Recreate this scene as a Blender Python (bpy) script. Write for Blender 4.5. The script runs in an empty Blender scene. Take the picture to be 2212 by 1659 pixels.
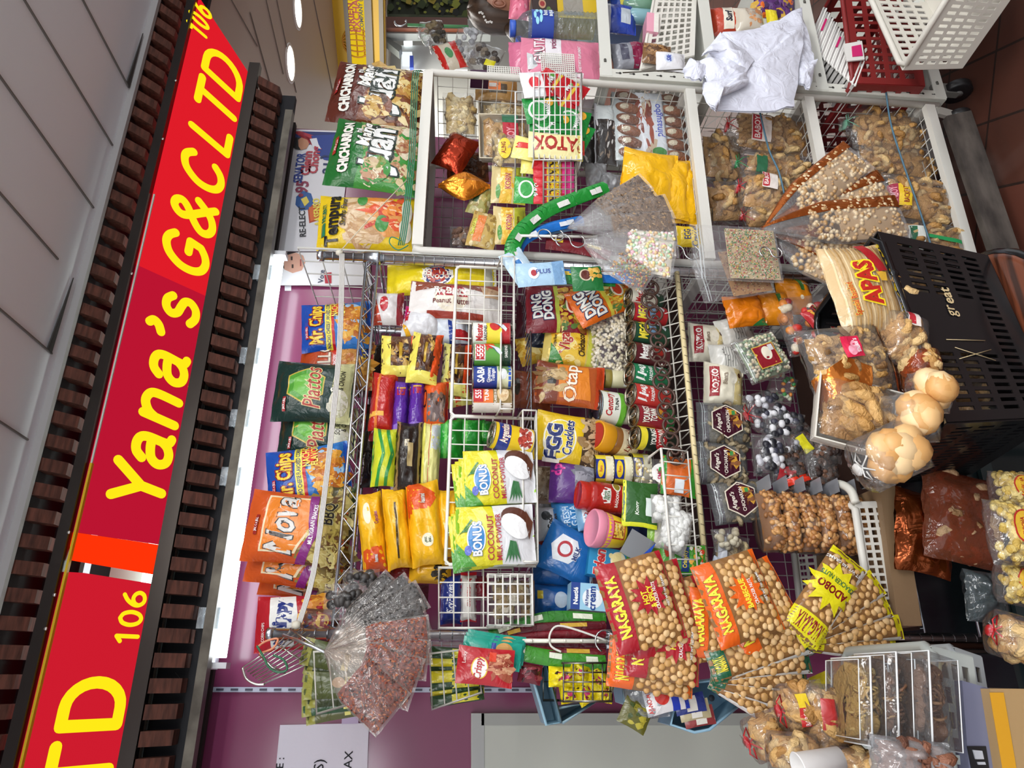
import bpy, bmesh, math, random
from mathutils import Vector as V, Matrix, noise, geometry
C = bpy.context.scene.collection
SC = bpy.context.scene
PI = math.pi
# ------------------------------------------------------------------ camera, world, lamps, exposure
CH = 1.53; FPX = 1540.0
_y, _p, _r = math.radians(22.305), math.radians(4.2725), math.radians(1.940)
F_ = V((math.sin(_y)*math.cos(_p), math.cos(_y)*math.cos(_p), -math.sin(_p)))
R0 = V((math.cos(_y), -math.sin(_y), 0)); U0 = R0.cross(F_)
RR = R0*math.cos(_r) + U0*math.sin(_r); UU = U0*math.cos(_r) - R0*math.sin(_r)
cd = bpy.data.cameras.new('camera'); cam = bpy.data.objects.new('camera', cd); C.objects.link(cam)
cd.sensor_width = 36; cd.lens = FPX/2212*36; cd.clip_start = .05
cam.matrix_world = Matrix(((-UU.x, RR.x, -F_.x, 0), (-UU.y, RR.y, -F_.y, 0), (-UU.z, RR.z, -F_.z, CH), (0, 0, 0, 1)))
SC.camera = cam
w = bpy.data.worlds.new('world'); SC.world = w; w.use_nodes = True
w.node_tree.nodes['Background'].inputs[0].default_value = (.93, .96, 1, 1)
w.node_tree.nodes['Background'].inputs[1].default_value = .9
SC.view_settings.view_transform = 'Standard'; SC.view_settings.look = 'None'
SC.view_settings.exposure = .12; SC.view_settings.gamma = 1
SC.cycles.max_bounces = 10; SC.cycles.transparent_max_bounces = 24
SC.cycles.diffuse_bounces = 3; SC.cycles.glossy_bounces = 3; SC.cycles.transmission_bounces = 4
SC.cycles.sample_clamp_indirect = 4; SC.cycles.caustics_reflective = False; SC.cycles.caustics_refractive = False
SC.cycles.use_denoising = True
def lamp(name, loc, sx, sy, power, col=(1, 1, 1), rot=(0, 0, 0)):
    l = bpy.data.lights.new(name, 'AREA'); l.shape = 'RECTANGLE'; l.size = sx; l.size_y = sy; l.energy = power; l.color = col
    o = bpy.data.objects.new(name, l); C.objects.link(o); o.location = loc; o.rotation_euler = rot
    return o
CZ = 2.482
lamp('corridor_lamp', (-.9, -.9, CZ-.03), 1.2, .3, 34, (1, .985, .96))
lamp('corridor_lamp', (1.0, -.5, CZ-.03), 1.2, .3, 34, (1, .985, .96))
lamp('corridor_lamp', (2.9, -.2, CZ-.03), 1.2, .3, 34, (1, .985, .96))
lamp('corridor_lamp', (.6, .75, CZ-.03), .7, .25, 5, (1, .97, .92))
lamp('back_shop_lamp', (3.2, 3.6, CZ-.03), .8, .8, 30, (1, .97, .92))
lamp('back_shop_lamp', (5.5, 6.0, CZ-.03), .8, .8, 70, (1, .97, .92))
# ------------------------------------------------------------------ pixel -> world
def ray(x, y):
    return F_ + RR*(((1659-y)-829.5)/FPX) - UU*((x-1106)/FPX)
def P(x, y, Y):
    d = ray(x, y); return V((0, 0, CH)) + d*(Y/d.y)
def PZ(x, y, Z):
    d = ray(x, y); return V((0, 0, CH)) + d*((Z-CH)/d.z)
def PX(x, y, X):
    d = ray(x, y); return V((0, 0, CH)) + d*(X/d.x)
# ------------------------------------------------------------------ materials by code
def lin(h):
    def f(c):
        c /= 255; return c/12.92 if c <= .04045 else ((c+.055)/1.055)**2.4
    return tuple(f(int(h[i:i+2], 16)) for i in (0, 2, 4)) + (1,)
_M = {}
FIN = {'': (.25, 0, .42, 30), 'm': (.75, 0, 0, 0), 'g': (.16, 0, 0, 0), 'x': (.27, 1, .0, 0), 'b': (.17, .0, .8, 24),
       'f': (.2, .75, .5, 26), 'p': (.5, 0, .05, 60), 'r': (.6, 0, .8, 90), 's': (.42, 0, 0, 0)}
def mat(code):
    """code = rrggbb[/finish]: ''=printed film m=matt g=gloss x=metal b=crinkly film f=foil p=paper r=rough e<k>=lamp t<a>=clear film (a=haze)"""
    if code in _M: return _M[code]
    hx, _, fin = code.partition('/')
    m = bpy.data.materials.new(code.replace('/', '_')); m.use_nodes = True
    nt = m.node_tree; N = nt.nodes; L = nt.links; bs = N['Principled BSDF']; out = N['Material Output']
    col = lin(hx)
    def bump(tgt, scale, st, dist=.01):
        tc = N.new('ShaderNodeTexCoord'); nz = N.new('ShaderNodeTexNoise'); nz.inputs['Scale'].default_value = scale
        nz.inputs['Detail'].default_value = 3; nz.inputs['Distortion'].default_value = .8
        bp = N.new('ShaderNodeBump'); bp.inputs['Strength'].default_value = st; bp.inputs['Distance'].default_value = dist
        L.new(tc.outputs['Object'], nz.inputs['Vector']); L.new(nz.outputs['Fac'], bp.inputs['Height'])
        L.new(bp.outputs['Normal'], tgt)
    if fin.startswith('e'):
        em = N.new('ShaderNodeEmission'); em.inputs[0].default_value = col; em.inputs[1].default_value = float(fin[1:] or 1)
        L.new(em.outputs[0], out.inputs[0])
    elif fin.startswith('t'):
        a = float(fin[1:] or .1)
        tr = N.new('ShaderNodeBsdfTransparent'); tr.inputs[0].default_value = col
        gl = N.new('ShaderNodeBsdfGlossy'); gl.inputs['Roughness'].default_value = .13
        df = N.new('ShaderNodeBsdfDiffuse'); df.inputs[0].default_value = tuple(min(1, c*.9+.05) for c in col[:3]) + (1,)
        lw = N.new('ShaderNodeLayerWeight'); lw.inputs[0].default_value = .22
        m1 = N.new('ShaderNodeMixShader'); m2 = N.new('ShaderNodeMixShader')
        mp = N.new('ShaderNodeMath'); mp.operation = 'MULTIPLY_ADD'; mp.inputs[1].default_value = .55; mp.inputs[2].default_value = .05
        m1.inputs[0].default_value = a
        L.new(tr.outputs[0], m1.inputs[1]); L.new(df.outputs[0], m1.inputs[2])
        L.new(lw.outputs['Fresnel'], mp.inputs[0]); L.new(mp.outputs[0], m2.inputs[0])
        L.new(m1.outputs[0], m2.inputs[1]); L.new(gl.outputs[0], m2.inputs[2]); L.new(m2.outputs[0], out.inputs[0])
        bump(gl.inputs['Normal'], 28, .75, .012); 
    else:
        rg, mtl, bst, bsc = FIN[fin]
        bs.inputs['Base Color'].default_value = col; bs.inputs['Roughness'].default_value = rg; bs.inputs['Metallic'].default_value = mtl
        if bst: bump(bs.inputs['Normal'], bsc, bst)
    _M[code] = m
    return m
def matmod(name, base, rough, col2, scale, lo=.4, hi=.6, bst=.1, sx=(1, 1, 1), metal=0):
    """two-tone noise material (wood, dirt, stone)"""
    m = bpy.data.materials.new(name); m.use_nodes = True; nt = m.node_tree; N = nt.nodes; L = nt.links; bs = N['Principled BSDF']
    tc = N.new('ShaderNodeTexCoord'); mp = N.new('ShaderNodeMapping'); mp.inputs['Scale'].default_value = sx
    nz = N.new('ShaderNodeTexNoise'); nz.inputs['Scale'].default_value = scale; nz.inputs['Detail'].default_value = 6
    cr = N.new('ShaderNodeValToRGB'); cr.color_ramp.elements[0].position = lo; cr.color_ramp.elements[1].position = hi
    cr.color_ramp.elements[0].color = lin(base); cr.color_ramp.elements[1].color = lin(col2)
    bp = N.new('ShaderNodeBump'); bp.inputs['Strength'].default_value = bst; bp.inputs['Distance'].default_value = .005
    L.new(tc.outputs['Object'], mp.inputs[0]); L.new(mp.outputs[0], nz.inputs['Vector']); L.new(nz.outputs['Fac'], cr.inputs[0])
    L.new(cr.outputs[0], bs.inputs['Base Color']); L.new(nz.outputs['Fac'], bp.inputs['Height']); L.new(bp.outputs[0], bs.inputs['Normal'])
    bs.inputs['Roughness'].default_value = rough; bs.inputs['Metallic'].default_value = metal
    _M[name] = m; return m
# ------------------------------------------------------------------ mesh collector
class MB:
    def __init__(s): s.v = []; s.f = []; s.m = []; s.mats = []; s.sm = []
    def mi(s, m):
        if m not in s.mats: s.mats.append(m)
        return s.mats.index(m)
    def add(s, vs, fs, m, smooth=False):
        o = len(s.v); s.v += [tuple(v) for v in vs]; k = s.mi(m)
        for f in fs: s.f.append(tuple(i+o for i in f)); s.m.append(k); s.sm.append(smooth)
        return s
    def box(s, c, sz, m, R=None):
        x, y, z = (q/2 for q in sz); vs = [V((a*x, b*y, d*z)) for a in (-1, 1) for b in (-1, 1) for d in (-1, 1)]
        if R: vs = [R @ v for v in vs]
        c = V(c)
        return s.add([c+v for v in vs], [(0, 1, 3, 2), (4, 6, 7, 5), (0, 4, 5, 1), (2, 3, 7, 6), (0, 2, 6, 4), (1, 5, 7, 3)], m)
    def hexa(s, q0, q1, m):      # two quads (4 pts each) joined to a solid
        return s.add(list(q0)+list(q1), [(3, 2, 1, 0), (4, 5, 6, 7), (0, 1, 5, 4), (1, 2, 6, 5), (2, 3, 7, 6), (3, 0, 4, 7)], m)
    def bar(s, a, b, wx, wz, m, up=(0, 0, 1)):
        a, b = V(a), V(b); d = (b-a).normalized(); u = V(up)
        if abs(d.dot(u)) > .98: u = V((0, 1, 0))
        e = d.cross(u).normalized(); g = e.cross(d)
        o = [e*wx/2+g*wz/2, -e*wx/2+g*wz/2, -e*wx/2-g*wz/2, e*wx/2-g*wz/2]
        return s.hexa([a+k for k in o], [b+k for k in o], m)
    def wire(s, pts, r, m, n=6, closed=False):
        pts = [V(p) for p in pts]; k = len(pts); rings = []; pu = None
        for i in range(k):
            if closed: d = pts[(i+1) % k]-pts[i-1]
            else: d = pts[min(i+1, k-1)]-pts[max(i-1, 0)]
            if d.length < 1e-9: d = V((0, 0, 1))
            d.normalize()
            if pu is None: pu = V((0, 0, 1)) if abs(d.z) < .9 else V((1, 0, 0))
            e = d.cross(pu).normalized(); pu = e.cross(d)
            rr = r[i] if isinstance(r, (list, tuple)) else r
            rings.append([pts[i]+e*math.cos(a*2*PI/n)*rr+pu*math.sin(a*2*PI/n)*rr for a in range(n)])
        fs = []
        for i in range(k if closed else k-1):
            j = (i+1) % k
            for a in range(n): b = (a+1) % n; fs.append((i*n+a, i*n+b, j*n+b, j*n+a))
        if not closed: fs += [tuple(range(n))[::-1], tuple(range((k-1)*n, k*n))]
        return s.add([p for r_ in rings for p in r_], fs, m, True)
    def lathe(s, prof, m, n=24, c=(0, 0, 0), R=None, cap=True):
        vs = []; fs = []; c = V(c)
        for r, z in prof:
            for a in range(n):
                v = V((r*math.cos(a*2*PI/n), r*math.sin(a*2*PI/n), z)); vs.append(c+(R @ v if R else v))
        for i in range(len(prof)-1):
            for a in range(n): b = (a+1) % n; fs.append((i*n+a, i*n+b, (i+1)*n+b, (i+1)*n+a))
        if cap: fs += [tuple(range(n))[::-1], tuple(range((len(prof)-1)*n, len(prof)*n))]
        return s.add(vs, fs, m, True)
    def ball(s, c, r, m, sc=(1, 1, 1), lo=True, R=None):
        n, k = (8, 5) if lo else (14, 9); vs = [V((0, 0, 1))]; fs = []
        for i in range(1, k):
            for a in range(n):
                th = PI*i/k; vs.append(V((math.sin(th)*math.cos(2*PI*a/n), math.sin(th)*math.sin(2*PI*a/n), math.cos(th))))
        vs.append(V((0, 0, -1))); e = len(vs)-1
        for a in range(n):
            b = (a+1) % n; fs.append((0, 1+a, 1+b)); fs.append((e, e-n+b, e-n+a))
            for i in range(k-2): fs.append((1+i*n+a, 1+(i+1)*n+a, 1+(i+1)*n+b, 1+i*n+b))
        vs = [V((v.x*sc[0]*r, v.y*sc[1]*r, v.z*sc[2]*r)) for v in vs]
        if R: vs = [R @ v for v in vs]
        c = V(c); return s.add([c+v for v in vs], fs, m, True)
    def curl(s, c, R_, r, m, rot, a0=0, a1=5.2, n=10, k=6, sq=1, seed=0):   # a puffy partial ring
        ring = []; c = V(c)
        for i in range(n+1):
            a = a0+(a1-a0)*i/n; rr = r*(.55+.45*math.sin(PI*i/n)**.5)*(1+.3*noise.noise(V((i*.9, seed, 0))))
            p = V((math.cos(a)*R_, math.sin(a)*R_*sq, .25*R_*math.sin(a*1.3+seed)))
            e = V((math.cos(a), math.sin(a), 0))
            for j in range(k):
                b = 2*PI*j/k; q = rr*(1+.25*noise.noise(V((i*1.7, j*1.9, seed+3))))
                ring.append(c + rot @ (p+e*math.cos(b)*q+V((0, 0, 1))*math.sin(b)*q))
        fs = [(i*k+j, i*k+(j+1) % k, (i+1)*k+(j+1) % k, (i+1)*k+j) for i in range(n) for j in range(k)]
        fs += [tuple(range(k))[::-1], tuple(range(n*k, n*k+k))]
        return s.add(ring, fs, m, True)
    def lat(s, p00, p10, p11, p01, nx, ny, m, th=.002, fx=.4, fy=.4, solid=None, nrm=None, ex=.0, ey=.0):
        """perforated sheet: nx*ny holes, bars take fraction fx / fy; ex/ey = extra solid margin"""
        def cuts(n, f, e):
            o = [0.0]; W = 1-2*e; cell = W/(n+f)
            for i in range(n): o += [e+cell*(i+f), e+cell*(i+1)] if False else [e+cell*(i+f), e+cell*(i+1)]
            o.append(1.0); return o
        us, vs_ = cuts(nx, fx, ex), cuts(ny, fy, ey); p00, p10, p11, p01 = map(V, (p00, p10, p11, p01))
        if nrm is None: nrm = (p10-p00).cross(p01-p00)
        nrm = V(nrm).normalized()*th; a, b = len(us), len(vs_); vs = []
        for side in (0, 1):
            for v in vs_:
                for u in us: vs.append(p00*(1-u)*(1-v)+p10*u*(1-v)+p11*u*v+p01*(1-u)*v+nrm*side)
        def S(i, j):
            if i < 0 or j < 0 or i >= a-1 or j >= b-1: return False
            if i % 2 == 1 and j % 2 == 1:
                return bool(solid and solid((i-1)//2, (j-1)//2))
            return True
        fs = []; o = a*b
        for j in range(b-1):
            for i in range(a-1):
                if not S(i, j): continue
                q = (j*a+i, j*a+i+1, (j+1)*a+i+1, (j+1)*a+i); fs.append(q[::-1]); fs.append(tuple(k+o for k in q))
                for (di, dj, e0, e1) in ((-1, 0, 3, 0), (1, 0, 1, 2), (0, -1, 0, 1), (0, 1, 2, 3)):
                    if not S(i+di, j+dj): fs.append((q[e0], q[e1], q[e1]+o, q[e0]+o))
        return s.add(vs, fs, m)
    def build(s, name, parent=None, loc=None, rel=False):
        me = bpy.data.meshes.new(name); vs = s.v
        off = V((0, 0, 0))
        if rel and parent is not None: off = parent.location
        if rel and parent is None:
            xs = [v[0] for v in vs]; ys = [v[1] for v in vs]; zs = [v[2] for v in vs]
            off = V(((min(xs)+max(xs))/2, (min(ys)+max(ys))/2, min(zs))); loc = off
        if rel: vs = [(v[0]-off[0], v[1]-off[1], v[2]-off[2]) for v in vs]
        me.from_pydata(vs, [], s.f)
        for m in s.mats: me.materials.append(mat(m))
        me.polygons.foreach_set('material_index', s.m); me.polygons.foreach_set('use_smooth', s.sm); me.update()
        o = bpy.data.objects.new(name, me); C.objects.link(o)
        if parent: o.parent = parent
        if loc is not None: o.location = loc
        return o
def tag(o, label=None, cat=None, group=None, kind=None):
    if label: o['label'] = label
    if cat: o['category'] = cat
    if group: o['group'] = group
    if kind: o['kind'] = kind
    return o
def empty(name, loc, label, cat, group=None, rot=None):
    o = bpy.data.objects.new(name, None); C.objects.link(o); o.location = loc; o.empty_display_size = .05
    if rot: o.rotation_euler = rot
    return tag(o, label, cat, group)
def copy_tree(o, parent=None):
    c = o.copy(); C.objects.link(c); c.parent = parent
    for ch in list(o.children): copy_tree(ch, c)
    return c
def part(mb, name, parent, label=None, kind=None, rel=True):
    o = mb.build(name, parent, rel=rel)
    if label: o['label'] = label
    if kind: o['kind'] = kind
    return o
def struct(mb, name): return tag(mb.build(name, rel=True), kind='structure')
# ------------------------------------------------------------------ flat artwork mapped on a surface
_T = {}
def glyphs(txt, bold, shear, sp=1.0):
    k = (txt, bold, shear, sp)
    if k not in _T:
        c = bpy.data.curves.new('t', 'FONT'); c.body = txt; c.offset = bold; c.shear = shear; c.resolution_u = 2
        c.align_x = 'CENTER'; c.size = 1/.7; c.space_character = sp; c.space_line = .82
        o = bpy.data.objects.new('t', c); me = bpy.data.meshes.new_from_object(o)
        vs = [(v.co.x, v.co.y) for v in me.vertices]; fs = [tuple(p.vertices) for p in me.polygons]
        x0 = min(v[0] for v in vs); x1 = max(v[0] for v in vs); y0 = min(v[1] for v in vs); y1 = max(v[1] for v in vs)
        vs = [(x-(x0+x1)/2, y-(y0+y1)/2) for x, y in vs]
        _T[k] = (vs, fs, x1-x0, y1-y0)
        bpy.data.objects.remove(o); bpy.data.curves.remove(c); bpy.data.meshes.remove(me)
    return _T[k]
def fillpoly(pts, L, w, h):
    """triangulate polygon given in (s,t); split edges longer than L metres"""
    bm = bmesh.new(); vs = [bm.verts.new((p[0]*w/2, p[1]*h/2, 0)) for p in pts]
    try: bm.faces.new(vs)
    except ValueError: bm.free(); return [], []
    bmesh.ops.triangulate(bm, faces=bm.faces[:])
    if L:
        for _ in range(6):
            es = [e for e in bm.edges if e.calc_length() > L]
            if not es: break
            bmesh.ops.subdivide_edges(bm, edges=es, cuts=1); bmesh.ops.triangulate(bm, faces=bm.faces[:])
    bm.verts.index_update(); V_ = [(v.co.x*2/w, v.co.y*2/h) for v in bm.verts]; F = [tuple(v.index for v in f.verts) for f in bm.faces]
    bm.free(); return V_, F
def ell(cx, cy, rx, ry, n=22, rot=0, wob=0, seed=0):
    o = []
    for i in range(n):
        a = 2*PI*i/n; k = 1+(wob*noise.noise(V((math.cos(a)*1.5, math.sin(a)*1.5, seed))) if wob else 0)
        x, y = rx*math.cos(a)*k, ry*math.sin(a)*k
        o.append((cx+x*math.cos(rot)-y*math.sin(rot), cy+x*math.sin(rot)+y*math.cos(rot)))
    return o
def art(mb, surf, w, h, items, L=.011, off0=.0006, step=.00032, maxw=None):
    """items: ('p',pts,c) ('e',s,t,rs,rt,c[,rot]) ('r',s0,t0,s1,t1,c) ('*',s,t,r,n,c[,inner]) ('t',txt,s,t,cap,c[,rot,bold,shear,sx])
       ('sc',s0,t0,s1,t1,n,size,cols,seed) ('hex',s,t,r,c)   sizes in fractions of h/2 (cap, r) """
    k = 0
    for it in items:
        off = off0+step*k; q = it[0]; k += 1
        if q == 't':
            _, txt, s, t, cap, c = it[:6]; ex = list(it[6:])+[None]*4
            rot = math.radians(ex[0] or 0); bold = .012 if ex[1] is None else ex[1]; sh = ex[2] or 0; sx = ex[3] or 1
            vs, fs, gw, gh = glyphs(txt, bold, sh)
            a = cap*h/2; out = []; lim = maxw or (w if abs(math.sin(rot)) < .7 else h)*.96
            if gw*a*sx > lim: sx = lim/(gw*a)
            for x, y in vs:
                X, Y_ = x*a*sx, y*a; X, Y_ = X*math.cos(rot)+Y_*math.sin(rot), -X*math.sin(rot)+Y_*math.cos(rot)
                out.append(surf(s+X*2/w, t+Y_*2/h, off))
            mb.add(out, fs, c)
        elif q == 'sc':
            _, s0, t0, s1, t1, n, size, cols, seed = it[:9]; rd = random.Random(seed); wob = it[9] if len(it) > 9 else .7
            for i in range(n):
                cs, ct = rd.uniform(s0, s1), rd.uniform(t0, t1); r = size*rd.uniform(.6, 1.2)
                pts = ell(cs, ct, r*h/w, r*rd.uniform(.5, 1), 7, rd.uniform(0, 3), wob, rd.random()*50)
                o2 = off+step*.02*i
                mb.add([surf(a, b, o2) for a, b in pts]+[surf(cs, ct, o2)], [(q_, (q_+1) % 7, 7) for q_ in range(7)], cols[i % len(cols)])
        else:
            if q == 'p': pts, c = it[1], it[2]
            elif q == 'e': pts, c = ell(it[1], it[2], it[3], it[4], 22, it[6] if len(it) > 6 else 0), it[5]
            elif q == 'r': _, a, b, d, e, c = it; pts = [(a, b), (d, b), (d, e), (a, e)]
            elif q == '*':
                _, s, t, r, n, c = it[:6]; inn = it[6] if len(it) > 6 else .6; pts = []
                for i in range(2*n):
                    a = PI*i/n; rr = r*(1 if i % 2 == 0 else inn)*(1+.18*noise.noise(V((i*1.3, s, t)))); pts.append((s+rr*math.sin(a)*h/w, t+rr*math.cos(a)))
            elif q == 'hex':
                _, s, t, r, c = it; pts = [(s+r*math.sin(PI*i/3+PI/6)*h/w, t+r*math.cos(PI*i/3+PI/6)) for i in range(6)]
            vs, fs = fillpoly(pts, L, w, h); mb.add([surf(a, b, off) for a, b in vs], fs, c, True)
# ------------------------------------------------------------------ placed things (pixel box -> real size at depth Y)
def place(x, y, w, h, Y, roll=0):
    a = math.radians(roll); c = P(x, y, Y)
    # upright image axes: u right = -y, v down = x
    def d(du, dv): return P(x+dv, y-du, Y)
    ax = d(math.cos(a)*w/2, math.sin(a)*w/2)-d(-math.cos(a)*w/2, -math.sin(a)*w/2)
    az = d(math.sin(a)*h/2, -math.cos(a)*h/2)-d(-math.sin(a)*h/2, math.cos(a)*h/2)
    rw = math.atan2(-ax.z, ax.x); rz = math.atan2(az.x, az.z)
    return c, ax.length, az.length, (rw+rz)/2
def pillow(w, h, d, seed=0, e=2.6, seal=.07, pin=.05, wr=.06, sag=0):
    def f(s, t, off=0.0, side=-1):
        s_ = max(-1, min(1, s)); t_ = max(-1, min(1, t)); tt = min(1, abs(t_)/(1-seal))
        pf = max(0, 1-abs(s_)**e)**.62; pt = max(0, 1-tt**e)**.55
        y = d/2*pf*pt*(1+sag*-t_)
        n = noise.noise(V((s_*2.3+seed*7.1, t_*2.1, seed*1.7)))+.5*noise.noise(V((s_*6+seed*3.1, t_*4, seed)))
        y += d*wr*n*(pf*.9+.1)
        x = s*w/2*(1-pin*(1-tt**2))*(1+.015*noise.noise(V((seed, t_*3, s_)))); z = t*h/2+.012*w*noise.noise(V((s_*3, seed*2.2, t_)))
        return V((x, side*y+side*off-(0 if side < 0 else 0), z))
    return f
def shell(mb, f, m, nu=16, nv=20, back=None, zig=True):
    for side in (-1, 1):
        vs = []; a, b = (nu, nv)
        for j in range(b+1):
            t = -1+2*j/b
            for i in range(a+1):
                s = -1+2*i/a; p = f(s, t, .0 if side < 0 else 0, side); vs.append(p)
        fs = [(j*(a+1)+i, j*(a+1)+i+1, (j+1)*(a+1)+i+1, (j+1)*(a+1)+i) for j in range(b) for i in range(a)]
        if side > 0: fs = [q[::-1] for q in fs]
        mb.add(vs, fs, m if side < 0 or not back else back, True)
_seed = [0]
def bag(name, label, cat, x, y, w, h, Y, base, items=(), roll=0, d=.05, tilt=0, yaw=0, group=None, e=2.6, seal=.07, pin=.05, wr=.06,
        back=None, L=.011, nu=18, nv=24, fac=1.0):
    _seed[0] += 1; sd = _seed[0]
    c, W, H, rl = place(x, y, w, h, Y, roll); W /= math.cos(math.radians(yaw)); H /= math.cos(math.radians(tilt))
    f = pillow(W, H, d, sd*.37, e, seal, pin, wr); mb = MB()
    shell(mb, f, base, nu, nv, back)
    if items: art(mb, f, W, H, items, L)
    o = mb.build(name, loc=c); o.rotation_euler = (math.radians(tilt), rl, math.radians(yaw))
    tag(o, label, cat, group); o['_w'] = W; o['_h'] = H
    return o, f, W, H
def child_art(o, f, W, H, name, items, off0=.002, label=None, L=.014):
    mb = MB(); art(mb, f, W, H, items, L, off0); q = mb.build(name, o)
    if label: q['label'] = label
    return q
TAN = ['c99f62/r', 'b98a4c/r', 'd8b67e/r', 'a87a40/r']
def crackle(mb, w, h, d, n, seed, R_=.016, r=.0095, cols=TAN, sq=1):
    rd = random.Random(seed); g = pillow(w*.8, h*.86, d*.6, seed, 3, .02, 0, .45)
    shell(mb, lambda s, t, off=0, side=-1: g(s, t, 0, side), cols[1 % len(cols)], 10, 12)
    n = int(n*1.6)
    for i in range(n):
        while True:
            x, y, z = (rd.uniform(-1, 1) for _ in range(3))
            if abs(x)**3+abs(y)**2+abs(z)**4 < 1: break
        if i % 3: y = -abs(y)
        rot = Matrix.Rotation(rd.uniform(0, 6), 3, 'X') @ Matrix.Rotation(rd.uniform(0, 6), 3, 'Y')
        k = rd.uniform(.75, 1.2)
        mb.curl((x*(w/2-R_), y*max(.004, d/2-r*1.3), z*(h/2-R_)), R_*k, r*k, cols[i % len(cols)], rot, 0, rd.uniform(3.2, 6), 9, 6, rd.uniform(.7, 1), rd.random()*40)
def cbag(name, label, cat, x, y, w, h, Y, fill='crackle', n=34, roll=0, d=.07, tilt=0, yaw=0, group=None, film='ffffff/t.05', cname='pork_cracklings',
         cols=TAN, R_=.016, r=.0095, tie=None, lab=None, stk=(), neck=.16, tied=True, e=3.2, seal=.03, cfrac=(1, 1), czo=0, wr=.05):
    """clear bag with contents; tie = colour of ribbon at the gathered top; lab = art items of paper label"""
    _seed[0] += 1; sd = _seed[0]
    c, W, H, rl = place(x, y, w, h, Y, roll)
    W /= math.cos(math.radians(yaw))
    f0 = pillow(W, H, d, sd*.37, e, seal, .02, wr)
    if tied:
        def f(s, t, off=0.0, side=-1):
            p = f0(s, t, off, side)
            k = (t-(1-2*neck))/(2*neck)
            if k > 0:
                q = (1-.86*min(1, k*1.7)) if k < .55 else (.14+.5*(k-.55))
                wob = 1+.25*math.sin(s*9+sd) * (1 if k > .5 else k)
                p.x *= q; p.y = p.y*q-side*0 + side*.006*(1 if k > .5 else k)*wob
            return p
    else: f = f0
    mb = MB(); shell(mb, f, film, 16, 22)
    o = mb.build(name, loc=c); o.rotation_euler = (math.radians(tilt), rl, math.radians(yaw)); tag(o, label, cat, group)
    cb = MB(); top = (1-2*neck) if tied else .96
    ch = H/2*(1+top)*cfrac[1]; cz = -H/2+ch/2+czo*H
    if fill == 'crackle': crackle(cb, W*.97*cfrac[0], ch, d*1.0, n, sd, R_, r, cols)
    elif fill == 'nuts':
        rd = random.Random(sd)
        for i in range(n):
            a, b = rd.uniform(-1, 1), rd.uniform(-1, 1)
            yy = -d/2*(1-abs(a)**3)**.5*(1-abs(b)**4)**.5*rd.uniform(.75, .95)
            cb.ball((a*(W/2-r)*cfrac[0], yy, b*(ch/2-r)), r, cols[i % len(cols)], (1, .8, rd.uniform(.75, 1.25)), True, Matrix.Rotation(rd.uniform(0, 3), 3, 'Y'))
    if cb.v:
        for k in range(len(cb.v)): cb.v[k] = (cb.v[k][0], cb.v[k][1], cb.v[k][2]+cz)
        q = cb.build(cname, o); q['kind'] = 'stuff'
    if tie:
        tb = MB(); z = H/2*(1-2*neck*.45); kx = W*.06+.004
        tb.lathe([(kx, z-.003), (kx+.0012, z), (kx, z+.003)], tie, 14)
        for sgn in (-1, 1):
            tb.wire([(0, -kx-.002, z), (sgn*.014, -kx-.008, z+.008), (sgn*.024, -kx-.007, z-.001), (sgn*.008, -kx-.004, z-.002)], .0013, tie, 5)
            tb.wire([(0, -kx-.002, z), (sgn*.012, -kx-.008, z-.014), (sgn*.02, -kx-.006, z-.032)], .0013, tie, 5)
        tb.build('ribbon_tie', o)
    if lab:
        child_art(o, f, W, H, 'paper_label', lab, .004 if fill else .0015)
    for s_ in stk: child_art(o, f, W, H, s_[0], s_[1], .002)
    return o, f, W, H
# ================================================================== the setting
WY = 2.04                                       # back wall plane
def quadY(mb, pts, Y, m, th=.004):              # pixel polygon on plane Y, real thickness
    q0 = [P(x, y, Y) for x, y in pts]; q1 = [p+V((0, th, 0)) for p in q0]; n = len(q0)
    fs = [tuple(range(n))[::-1], tuple(range(n, 2*n))]+[(i, (i+1) % n, (i+1) % n+n, i+n) for i in range(n)]
    return mb.add(q0+q1, fs, m)
# floor of red-brown tiles
m = bpy.data.materials.new('floor_tiles'); m.use_nodes = True; nt = m.node_tree; bs = nt.nodes['Principled BSDF']
tc = nt.nodes.new('ShaderNodeTexCoord'); br = nt.nodes.new('ShaderNodeTexBrick'); br.offset = 0
br.inputs['Color1'].default_value = lin('5e3428'); br.inputs['Color2'].default_value = lin('4c2c22'); br.inputs['Mortar'].default_value = lin('2b1d18')
br.inputs['Scale'].default_value = 1; br.inputs['Brick Width'].default_value = .2; br.inputs['Row Height'].default_value = .2; br.inputs['Mortar Size'].default_value = .004
mpn = nt.nodes.new('ShaderNodeMapping'); mpn.inputs['Rotation'].default_value = (0, 0, .5)
nt.links.new(tc.outputs['Object'], mpn.inputs[0]); nt.links.new(mpn.outputs[0], br.inputs['Vector']); nt.links.new(br.outputs['Color'], bs.inputs['Base Color'])
bs.inputs['Roughness'].default_value = .45; _M['floor_tiles'] = m
mb = MB(); mb.box((3, 3, -.05), (14, 12, .1), 'floor_tiles'); struct(mb, 'floor')
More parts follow.
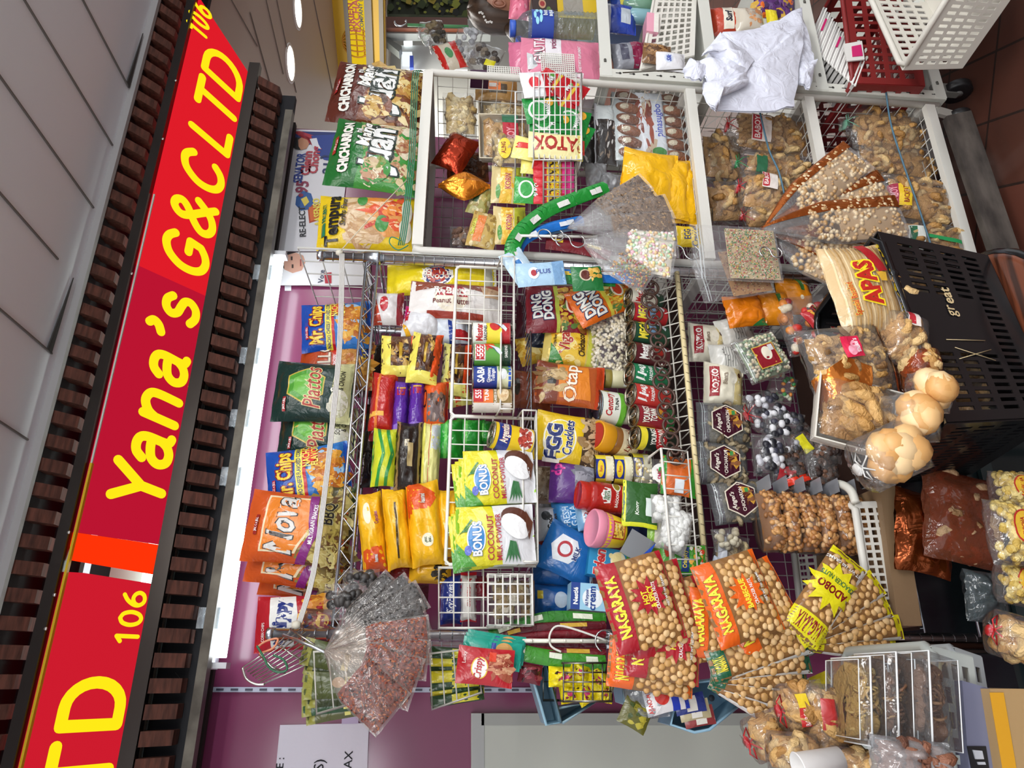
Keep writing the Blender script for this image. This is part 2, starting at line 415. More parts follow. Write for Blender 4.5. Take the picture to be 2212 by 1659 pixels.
# ceiling of metal planks and its seams
mb = MB(); mb.box((3, -.78, CZ+.05), (16, 4.84, .1), 'e4eaf0/s'); mb.box((6.5, 5.3, CZ+.05), (9.0, 7.36, .1), 'd6cdc2/s'); struct(mb, 'ceiling')
mb = MB()
for a, b in [((0, 165), (202, 449)), ((71, 30), (243, 314)), ((179, 0), (278, 189)), ((0, 417), (125, 560)), ((0, 668), (112, 764)), ((0, 911), (60, 950))]:
    p, q = PZ(*a, CZ-.002), PZ(*b, CZ-.002); mb.bar(p+(p-q).normalized()*2.2, q, .004, .004, '6d6a66/m')
for a, b in [((540, 27), (592, 212)), ((678, 0), (732, 262)), ((500, 0), (556, 100)), ((598, 0), (640, 200)), ((575, 0), (612, 160))]:
    mb.bar(PZ(*a, CZ-.002), PZ(*b, CZ-.002), .007 if a[0] in (540, 678) else .002, .004, '7a7066/m')
struct(mb, 'trim_1')
# dark wedges painted for the shaded gaps by shifted planks beside the fascia
mb = MB()
for a, b, c in [((112, 764), (160, 600), (104, 752)), ((280, 190), (310, 72), (276, 176))]:
    p, q, r_ = PZ(*a, CZ-.006), PZ(*b, CZ-.006), PZ(*c, CZ-.006)
    mb.add([p, q, r_, p+V((0, 0, .003)), q+V((0, 0, .003)), r_+V((0, 0, .003))], [(0, 1, 2), (3, 5, 4), (0, 3, 4, 1), (1, 4, 5, 2), (2, 5, 3, 0)], '35312e/m')
struct(mb, 'trim_2')
# back wall: lacquered maroon boards with a taped seam; a second, dim wall behind the open aisle
WX1 = P(700, 281, WY).x
mb = MB(); mb.box(((-2.2+WX1)/2, WY+.05, CZ/2), (WX1+2.2, .1, CZ), '823c5e/g'); struct(mb, 'wall_back')
mb = MB(); sx = P(800, 1490, WY).x; z0, z1 = P(1150, 1490, WY).z, P(450, 1490, WY).z
mb.box((sx, WY-.004, (z0+z1)/2), (.012, .006, z1-z0), 'b9bdd0/s')
i = 0; z = z0
while z < z1: mb.box((sx, WY-.008, z+.01), (.005, .004, .018), '3c3c50/s'); z += .036; i += 1
struct(mb, 'trim_3')
# fittings of the shop front: sign box, slatted fascia, beam
SY = 1.85
Zl = lambda x, y, Y: P(x, y, Y).z
zs0, zs1 = .704+CH, .700+CH
def xz(x, y, Y=SY): p = P(x, y, Y); return p
sg = empty('illuminated_shop_sign', (.8, SY, P(359, 1113, SY).z), 'long red lightbox sign with yellow rounded lettering above the snack racks', 'sign')
ZB = P(359, 1113, SY).z; SYT = 1.69; ZT = P(162, 1120, SYT).z-.004
SL = math.hypot(SYT-SY, ZT-ZB); SN = V((0, -(ZT-ZB), -(SY-SYT)))/SL      # the face leans out at the top
def sp(X, g, off=0): return V((X, SY+(SYT-SY)*g/SL, ZB+(ZT-ZB)*g/SL))+SN*off
def spx(x, y):
    d = ray(x, y); n = SN; k = (V((0, SY, ZB))-V((0, 0, CH))).dot(n)/d.dot(n); p = V((0, 0, CH))+d*k
    return p.x, (p.z-ZB)/(ZT-ZB)*SL
def sheet(name, pts, code, lab=None):
    mb = MB(); n = len(pts)
    mb.add([sp(a, b) for a, b in pts]+[sp(a, b, -.004) for a, b in pts], [tuple(range(n))[::-1], tuple(range(n, 2*n))]+[(i, (i+1) % n, (i+1) % n+n, i+n) for i in range(n)], code)
    return part(mb, name, sg, lab)
xe1 = spx(537, 158)[0]; xe2 = spx(418, -16)[0]; xm = spx(370, 605)[0]; xg1 = spx(250, 1162)[0]; xg2 = spx(240, 1232)[0]; xg3 = spx(240, 1240)[0]
sheet('sign_face', [(xm, 0), (xe1, 0), (xe2, SL), (xm, SL)], 'dd1c28/e.95', 'brighter red sheet with the letters G&C LTD')
sheet('sign_face', [(xg1, 0), (xm-.001, 0), (xm-.001, SL), (xg1, SL)], 'c21633/e.85', 'crimson sheet with the name lettering')
sheet('sign_face', [(xg2+.002, .004), (xg1-.001, 0), (xg1-.001, SL), (xg1-.03, SL), (xg2+.012, SL-.01)], 'ff3208/e1.0', 'bare orange patch beside the gap')
sheet('sign_face', [(-.75, 0), (xg3-.012, 0), (xg3-.004, SL*.8), (xg3-.006, SL), (-.75, SL)], 'd01c2e/e.9', 'left red sheet ending in 106')
mb = MB(); mb.box(((xe1-.75)/2, SY+.10, (ZT+ZB)/2), (xe1+.75, .02, ZT-ZB+.03), 'd7e3dd/m'); mb.box(((xe1-.75)/2, SY+.055, ZB-.008), (xe1+.75, .1, .008), 'cfd6cf/m')
part(mb, 'lightbox_back', sg)
mb = MB(); mb.wire([(xg1-.3, SY+.05, (ZT+ZB)/2-.03), (xg1+.9, SY+.05, (ZT+ZB)/2-.03)], .013, 'f4fff8/e5', 10); part(mb, 'lamp_tube', sg)
mb = MB(); xx1 = spx(165, 1130)[0]
mb.bar(sp(-.75, .003, .004), sp(xe1, .003, .004), .010, .005, 'd9b419/s'); mb.bar(sp(xm, .0, .007), sp(xe1, .0, .007), .009, .004, 'f0d020/e.8')
mb.bar(sp(-.75, SL-.003, .004), sp(spx(190, 1000)[0], SL-.003, .004), .010, .005, 'd9b419/s'); mb.bar(sp(spx(190, 1000)[0], SL-.002, .004), sp(spx(330, 420)[0], SL-.002, .004), .004, .004, 'cfd8cc/s'); part(mb, 'yellow_edging', sg)
def crom(pts, n=5):
    if len(pts) < 3: return pts
    q = [pts[0]]+list(pts)+[pts[-1]]; o = []
    for i in range(1, len(q)-2):
        for k in range(n):
            t = k/n; o.append(tuple(.5*((2*q[i][c])+(-q[i-1][c]+q[i+1][c])*t+(2*q[i-1][c]-5*q[i][c]+4*q[i+1][c]-q[i+2][c])*t*t+(-q[i-1][c]+3*q[i][c]-3*q[i+1][c]+q[i+2][c])*t**3) for c in range(len(q[0]))))
    o.append(pts[-1]); return o
SF = {'Y': [[(0, 1), (.36, .45)], [(.74, 1), (.36, .45), (.33, 0)]],
 'a': ['c', [(.04, .56), (.14, .69), (.3, .72), (.44, .66), (.5, .5), (.5, .15), (.53, .04), (.62, 0)], [(.5, .42), (.3, .42), (.1, .36), (.02, .2), (.1, .04), (.27, 0), (.42, .07), (.5, .2)]],
 'n': ['c', [(0, .72), (0, 0)], [(0, .45), (.08, .62), (.26, .72), (.44, .65), (.5, .46), (.5, 0)]],
 "'": ['c', [(.08, .98), (.14, .9), (.1, .78), (0, .7)]],
 's': ['c', [(.46, .6), (.32, .71), (.14, .7), (.04, .57), (.12, .43), (.3, .37), (.46, .3), (.5, .16), (.38, .02), (.18, 0), (0, .1)]],
 'G': ['c', [(.72, .84), (.56, .97), (.36, 1), (.14, .88), (0, .6), (.02, .3), (.16, .08), (.38, 0), (.58, .05), (.74, .18)], [(.74, .18), (.74, .46)], [(.74, .46), (.44, .46)]],
 '&': ['c', [(.78, 0), (.5, .33), (.2, .68), (.16, .86), (.28, 1), (.44, .98), (.52, .84), (.42, .68), (.14, .46), (0, .26), (.06, .08), (.24, 0), (.46, .06), (.62, .22), (.76, .46)]],
 'C': ['c', [(.72, .82), (.56, .97), (.38, 1), (.16, .9), (0, .6), (.02, .3), (.16, .08), (.38, 0), (.6, .06), (.74, .22)]],
 'L': [[(0, 1), (0, 0), (.52, 0)]], 'T': [[(0, 1), (.7, 1)], [(.35, 1), (.35, 0)]],
 'D': ['d'], '1': [[(0, .8), (.2, 1), (.2, 0)]],
 '0': ['c', [(.26, 1), (.08, .86), (0, .5), (.08, .14), (.26, 0), (.44, .14), (.52, .5), (.44, .86), (.26, 1)]],
 '6': ['c', [(.42, 1), (.2, .8), (.04, .5), (.02, .26), (.12, .06), (.28, 0), (.46, .08), (.54, .28), (.46, .48), (.28, .56), (.1, .46), (.03, .3)]]}
def letter(ch, X, g0, cap, wf=.1, sx=1, sh=0, name='sign_letter'):
    mb = MB(); sm = SF[ch]; ls = sm
    if sm[0] == 'd': ls = [[(0, 0), (0, 1), (.3, 1)]+[(.3+.42*math.sin(a*PI/12), .5+.5*math.cos(a*PI/12)) for a in range(1, 12)]+[(.3, 0), (0, 0)]]
    elif sm[0] == 'c': ls = [crom(p) for p in sm[1:]]
    r = wf*cap*.5; W = max(p[0] for l in ls for p in l); k = 0
    def pt_(p): return (X+((p[0]-W/2)*sx+sh*(p[1]-.5))*cap, g0+p[1]*cap)
    for l in ls:
        q = [pt_(p) for p in l]
        for i, a in enumerate(q):
            mb.add([sp(a[0]+r*math.cos(j*PI/7), a[1]+r*math.sin(j*PI/7), .004) for j in range(14)], [tuple(range(14))], 'fbe216/e1.0')
            if i:
                b = q[i-1]; d = V((a[0]-b[0], a[1]-b[1])); 
                if d.length < 1e-6: continue
                d.normalize(); e = (-d[1]*r, d[0]*r)
                mb.add([sp(b[0]-e[0], b[1]-e[1], .004), sp(a[0]-e[0], a[1]-e[1], .004), sp(a[0]+e[0], a[1]+e[1], .004), sp(b[0]+e[0], b[1]+e[1], .004)], [(0, 1, 2, 3)], 'fbe216/e1.0')
    return part(mb, name, sg)
g_b = (spx(354, 1066)[1]+spx(489, 324)[1]+spx(262, 1578)[1])/3+.010; g_t = (spx(405, 267)[1]+spx(237, 1050)[1]+spx(121, 1575)[1])/3-.010; cp = g_t-g_b
for ch, x, y, sx, sh in [('Y', 293, 1046, .9, .1), ('a', 335, 968, .98, .12), ('n', 352, 880, 1.0, .14), ('a', 369, 792, .98, .14), ("'", 335, 706, 1.3, .1), ('s', 391, 667, .95, .1),
                 ('G', 400, 548, .92, .14), ('&', 420, 461, .95, .1), ('C', 436, 371, .92, .14), ('L', 449, 281, 1.0, .2), ('T', 461, 220, 1.0, .2), ('D', 480, 154, 1.1, .2)]:
    letter(ch, spx(x, y)[0], g_b-.003, cp+.006, .2, sx*1.03, sh)
for ch, x, y in [('1', 423, 67), ('0', 432, 47), ('6', 440, 25)]: letter(ch, spx(x, y)[0], spx(448, 58)[1]-.0, .062, .19, .8, .1, 'sign_digit')
for ch, x, y in [('1', 273, 1380), ('0', 280, 1336), ('6', 288, 1294)]: letter(ch, spx(x, y)[0], spx(295, 1378)[1], .050, .19, 1.1, 0, 'sign_digit')
letter('D', spx(195, 1520)[0], g_b-.002, cp+.004, .21, 1.0, 0); letter('T', spx(165, 1668)[0], g_b-.002, cp+.004, .21, 1.2, 0)
# metal frame of the sign
fr = empty('sign_frame', (.8, SY-.02, ZB), 'dark grey metal frame with small screws around the red sign', 'frame')
mb = MB(); zl = P(486, 560, SY-.02).z
mb.box(((xe1-.75)/2, SY-.012, (ZB-.004+zl)/2), (xe1+.75+.05, .024, ZB-.004-zl), '55504c/x'); part(mb, 'lower_rail', fr)
mb = MB(); mb.box(((xe2-.75)/2+.1, SYT-.006, ZT+.014), (xe2+.75+.3, .024, .024), '4a4643/x'); part(mb, 'upper_rail', fr)
for x, y in [(379, 170+4), (351, 300), (284, 591), (409, 836), (148, 1150), (117, 1285), (312, 1372), (360, 1197), (486, 465), (521, 266), (98, 1358)]:
    mb = MB(); c = P(x, y, SYT-.02 if x < (359-.19*(1113-y)*-1)-60 and (x-.2335*(1659-y)) < 60 else SY-.02); mb.ball(c, .0045, 'bdbab3/x', (1, .5, 1)); part(mb, 'screw', fr)
# slatted fascia, above and below the sign
wd = matmod('stained_wood', '6e4234', .6, '3f251c', 18, .3, .7, .2, (1, 6, 6))
def slats(name, label, a, b, pitch_px, x_from, x_to, width, diag=0):
    (ax, ay), (bx, by) = a, b
    ra, rb = ray(ax, ay), ray(bx, by)
    return ra, rb
YU = SYT-.004; ra = P(135, 762, 1.0)-V((0, 0, CH)); rb = P(202, 783, 1.0)-V((0, 0, CH)); k = (ra.x/rb.x)
# upper slats: lower end at YU plane, upper end nearer the viewer
Yu_low = YU; Yu_top = Yu_low/k; zU_low, zU_top = CH+rb.z*Yu_low, CH+ra.z*Yu_top
fa = empty('slatted_fascia', (1, YU, zU_low), 'dark brown wooden slats sloping between the ceiling and the red sign', 'fascia')
mb = MB(); mb.box((.9, Yu_top+.16, (zU_low-.03+CZ-.002)/2), (4.6, .02, CZ-.002-zU_low+.03), '161418/m'); mb.box((.9, Yu_top+.15, CZ-.006), (4.6, .26, .006), '161418/m'); part(mb, 'dark_backing', fa)  # flat sheet added under the ceiling to keep the slat gaps dark
p1, p2 = P(182, 560, 1.0), P(125, 1100, 1.0)
pit = abs((P(170, 590, Yu_top)-P(105, 1076, Yu_top)).x)/10.0
x = -.6
while x < 2.9:
    mb = MB(); mb.hexa([(x, Yu_low, zU_low), (x+pit*.5, Yu_low, zU_low), (x+pit*.5, Yu_low+.05, zU_low+.0), (x, Yu_low+.05, zU_low)],
                       [(x, Yu_top, zU_top), (x+pit*.5, Yu_top, zU_top), (x+pit*.5, Yu_top+.05, zU_top), (x, Yu_top+.05, zU_top)], 'stained_wood')
    part(mb, 'slat', fa); x += pit
zc = P(182, 560, Yu_top).z
mb = MB(); mb.box((.9, Yu_top-.004, (zc+P(200, 560, Yu_top).z)/2), (4.6, .014, (zc-P(200, 560, Yu_top).z)*1.0), 'a9a7a6/s'); struct(mb, 'trim_4')
print('ceil z', zc, 'Yu_top', Yu_top)
ra = P(454, 746, 1.0)-V((0, 0, CH)); rb = P(510, 762, 1.0)-V((0, 0, CH)); k = ra.x/rb.x
YL = SY-.02; YLb = min(YL*k, YL+.12); zL, zLb = CH+ra.z*YL, CH+rb.z*YLb
print('lower slats', YL, YLb, zL, zLb)
fb = empty('slatted_fascia', (1, YL, zLb), 'dark brown wooden slats sloping below the red sign over the lamp', 'fascia')
fb_x1 = P(575, 158, YL).x
pit = abs(P(480, 570, YL).x-P(400, 1103, YL).x)/13.0
mb = MB(); mb.box(((fb_x1-.9)/2, YLb+.06, (zL+zLb)/2-.01), (fb_x1+.9, .02, zL-zLb+.06), '14141a/m'); part(mb, 'dark_backing', fb)
x = -.7
while x < fb_x1-.02:
    mb = MB(); mb.hexa([(x, YL, zL), (x+pit*.58, YL, zL), (x+pit*.58, YL+.04, zL), (x, YL+.04, zL)],
                       [(x, YLb, zLb), (x+pit*.58, YLb, zLb), (x+pit*.58, YLb+.04, zLb), (x, YLb+.04, zLb)], 'stained_wood')
    part(mb, 'slat', fb); x += pit
# grey beam under the slats, dark soffit
bm_x1 = P(622, 234, YLb).x; zb0 = P(548, 660, YLb).z; zb1 = P(566, 660, YLb).z
fd = empty('metal_lintel', (.6, YLb, zb1), 'worn grey metal lintel strip running above the fluorescent lamp', 'beam')
mb = MB(); matmod('worn_metal', '6f6a60', .45, '4b463f', 14, .35, .65, .1, (1, 1, 1), .6)
mb.box(((bm_x1-.9)/2, YLb+.02, (zb0+zb1)/2), (bm_x1+.9, .03, zb0-zb1), 'worn_metal'); part(mb, 'lintel_strip', fd)
mb = MB(); mb.box(((bm_x1-.9)/2, YLb+.06, (zLb+zb0)/2), (bm_x1+.9, .03, zLb-zb0+.02), '121116/m'); part(mb, 'dark_groove', fd)
mb = MB(); zq = P(426, 1655, WY-.01).z; mb.box(((WX1-.9)/2, WY-.012, zq+.0), (WX1+.9, .02, zb1-zq+.03), '3a2a2a/m'); part(mb, 'brown_rail', fd)
# the wall above the lintel
mb = MB(); mb.box(((WX1-.9)/2, WY-.02, (CZ+zb0)/2), (WX1+.9, .02, CZ-zb0), '2b211e/m'); struct(mb, 'trim_5')
# fluorescent tube with its batten
TY = 1.93; a = P(480, 1432, TY); b = P(601, 552, TY); zt = (a.z+b.z)/2
fl = empty('fluorescent_lamp', (a.x, TY, zt), 'bright white fluorescent tube on a white batten over the racks', 'lamp')
mb = MB(); mb.wire([(a.x+.012, TY, zt), (b.x-.012, TY, zt)], .0135, 'f2fbff/e9', 14); part(mb, 'lamp_tube', fl)
mb = MB(); mb.box(((a.x+b.x)/2, TY+.03, zt+.031), (b.x-a.x+.03, .05, .022), 'd8dbe4/s')
for xx in (a.x-.006, b.x+.006): mb.box((xx, TY+.01, zt+.008), (.014, .036, .052), 'e3e4e8/s')
part(mb, 'batten', fl)
mb = MB(); cpts = [P(447, 1424, TY), P(446, 1460, TY), P(440, 1480, TY), P(425, 1492, TY), P(410, 1485, TY), P(395, 1470, TY), P(380, 1452, TY)]
mb.wire([cpts[0]]+cpts[1:3], .004, 'b9bab8/s', 8); mb.wire(cpts[2:], .0065, 'cfcfca/s', 8); part(mb, 'cable', fl)
for x, y in [(560, 590), (543, 770), (523, 905), (495, 1030), (430, 1335)]:
    mb = MB(); c = P(x, y, TY-.02); mb.box((c.x, TY+.008, zt+.05), (.05, .07, .0015), 'eef4f8/t.25'); mb.box((c.x, TY-.026, zt+.035), (.05, .0015, .055), 'eef4f8/t.25')
    o = part(mb, 'sticky_tape', fl)
# tube lamps added out of view behind the viewer to brighten the ceiling
for x0 in (-1.6, .4, 2.2):
    ol = empty('fluorescent_lamp', (x0+.6, -.7, 1.98), 'added fluorescent lamp behind the viewer, brightening the ceiling', 'lamp', 'added lamps behind the viewer'); mb = MB(); mb.wire([(x0, -.7, 1.98), (x0+1.2, -.7, 1.98)], .018, 'f6fbff/e48', 10); part(mb, 'lamp_tube', ol)
    mb = MB(); mb.box((x0+.6, -.74, 1.98), (1.26, .04, .04), 'e3e4e8/s'); part(mb, 'batten', ol)
# paper notice, tape, wall board
no = MB(); quadY(no, [(605, 1566), (797, 1562), (792, 1700), (592, 1700)], WY-.006, 'd9d4e0/p', .001)
def walltext(mb, txt, x, y, cap, Y, c='1b1a22/m', rot=0, bold=.01, sx=1, shear=0):
    p = P(x, y, Y); vs, fs, gw, gh = glyphs(txt, bold, shear); r = math.radians(rot)
    mb.add([(p.x+(u*sx*math.cos(r)+v*math.sin(r))*cap, Y, p.z+(-u*sx*math.sin(r)+v*math.cos(r))*cap) for u, v in vs], fs, c)
for t_, x, y, cp in [('E :', 605, 1648, .018), ('S)', 692, 1652, .024), ('AX', 752, 1641, .02)]: walltext(no, t_, x, y, cp, WY-.0075)
tag(part(no, 'paper_notice', None), 'white sheet of paper with black handwriting taped on the maroon wall', 'notice')
mb = MB(); quadY(mb, [(739, 1533), (775, 1532), (774, 1563), (738, 1564)], WY-.0075, 'b9a6c6/p', .0005)
tag(part(mb, 'masking_tape', None), 'pale strip of tape holding the top of the paper notice', 'tape')
mb = MB(); quadY(mb, [(1018, 1541), (1950, 1541), (1960, 1800), (1018, 1800)], WY-.03, 'c9ccc1/s', .03)
o = tag(part(mb, 'pale_wall_panel', None), 'scuffed pale grey-green panel on the wall at the bottom left', 'panel')
mb = MB(); quadY(mb, [(1040, 1541), (1900, 1541), (1900, 1567), (1040, 1567)], WY-.034, 'aaaca6/s', .004); part(mb, 'edge_strip', o)
mb = MB(); quadY(mb, [(1019, 1541), (1046, 1541), (1046, 1800), (1019, 1800)], WY-.034, 'b4b6b4/s', .004); part(mb, 'top_strip', o)
# tube reflection: a small ceiling downlight shows on the gloss wall by itself
# downlights in the right ceiling
for x, y, lab in [(644, 22, 'round recessed ceiling light nearest the top edge of the photo'), (628, 137, 'round recessed ceiling light above the chip bags')]:
    c = PZ(x, y, CZ-.004); mb = MB(); dl = empty('recessed_downlight', c, lab, 'ceiling light')
    mb.lathe([(.085, 0), (.085, .003), (.075, .004)], 'fff6e6/e6', 24, c); part(mb, 'diffuser', dl)
    mb = MB(); mb.lathe([(.086, .003), (.086, -.002), (.1, -.002), (.1, .004)], 'e8e2da/s', 24, c, cap=False); part(mb, 'trim_ring', dl)
# posters on the right end of the wall
po = MB(); PY = WY-.008
quadY(po, [(608, 278), (760, 284), (730, 543), (578, 543)], PY, 'e4e2e6/p', .002)
def onp(mb, pts, c, k=1): quadY(mb, pts, PY-.0008*k, c, .0006)
onp(po, [(627, 283), (735, 286), (733, 318), (690, 305), (652, 318), (634, 305)], '23326f/p')
onp(po, [(672, 293), (733, 290), (728, 350), (700, 345), (684, 330)], '27408e/p', 2)
onp(po, [(633, 284), (648, 283), (700, 300), (735, 345), (720, 350), (680, 318)], 'b8303c/p', 1)
hd = [P(x, y, PY-.002) for x, y in [(643, 300), (652, 297), (664, 302), (668, 311), (662, 321), (650, 324), (641, 318)]]
po.add(hd, [tuple(range(7))[::-1]], 'c98d6c/p')
po.add([P(x, y, PY-.0024) for x, y in [(630, 306), (636, 297), (650, 297), (644, 302), (645, 316), (650, 324), (638, 322), (631, 315)]], [tuple(range(8))[::-1]], '1c1516/p')
po.add([P(x, y, PY-.0026) for x, y in [(669, 300), (684, 298), (688, 312), (694, 322), (676, 318)]], [tuple(range(5))[::-1]], 'e8e8ee/p')
def pt(t_, x, y, cap, c, rot=0, bold=.02, sx=1): walltext(po, t_, x, y, cap, PY-.003, c, rot, bold, sx)
pt('SENATOR', 647, 362, .028, '2b3f8f/p', sx=.7, bold=.04); pt('Glenn', 662, 352, .030, 'b23a49/p', bold=.05); pt('Chong', 682, 345, .030, 'b23a49/p', bold=.05)
pt('•95', 652, 408, .040, '8e3550/p', sx=.9, bold=.04); pt('RE-ELECT', 653, 478, .020, '23232b/p', -8, .03)
onp(po, [(664, 445), (700, 437), (704, 470), (668, 482)], 'b5452a/p', 1); onp(po, [(667, 448), (699, 440), (701, 468), (671, 478)], 'd96a2c/p', 2)
pt('AASENSO', 685, 458, .022, 'f3df5a/p', -10, .05, .8)
po.add([P(x, y, PY-.0012) for x, y in [(640, 425), (655, 412), (672, 418), (678, 436), (668, 452), (650, 455), (638, 442)]], [tuple(range(7))[::-1]], '2f5c9c/p')
po.add([P(x, y, PY-.0016) for x, y in [(650, 430), (662, 424), (668, 436), (658, 446)]], [tuple(range(4))[::-1]], 'e9d25a/p')
pt('21', 708, 364, .034, '22305f/p', 0, .03, 1.1)
pt('AT IPAGLALABAN NILA, EDUKASYON, TRABAHO AT KAUNLARAN', 622-10, 420, .011, '2b3f6f/p', -1, .02, .62)
po.add([P(x, y, PY-.003) for x, y in [(690, 341), (699, 335), (715, 336)]]+[P(x, y, PY-.003) for x, y in [(715, 340), (700, 339), (694, 343)]], [tuple(range(6))[::-1]], '22305f/p')
tag(part(po, 'campaign_poster', None), 'white campaign poster with a blue shirted man, red names and an orange crest', 'poster')
po = MB(); PY2 = WY-.014
quadY(po, [(592, 545), (800, 545), (800, 616), (590, 616)], PY2, 'e9e7e8/p', .002)
po.add([P(x, y, PY2-.001) for x, y in [(607, 562), (615, 550), (640, 546), (655, 552), (660, 566), (652, 584), (632, 590), (614, 582)]], [tuple(range(8))[::-1]], 'd3a08a/p')
po.add([P(x, y, PY2-.0014) for x, y in [(604, 568), (608, 552), (622, 545), (640, 545), (620, 551), (613, 562), (614, 580), (606, 578)]], [tuple(range(8))[::-1]], '2a2220/p')
for x, y in [(630, 558), (632, 575)]: po.add([P(x+a, y+b, PY2-.0018) for a, b in ((-2, -4), (2, -4), (2, 4), (-2, 4))], [(3, 2, 1, 0)], '3a2620/p')
po.add([P(x, y, PY2-.0018) for x, y in [(648, 560), (651, 560), (651, 575), (648, 575)]], [(3, 2, 1, 0)], '9c4a44/p')
walltext(po, 'Vote', 694, 597, .017, PY2-.002, '2b3050/p', 0, .02); onp(po, [(700, 590), (716, 588), (716, 612), (702, 612)], 'b52a3a/p', 9)
tag(part(po, 'campaign_poster', None), 'white Vote poster with a smiling face beside the right end of the lamp', 'poster')
mb = MB(); quadY(mb, [(615, 617), (629, 617), (629, 628), (615, 628)], WY-.002, 'e8e6ea/p', .001); tag(part(mb, 'paper_scrap', None), 'tiny white paper scrap on the maroon wall beside the poster edge', 'paper')
# ------------------------------------------------------------------ beyond the aisle on the right
A = PZ(716, -12, CZ); B = PZ(733, 170, CZ)
def drop(p, x, y):                       # point under p at the height seen at pixel (x,y)
    d = ray(x, y); k = p.y/d.y; return V((p.x, p.y, CH+d.z*k))
A2, B2 = drop(A, 832, -12), drop(B, 834, 170)
ex = empty('exchange_shop_sign', (A.x, A.y, A2.z), 'yellow exchange shop sign with red and black lettering under the ceiling', 'sign')
nrm = (B-A).cross(V((0, 0, 1))).normalized()
if nrm.dot(V((0, 0, CH))-A) < 0: nrm = -nrm
mb = MB(); mb.hexa([A, B, B2, A2], [p-nrm*.08 for p in (A, B, B2, A2)], 'dcae1c/s'); part(mb, 'yellow_board', ex)
def lerp(a, b, t): return a*(1-t)+b*t
mb = MB(); q = [lerp(A, A2, .26)+nrm*.01, lerp(B, B2, .26)+nrm*.01, lerp(B, B2, .66)+nrm*.01, lerp(A, A2, .66)+nrm*.01]
mb.hexa(q, [p-nrm*.01 for p in q], 'f6cf26/e.75'); part(mb, 'lit_panel', ex)
mb = MB()
for f_ in (.26, .68, .93): mb.bar(lerp(A, A2, f_)+nrm*.015, lerp(B, B2, f_)+nrm*.015, .02, .03 if f_ != .68 else .05, '857f72/s')
part(mb, 'metal_strip', ex)
tx = (A-B).normalized()
def extext(mb, t_, f_, g_, cap, c):
    o = lerp(B, B2, f_)+(A-B)*g_+nrm*.014; vs, fs, gw, gh = glyphs(t_, .04, 0); mb.add([o+tx*(u*cap)+V((0, 0, v*cap)) for u, v in vs], fs, c)
mb = MB(); extext(mb, 'ORIENT', .35, .80, .045, 'c43a20/s'); extext(mb, 'EXCHANGE', .47, .90, .045, 'c43a20/s'); extext(mb, 'COMPANY (HK) LTD', .58, .92, .026, '2c2a24/s'); part(mb, 'sign_lettering', ex)
mb = MB(); o = lerp(B, B2, .44)+(A-B)*.47+nrm*.013
for rx in (1, .6, .2): mb.wire([o+tx*(math.cos(a/20*2*PI)*.1*rx)+V((0, 0, math.sin(a/20*2*PI)*.1)) for a in range(20)], .005, 'cf8d1c/s', 4, True)
for rz in (.5, 0, -.5): mb.wire([o-tx*.09+V((0, 0, rz*.1)), o+tx*.09+V((0, 0, rz*.1))], .005, 'cf8d1c/s', 4)
part(mb, 'globe_emblem', ex)
BY = 6.6
def farq(pts, Y, c, name, lab, cat, th=.1):
    mb = MB(); quadY(mb, pts, Y, c, th); return tag(part(mb, name, None), lab, cat)
mb = MB(); quadY(mb, [(640, -600), (640, 330), (1500, 330), (1500, -600)], BY, 'b9b9b2/s', .1); struct(mb, 'wall_far')
mb = MB(); quadY(mb, [(828, -40), (1200, -40), (1200, 36), (828, 30)], BY-.6, '2c3320/m', .05)
rd = random.Random(5); 
for i in range(70):
    x, y = rd.uniform(830, 1010), rd.uniform(-30, 30); r = rd.uniform(4, 13)
    cc = rd.choice(['59692a/m', '9aa33c/m', '3b4a22/m', 'b4a23e/m', '1f241c/m', '77803a/m'])
    mb.add([P(x+r*math.cos(k)*rd.uniform(.6, 1), y+r*math.sin(k)*rd.uniform(.6, 1), BY-.61-.0005*i) for k in (0, -1.2, -2.4, -3.6, -5)], [(0, 1, 2, 3, 4)], cc)
tag(part(mb, 'foliage_picture', None), 'out of focus green and yellow leafy picture behind the brown post', 'picture')
farq([(828, 36), (1010, 38), (1010, 62), (828, 60)], BY-.8, '6b3a26/s', 'brown_post', 'brown wooden post beyond the aisle beside the leafy picture', 'post')
farq([(828, 64), (1060, 66), (1060, 74), (828, 72)], BY-.75, '8e9391/s', 'grey_door_frame', 'grey metal door frame next to the brown post in the distance', 'frame')
farq([(866, 98), (1010, 98), (1010, 150), (866, 150)], BY-.5, 'c9ccc9/s', 'pale_shop_cabinet', 'pale cabinet inside the distant shop across the aisle', 'cabinet')
farq([(872, 76), (890, 76), (890, 92), (872, 92)], BY-.55, 'f0fbff/e3', 'distant_lamp', 'small bright lamp in the distant shop above the pale cabinet', 'lamp')
farq([(868, 112), (890, 112), (892, 128), (868, 128)], BY-.6, 'dfeaf2/e1.2', 'distant_lamp', 'second bright panel in the distant shop nearer the chip bags', 'lamp')
farq([(885, 120), (893, 120), (893, 146), (885, 146)], BY-.65, '2b3fa0/s', 'blue_notice', 'small blue notice in the distant shop', 'notice')
farq([(828, 76), (868, 100), (862, 112), (828, 84)], BY-.7, '6f7470/s', 'grey_soffit', 'grey slanted soffit inside the distant shop', 'soffit')
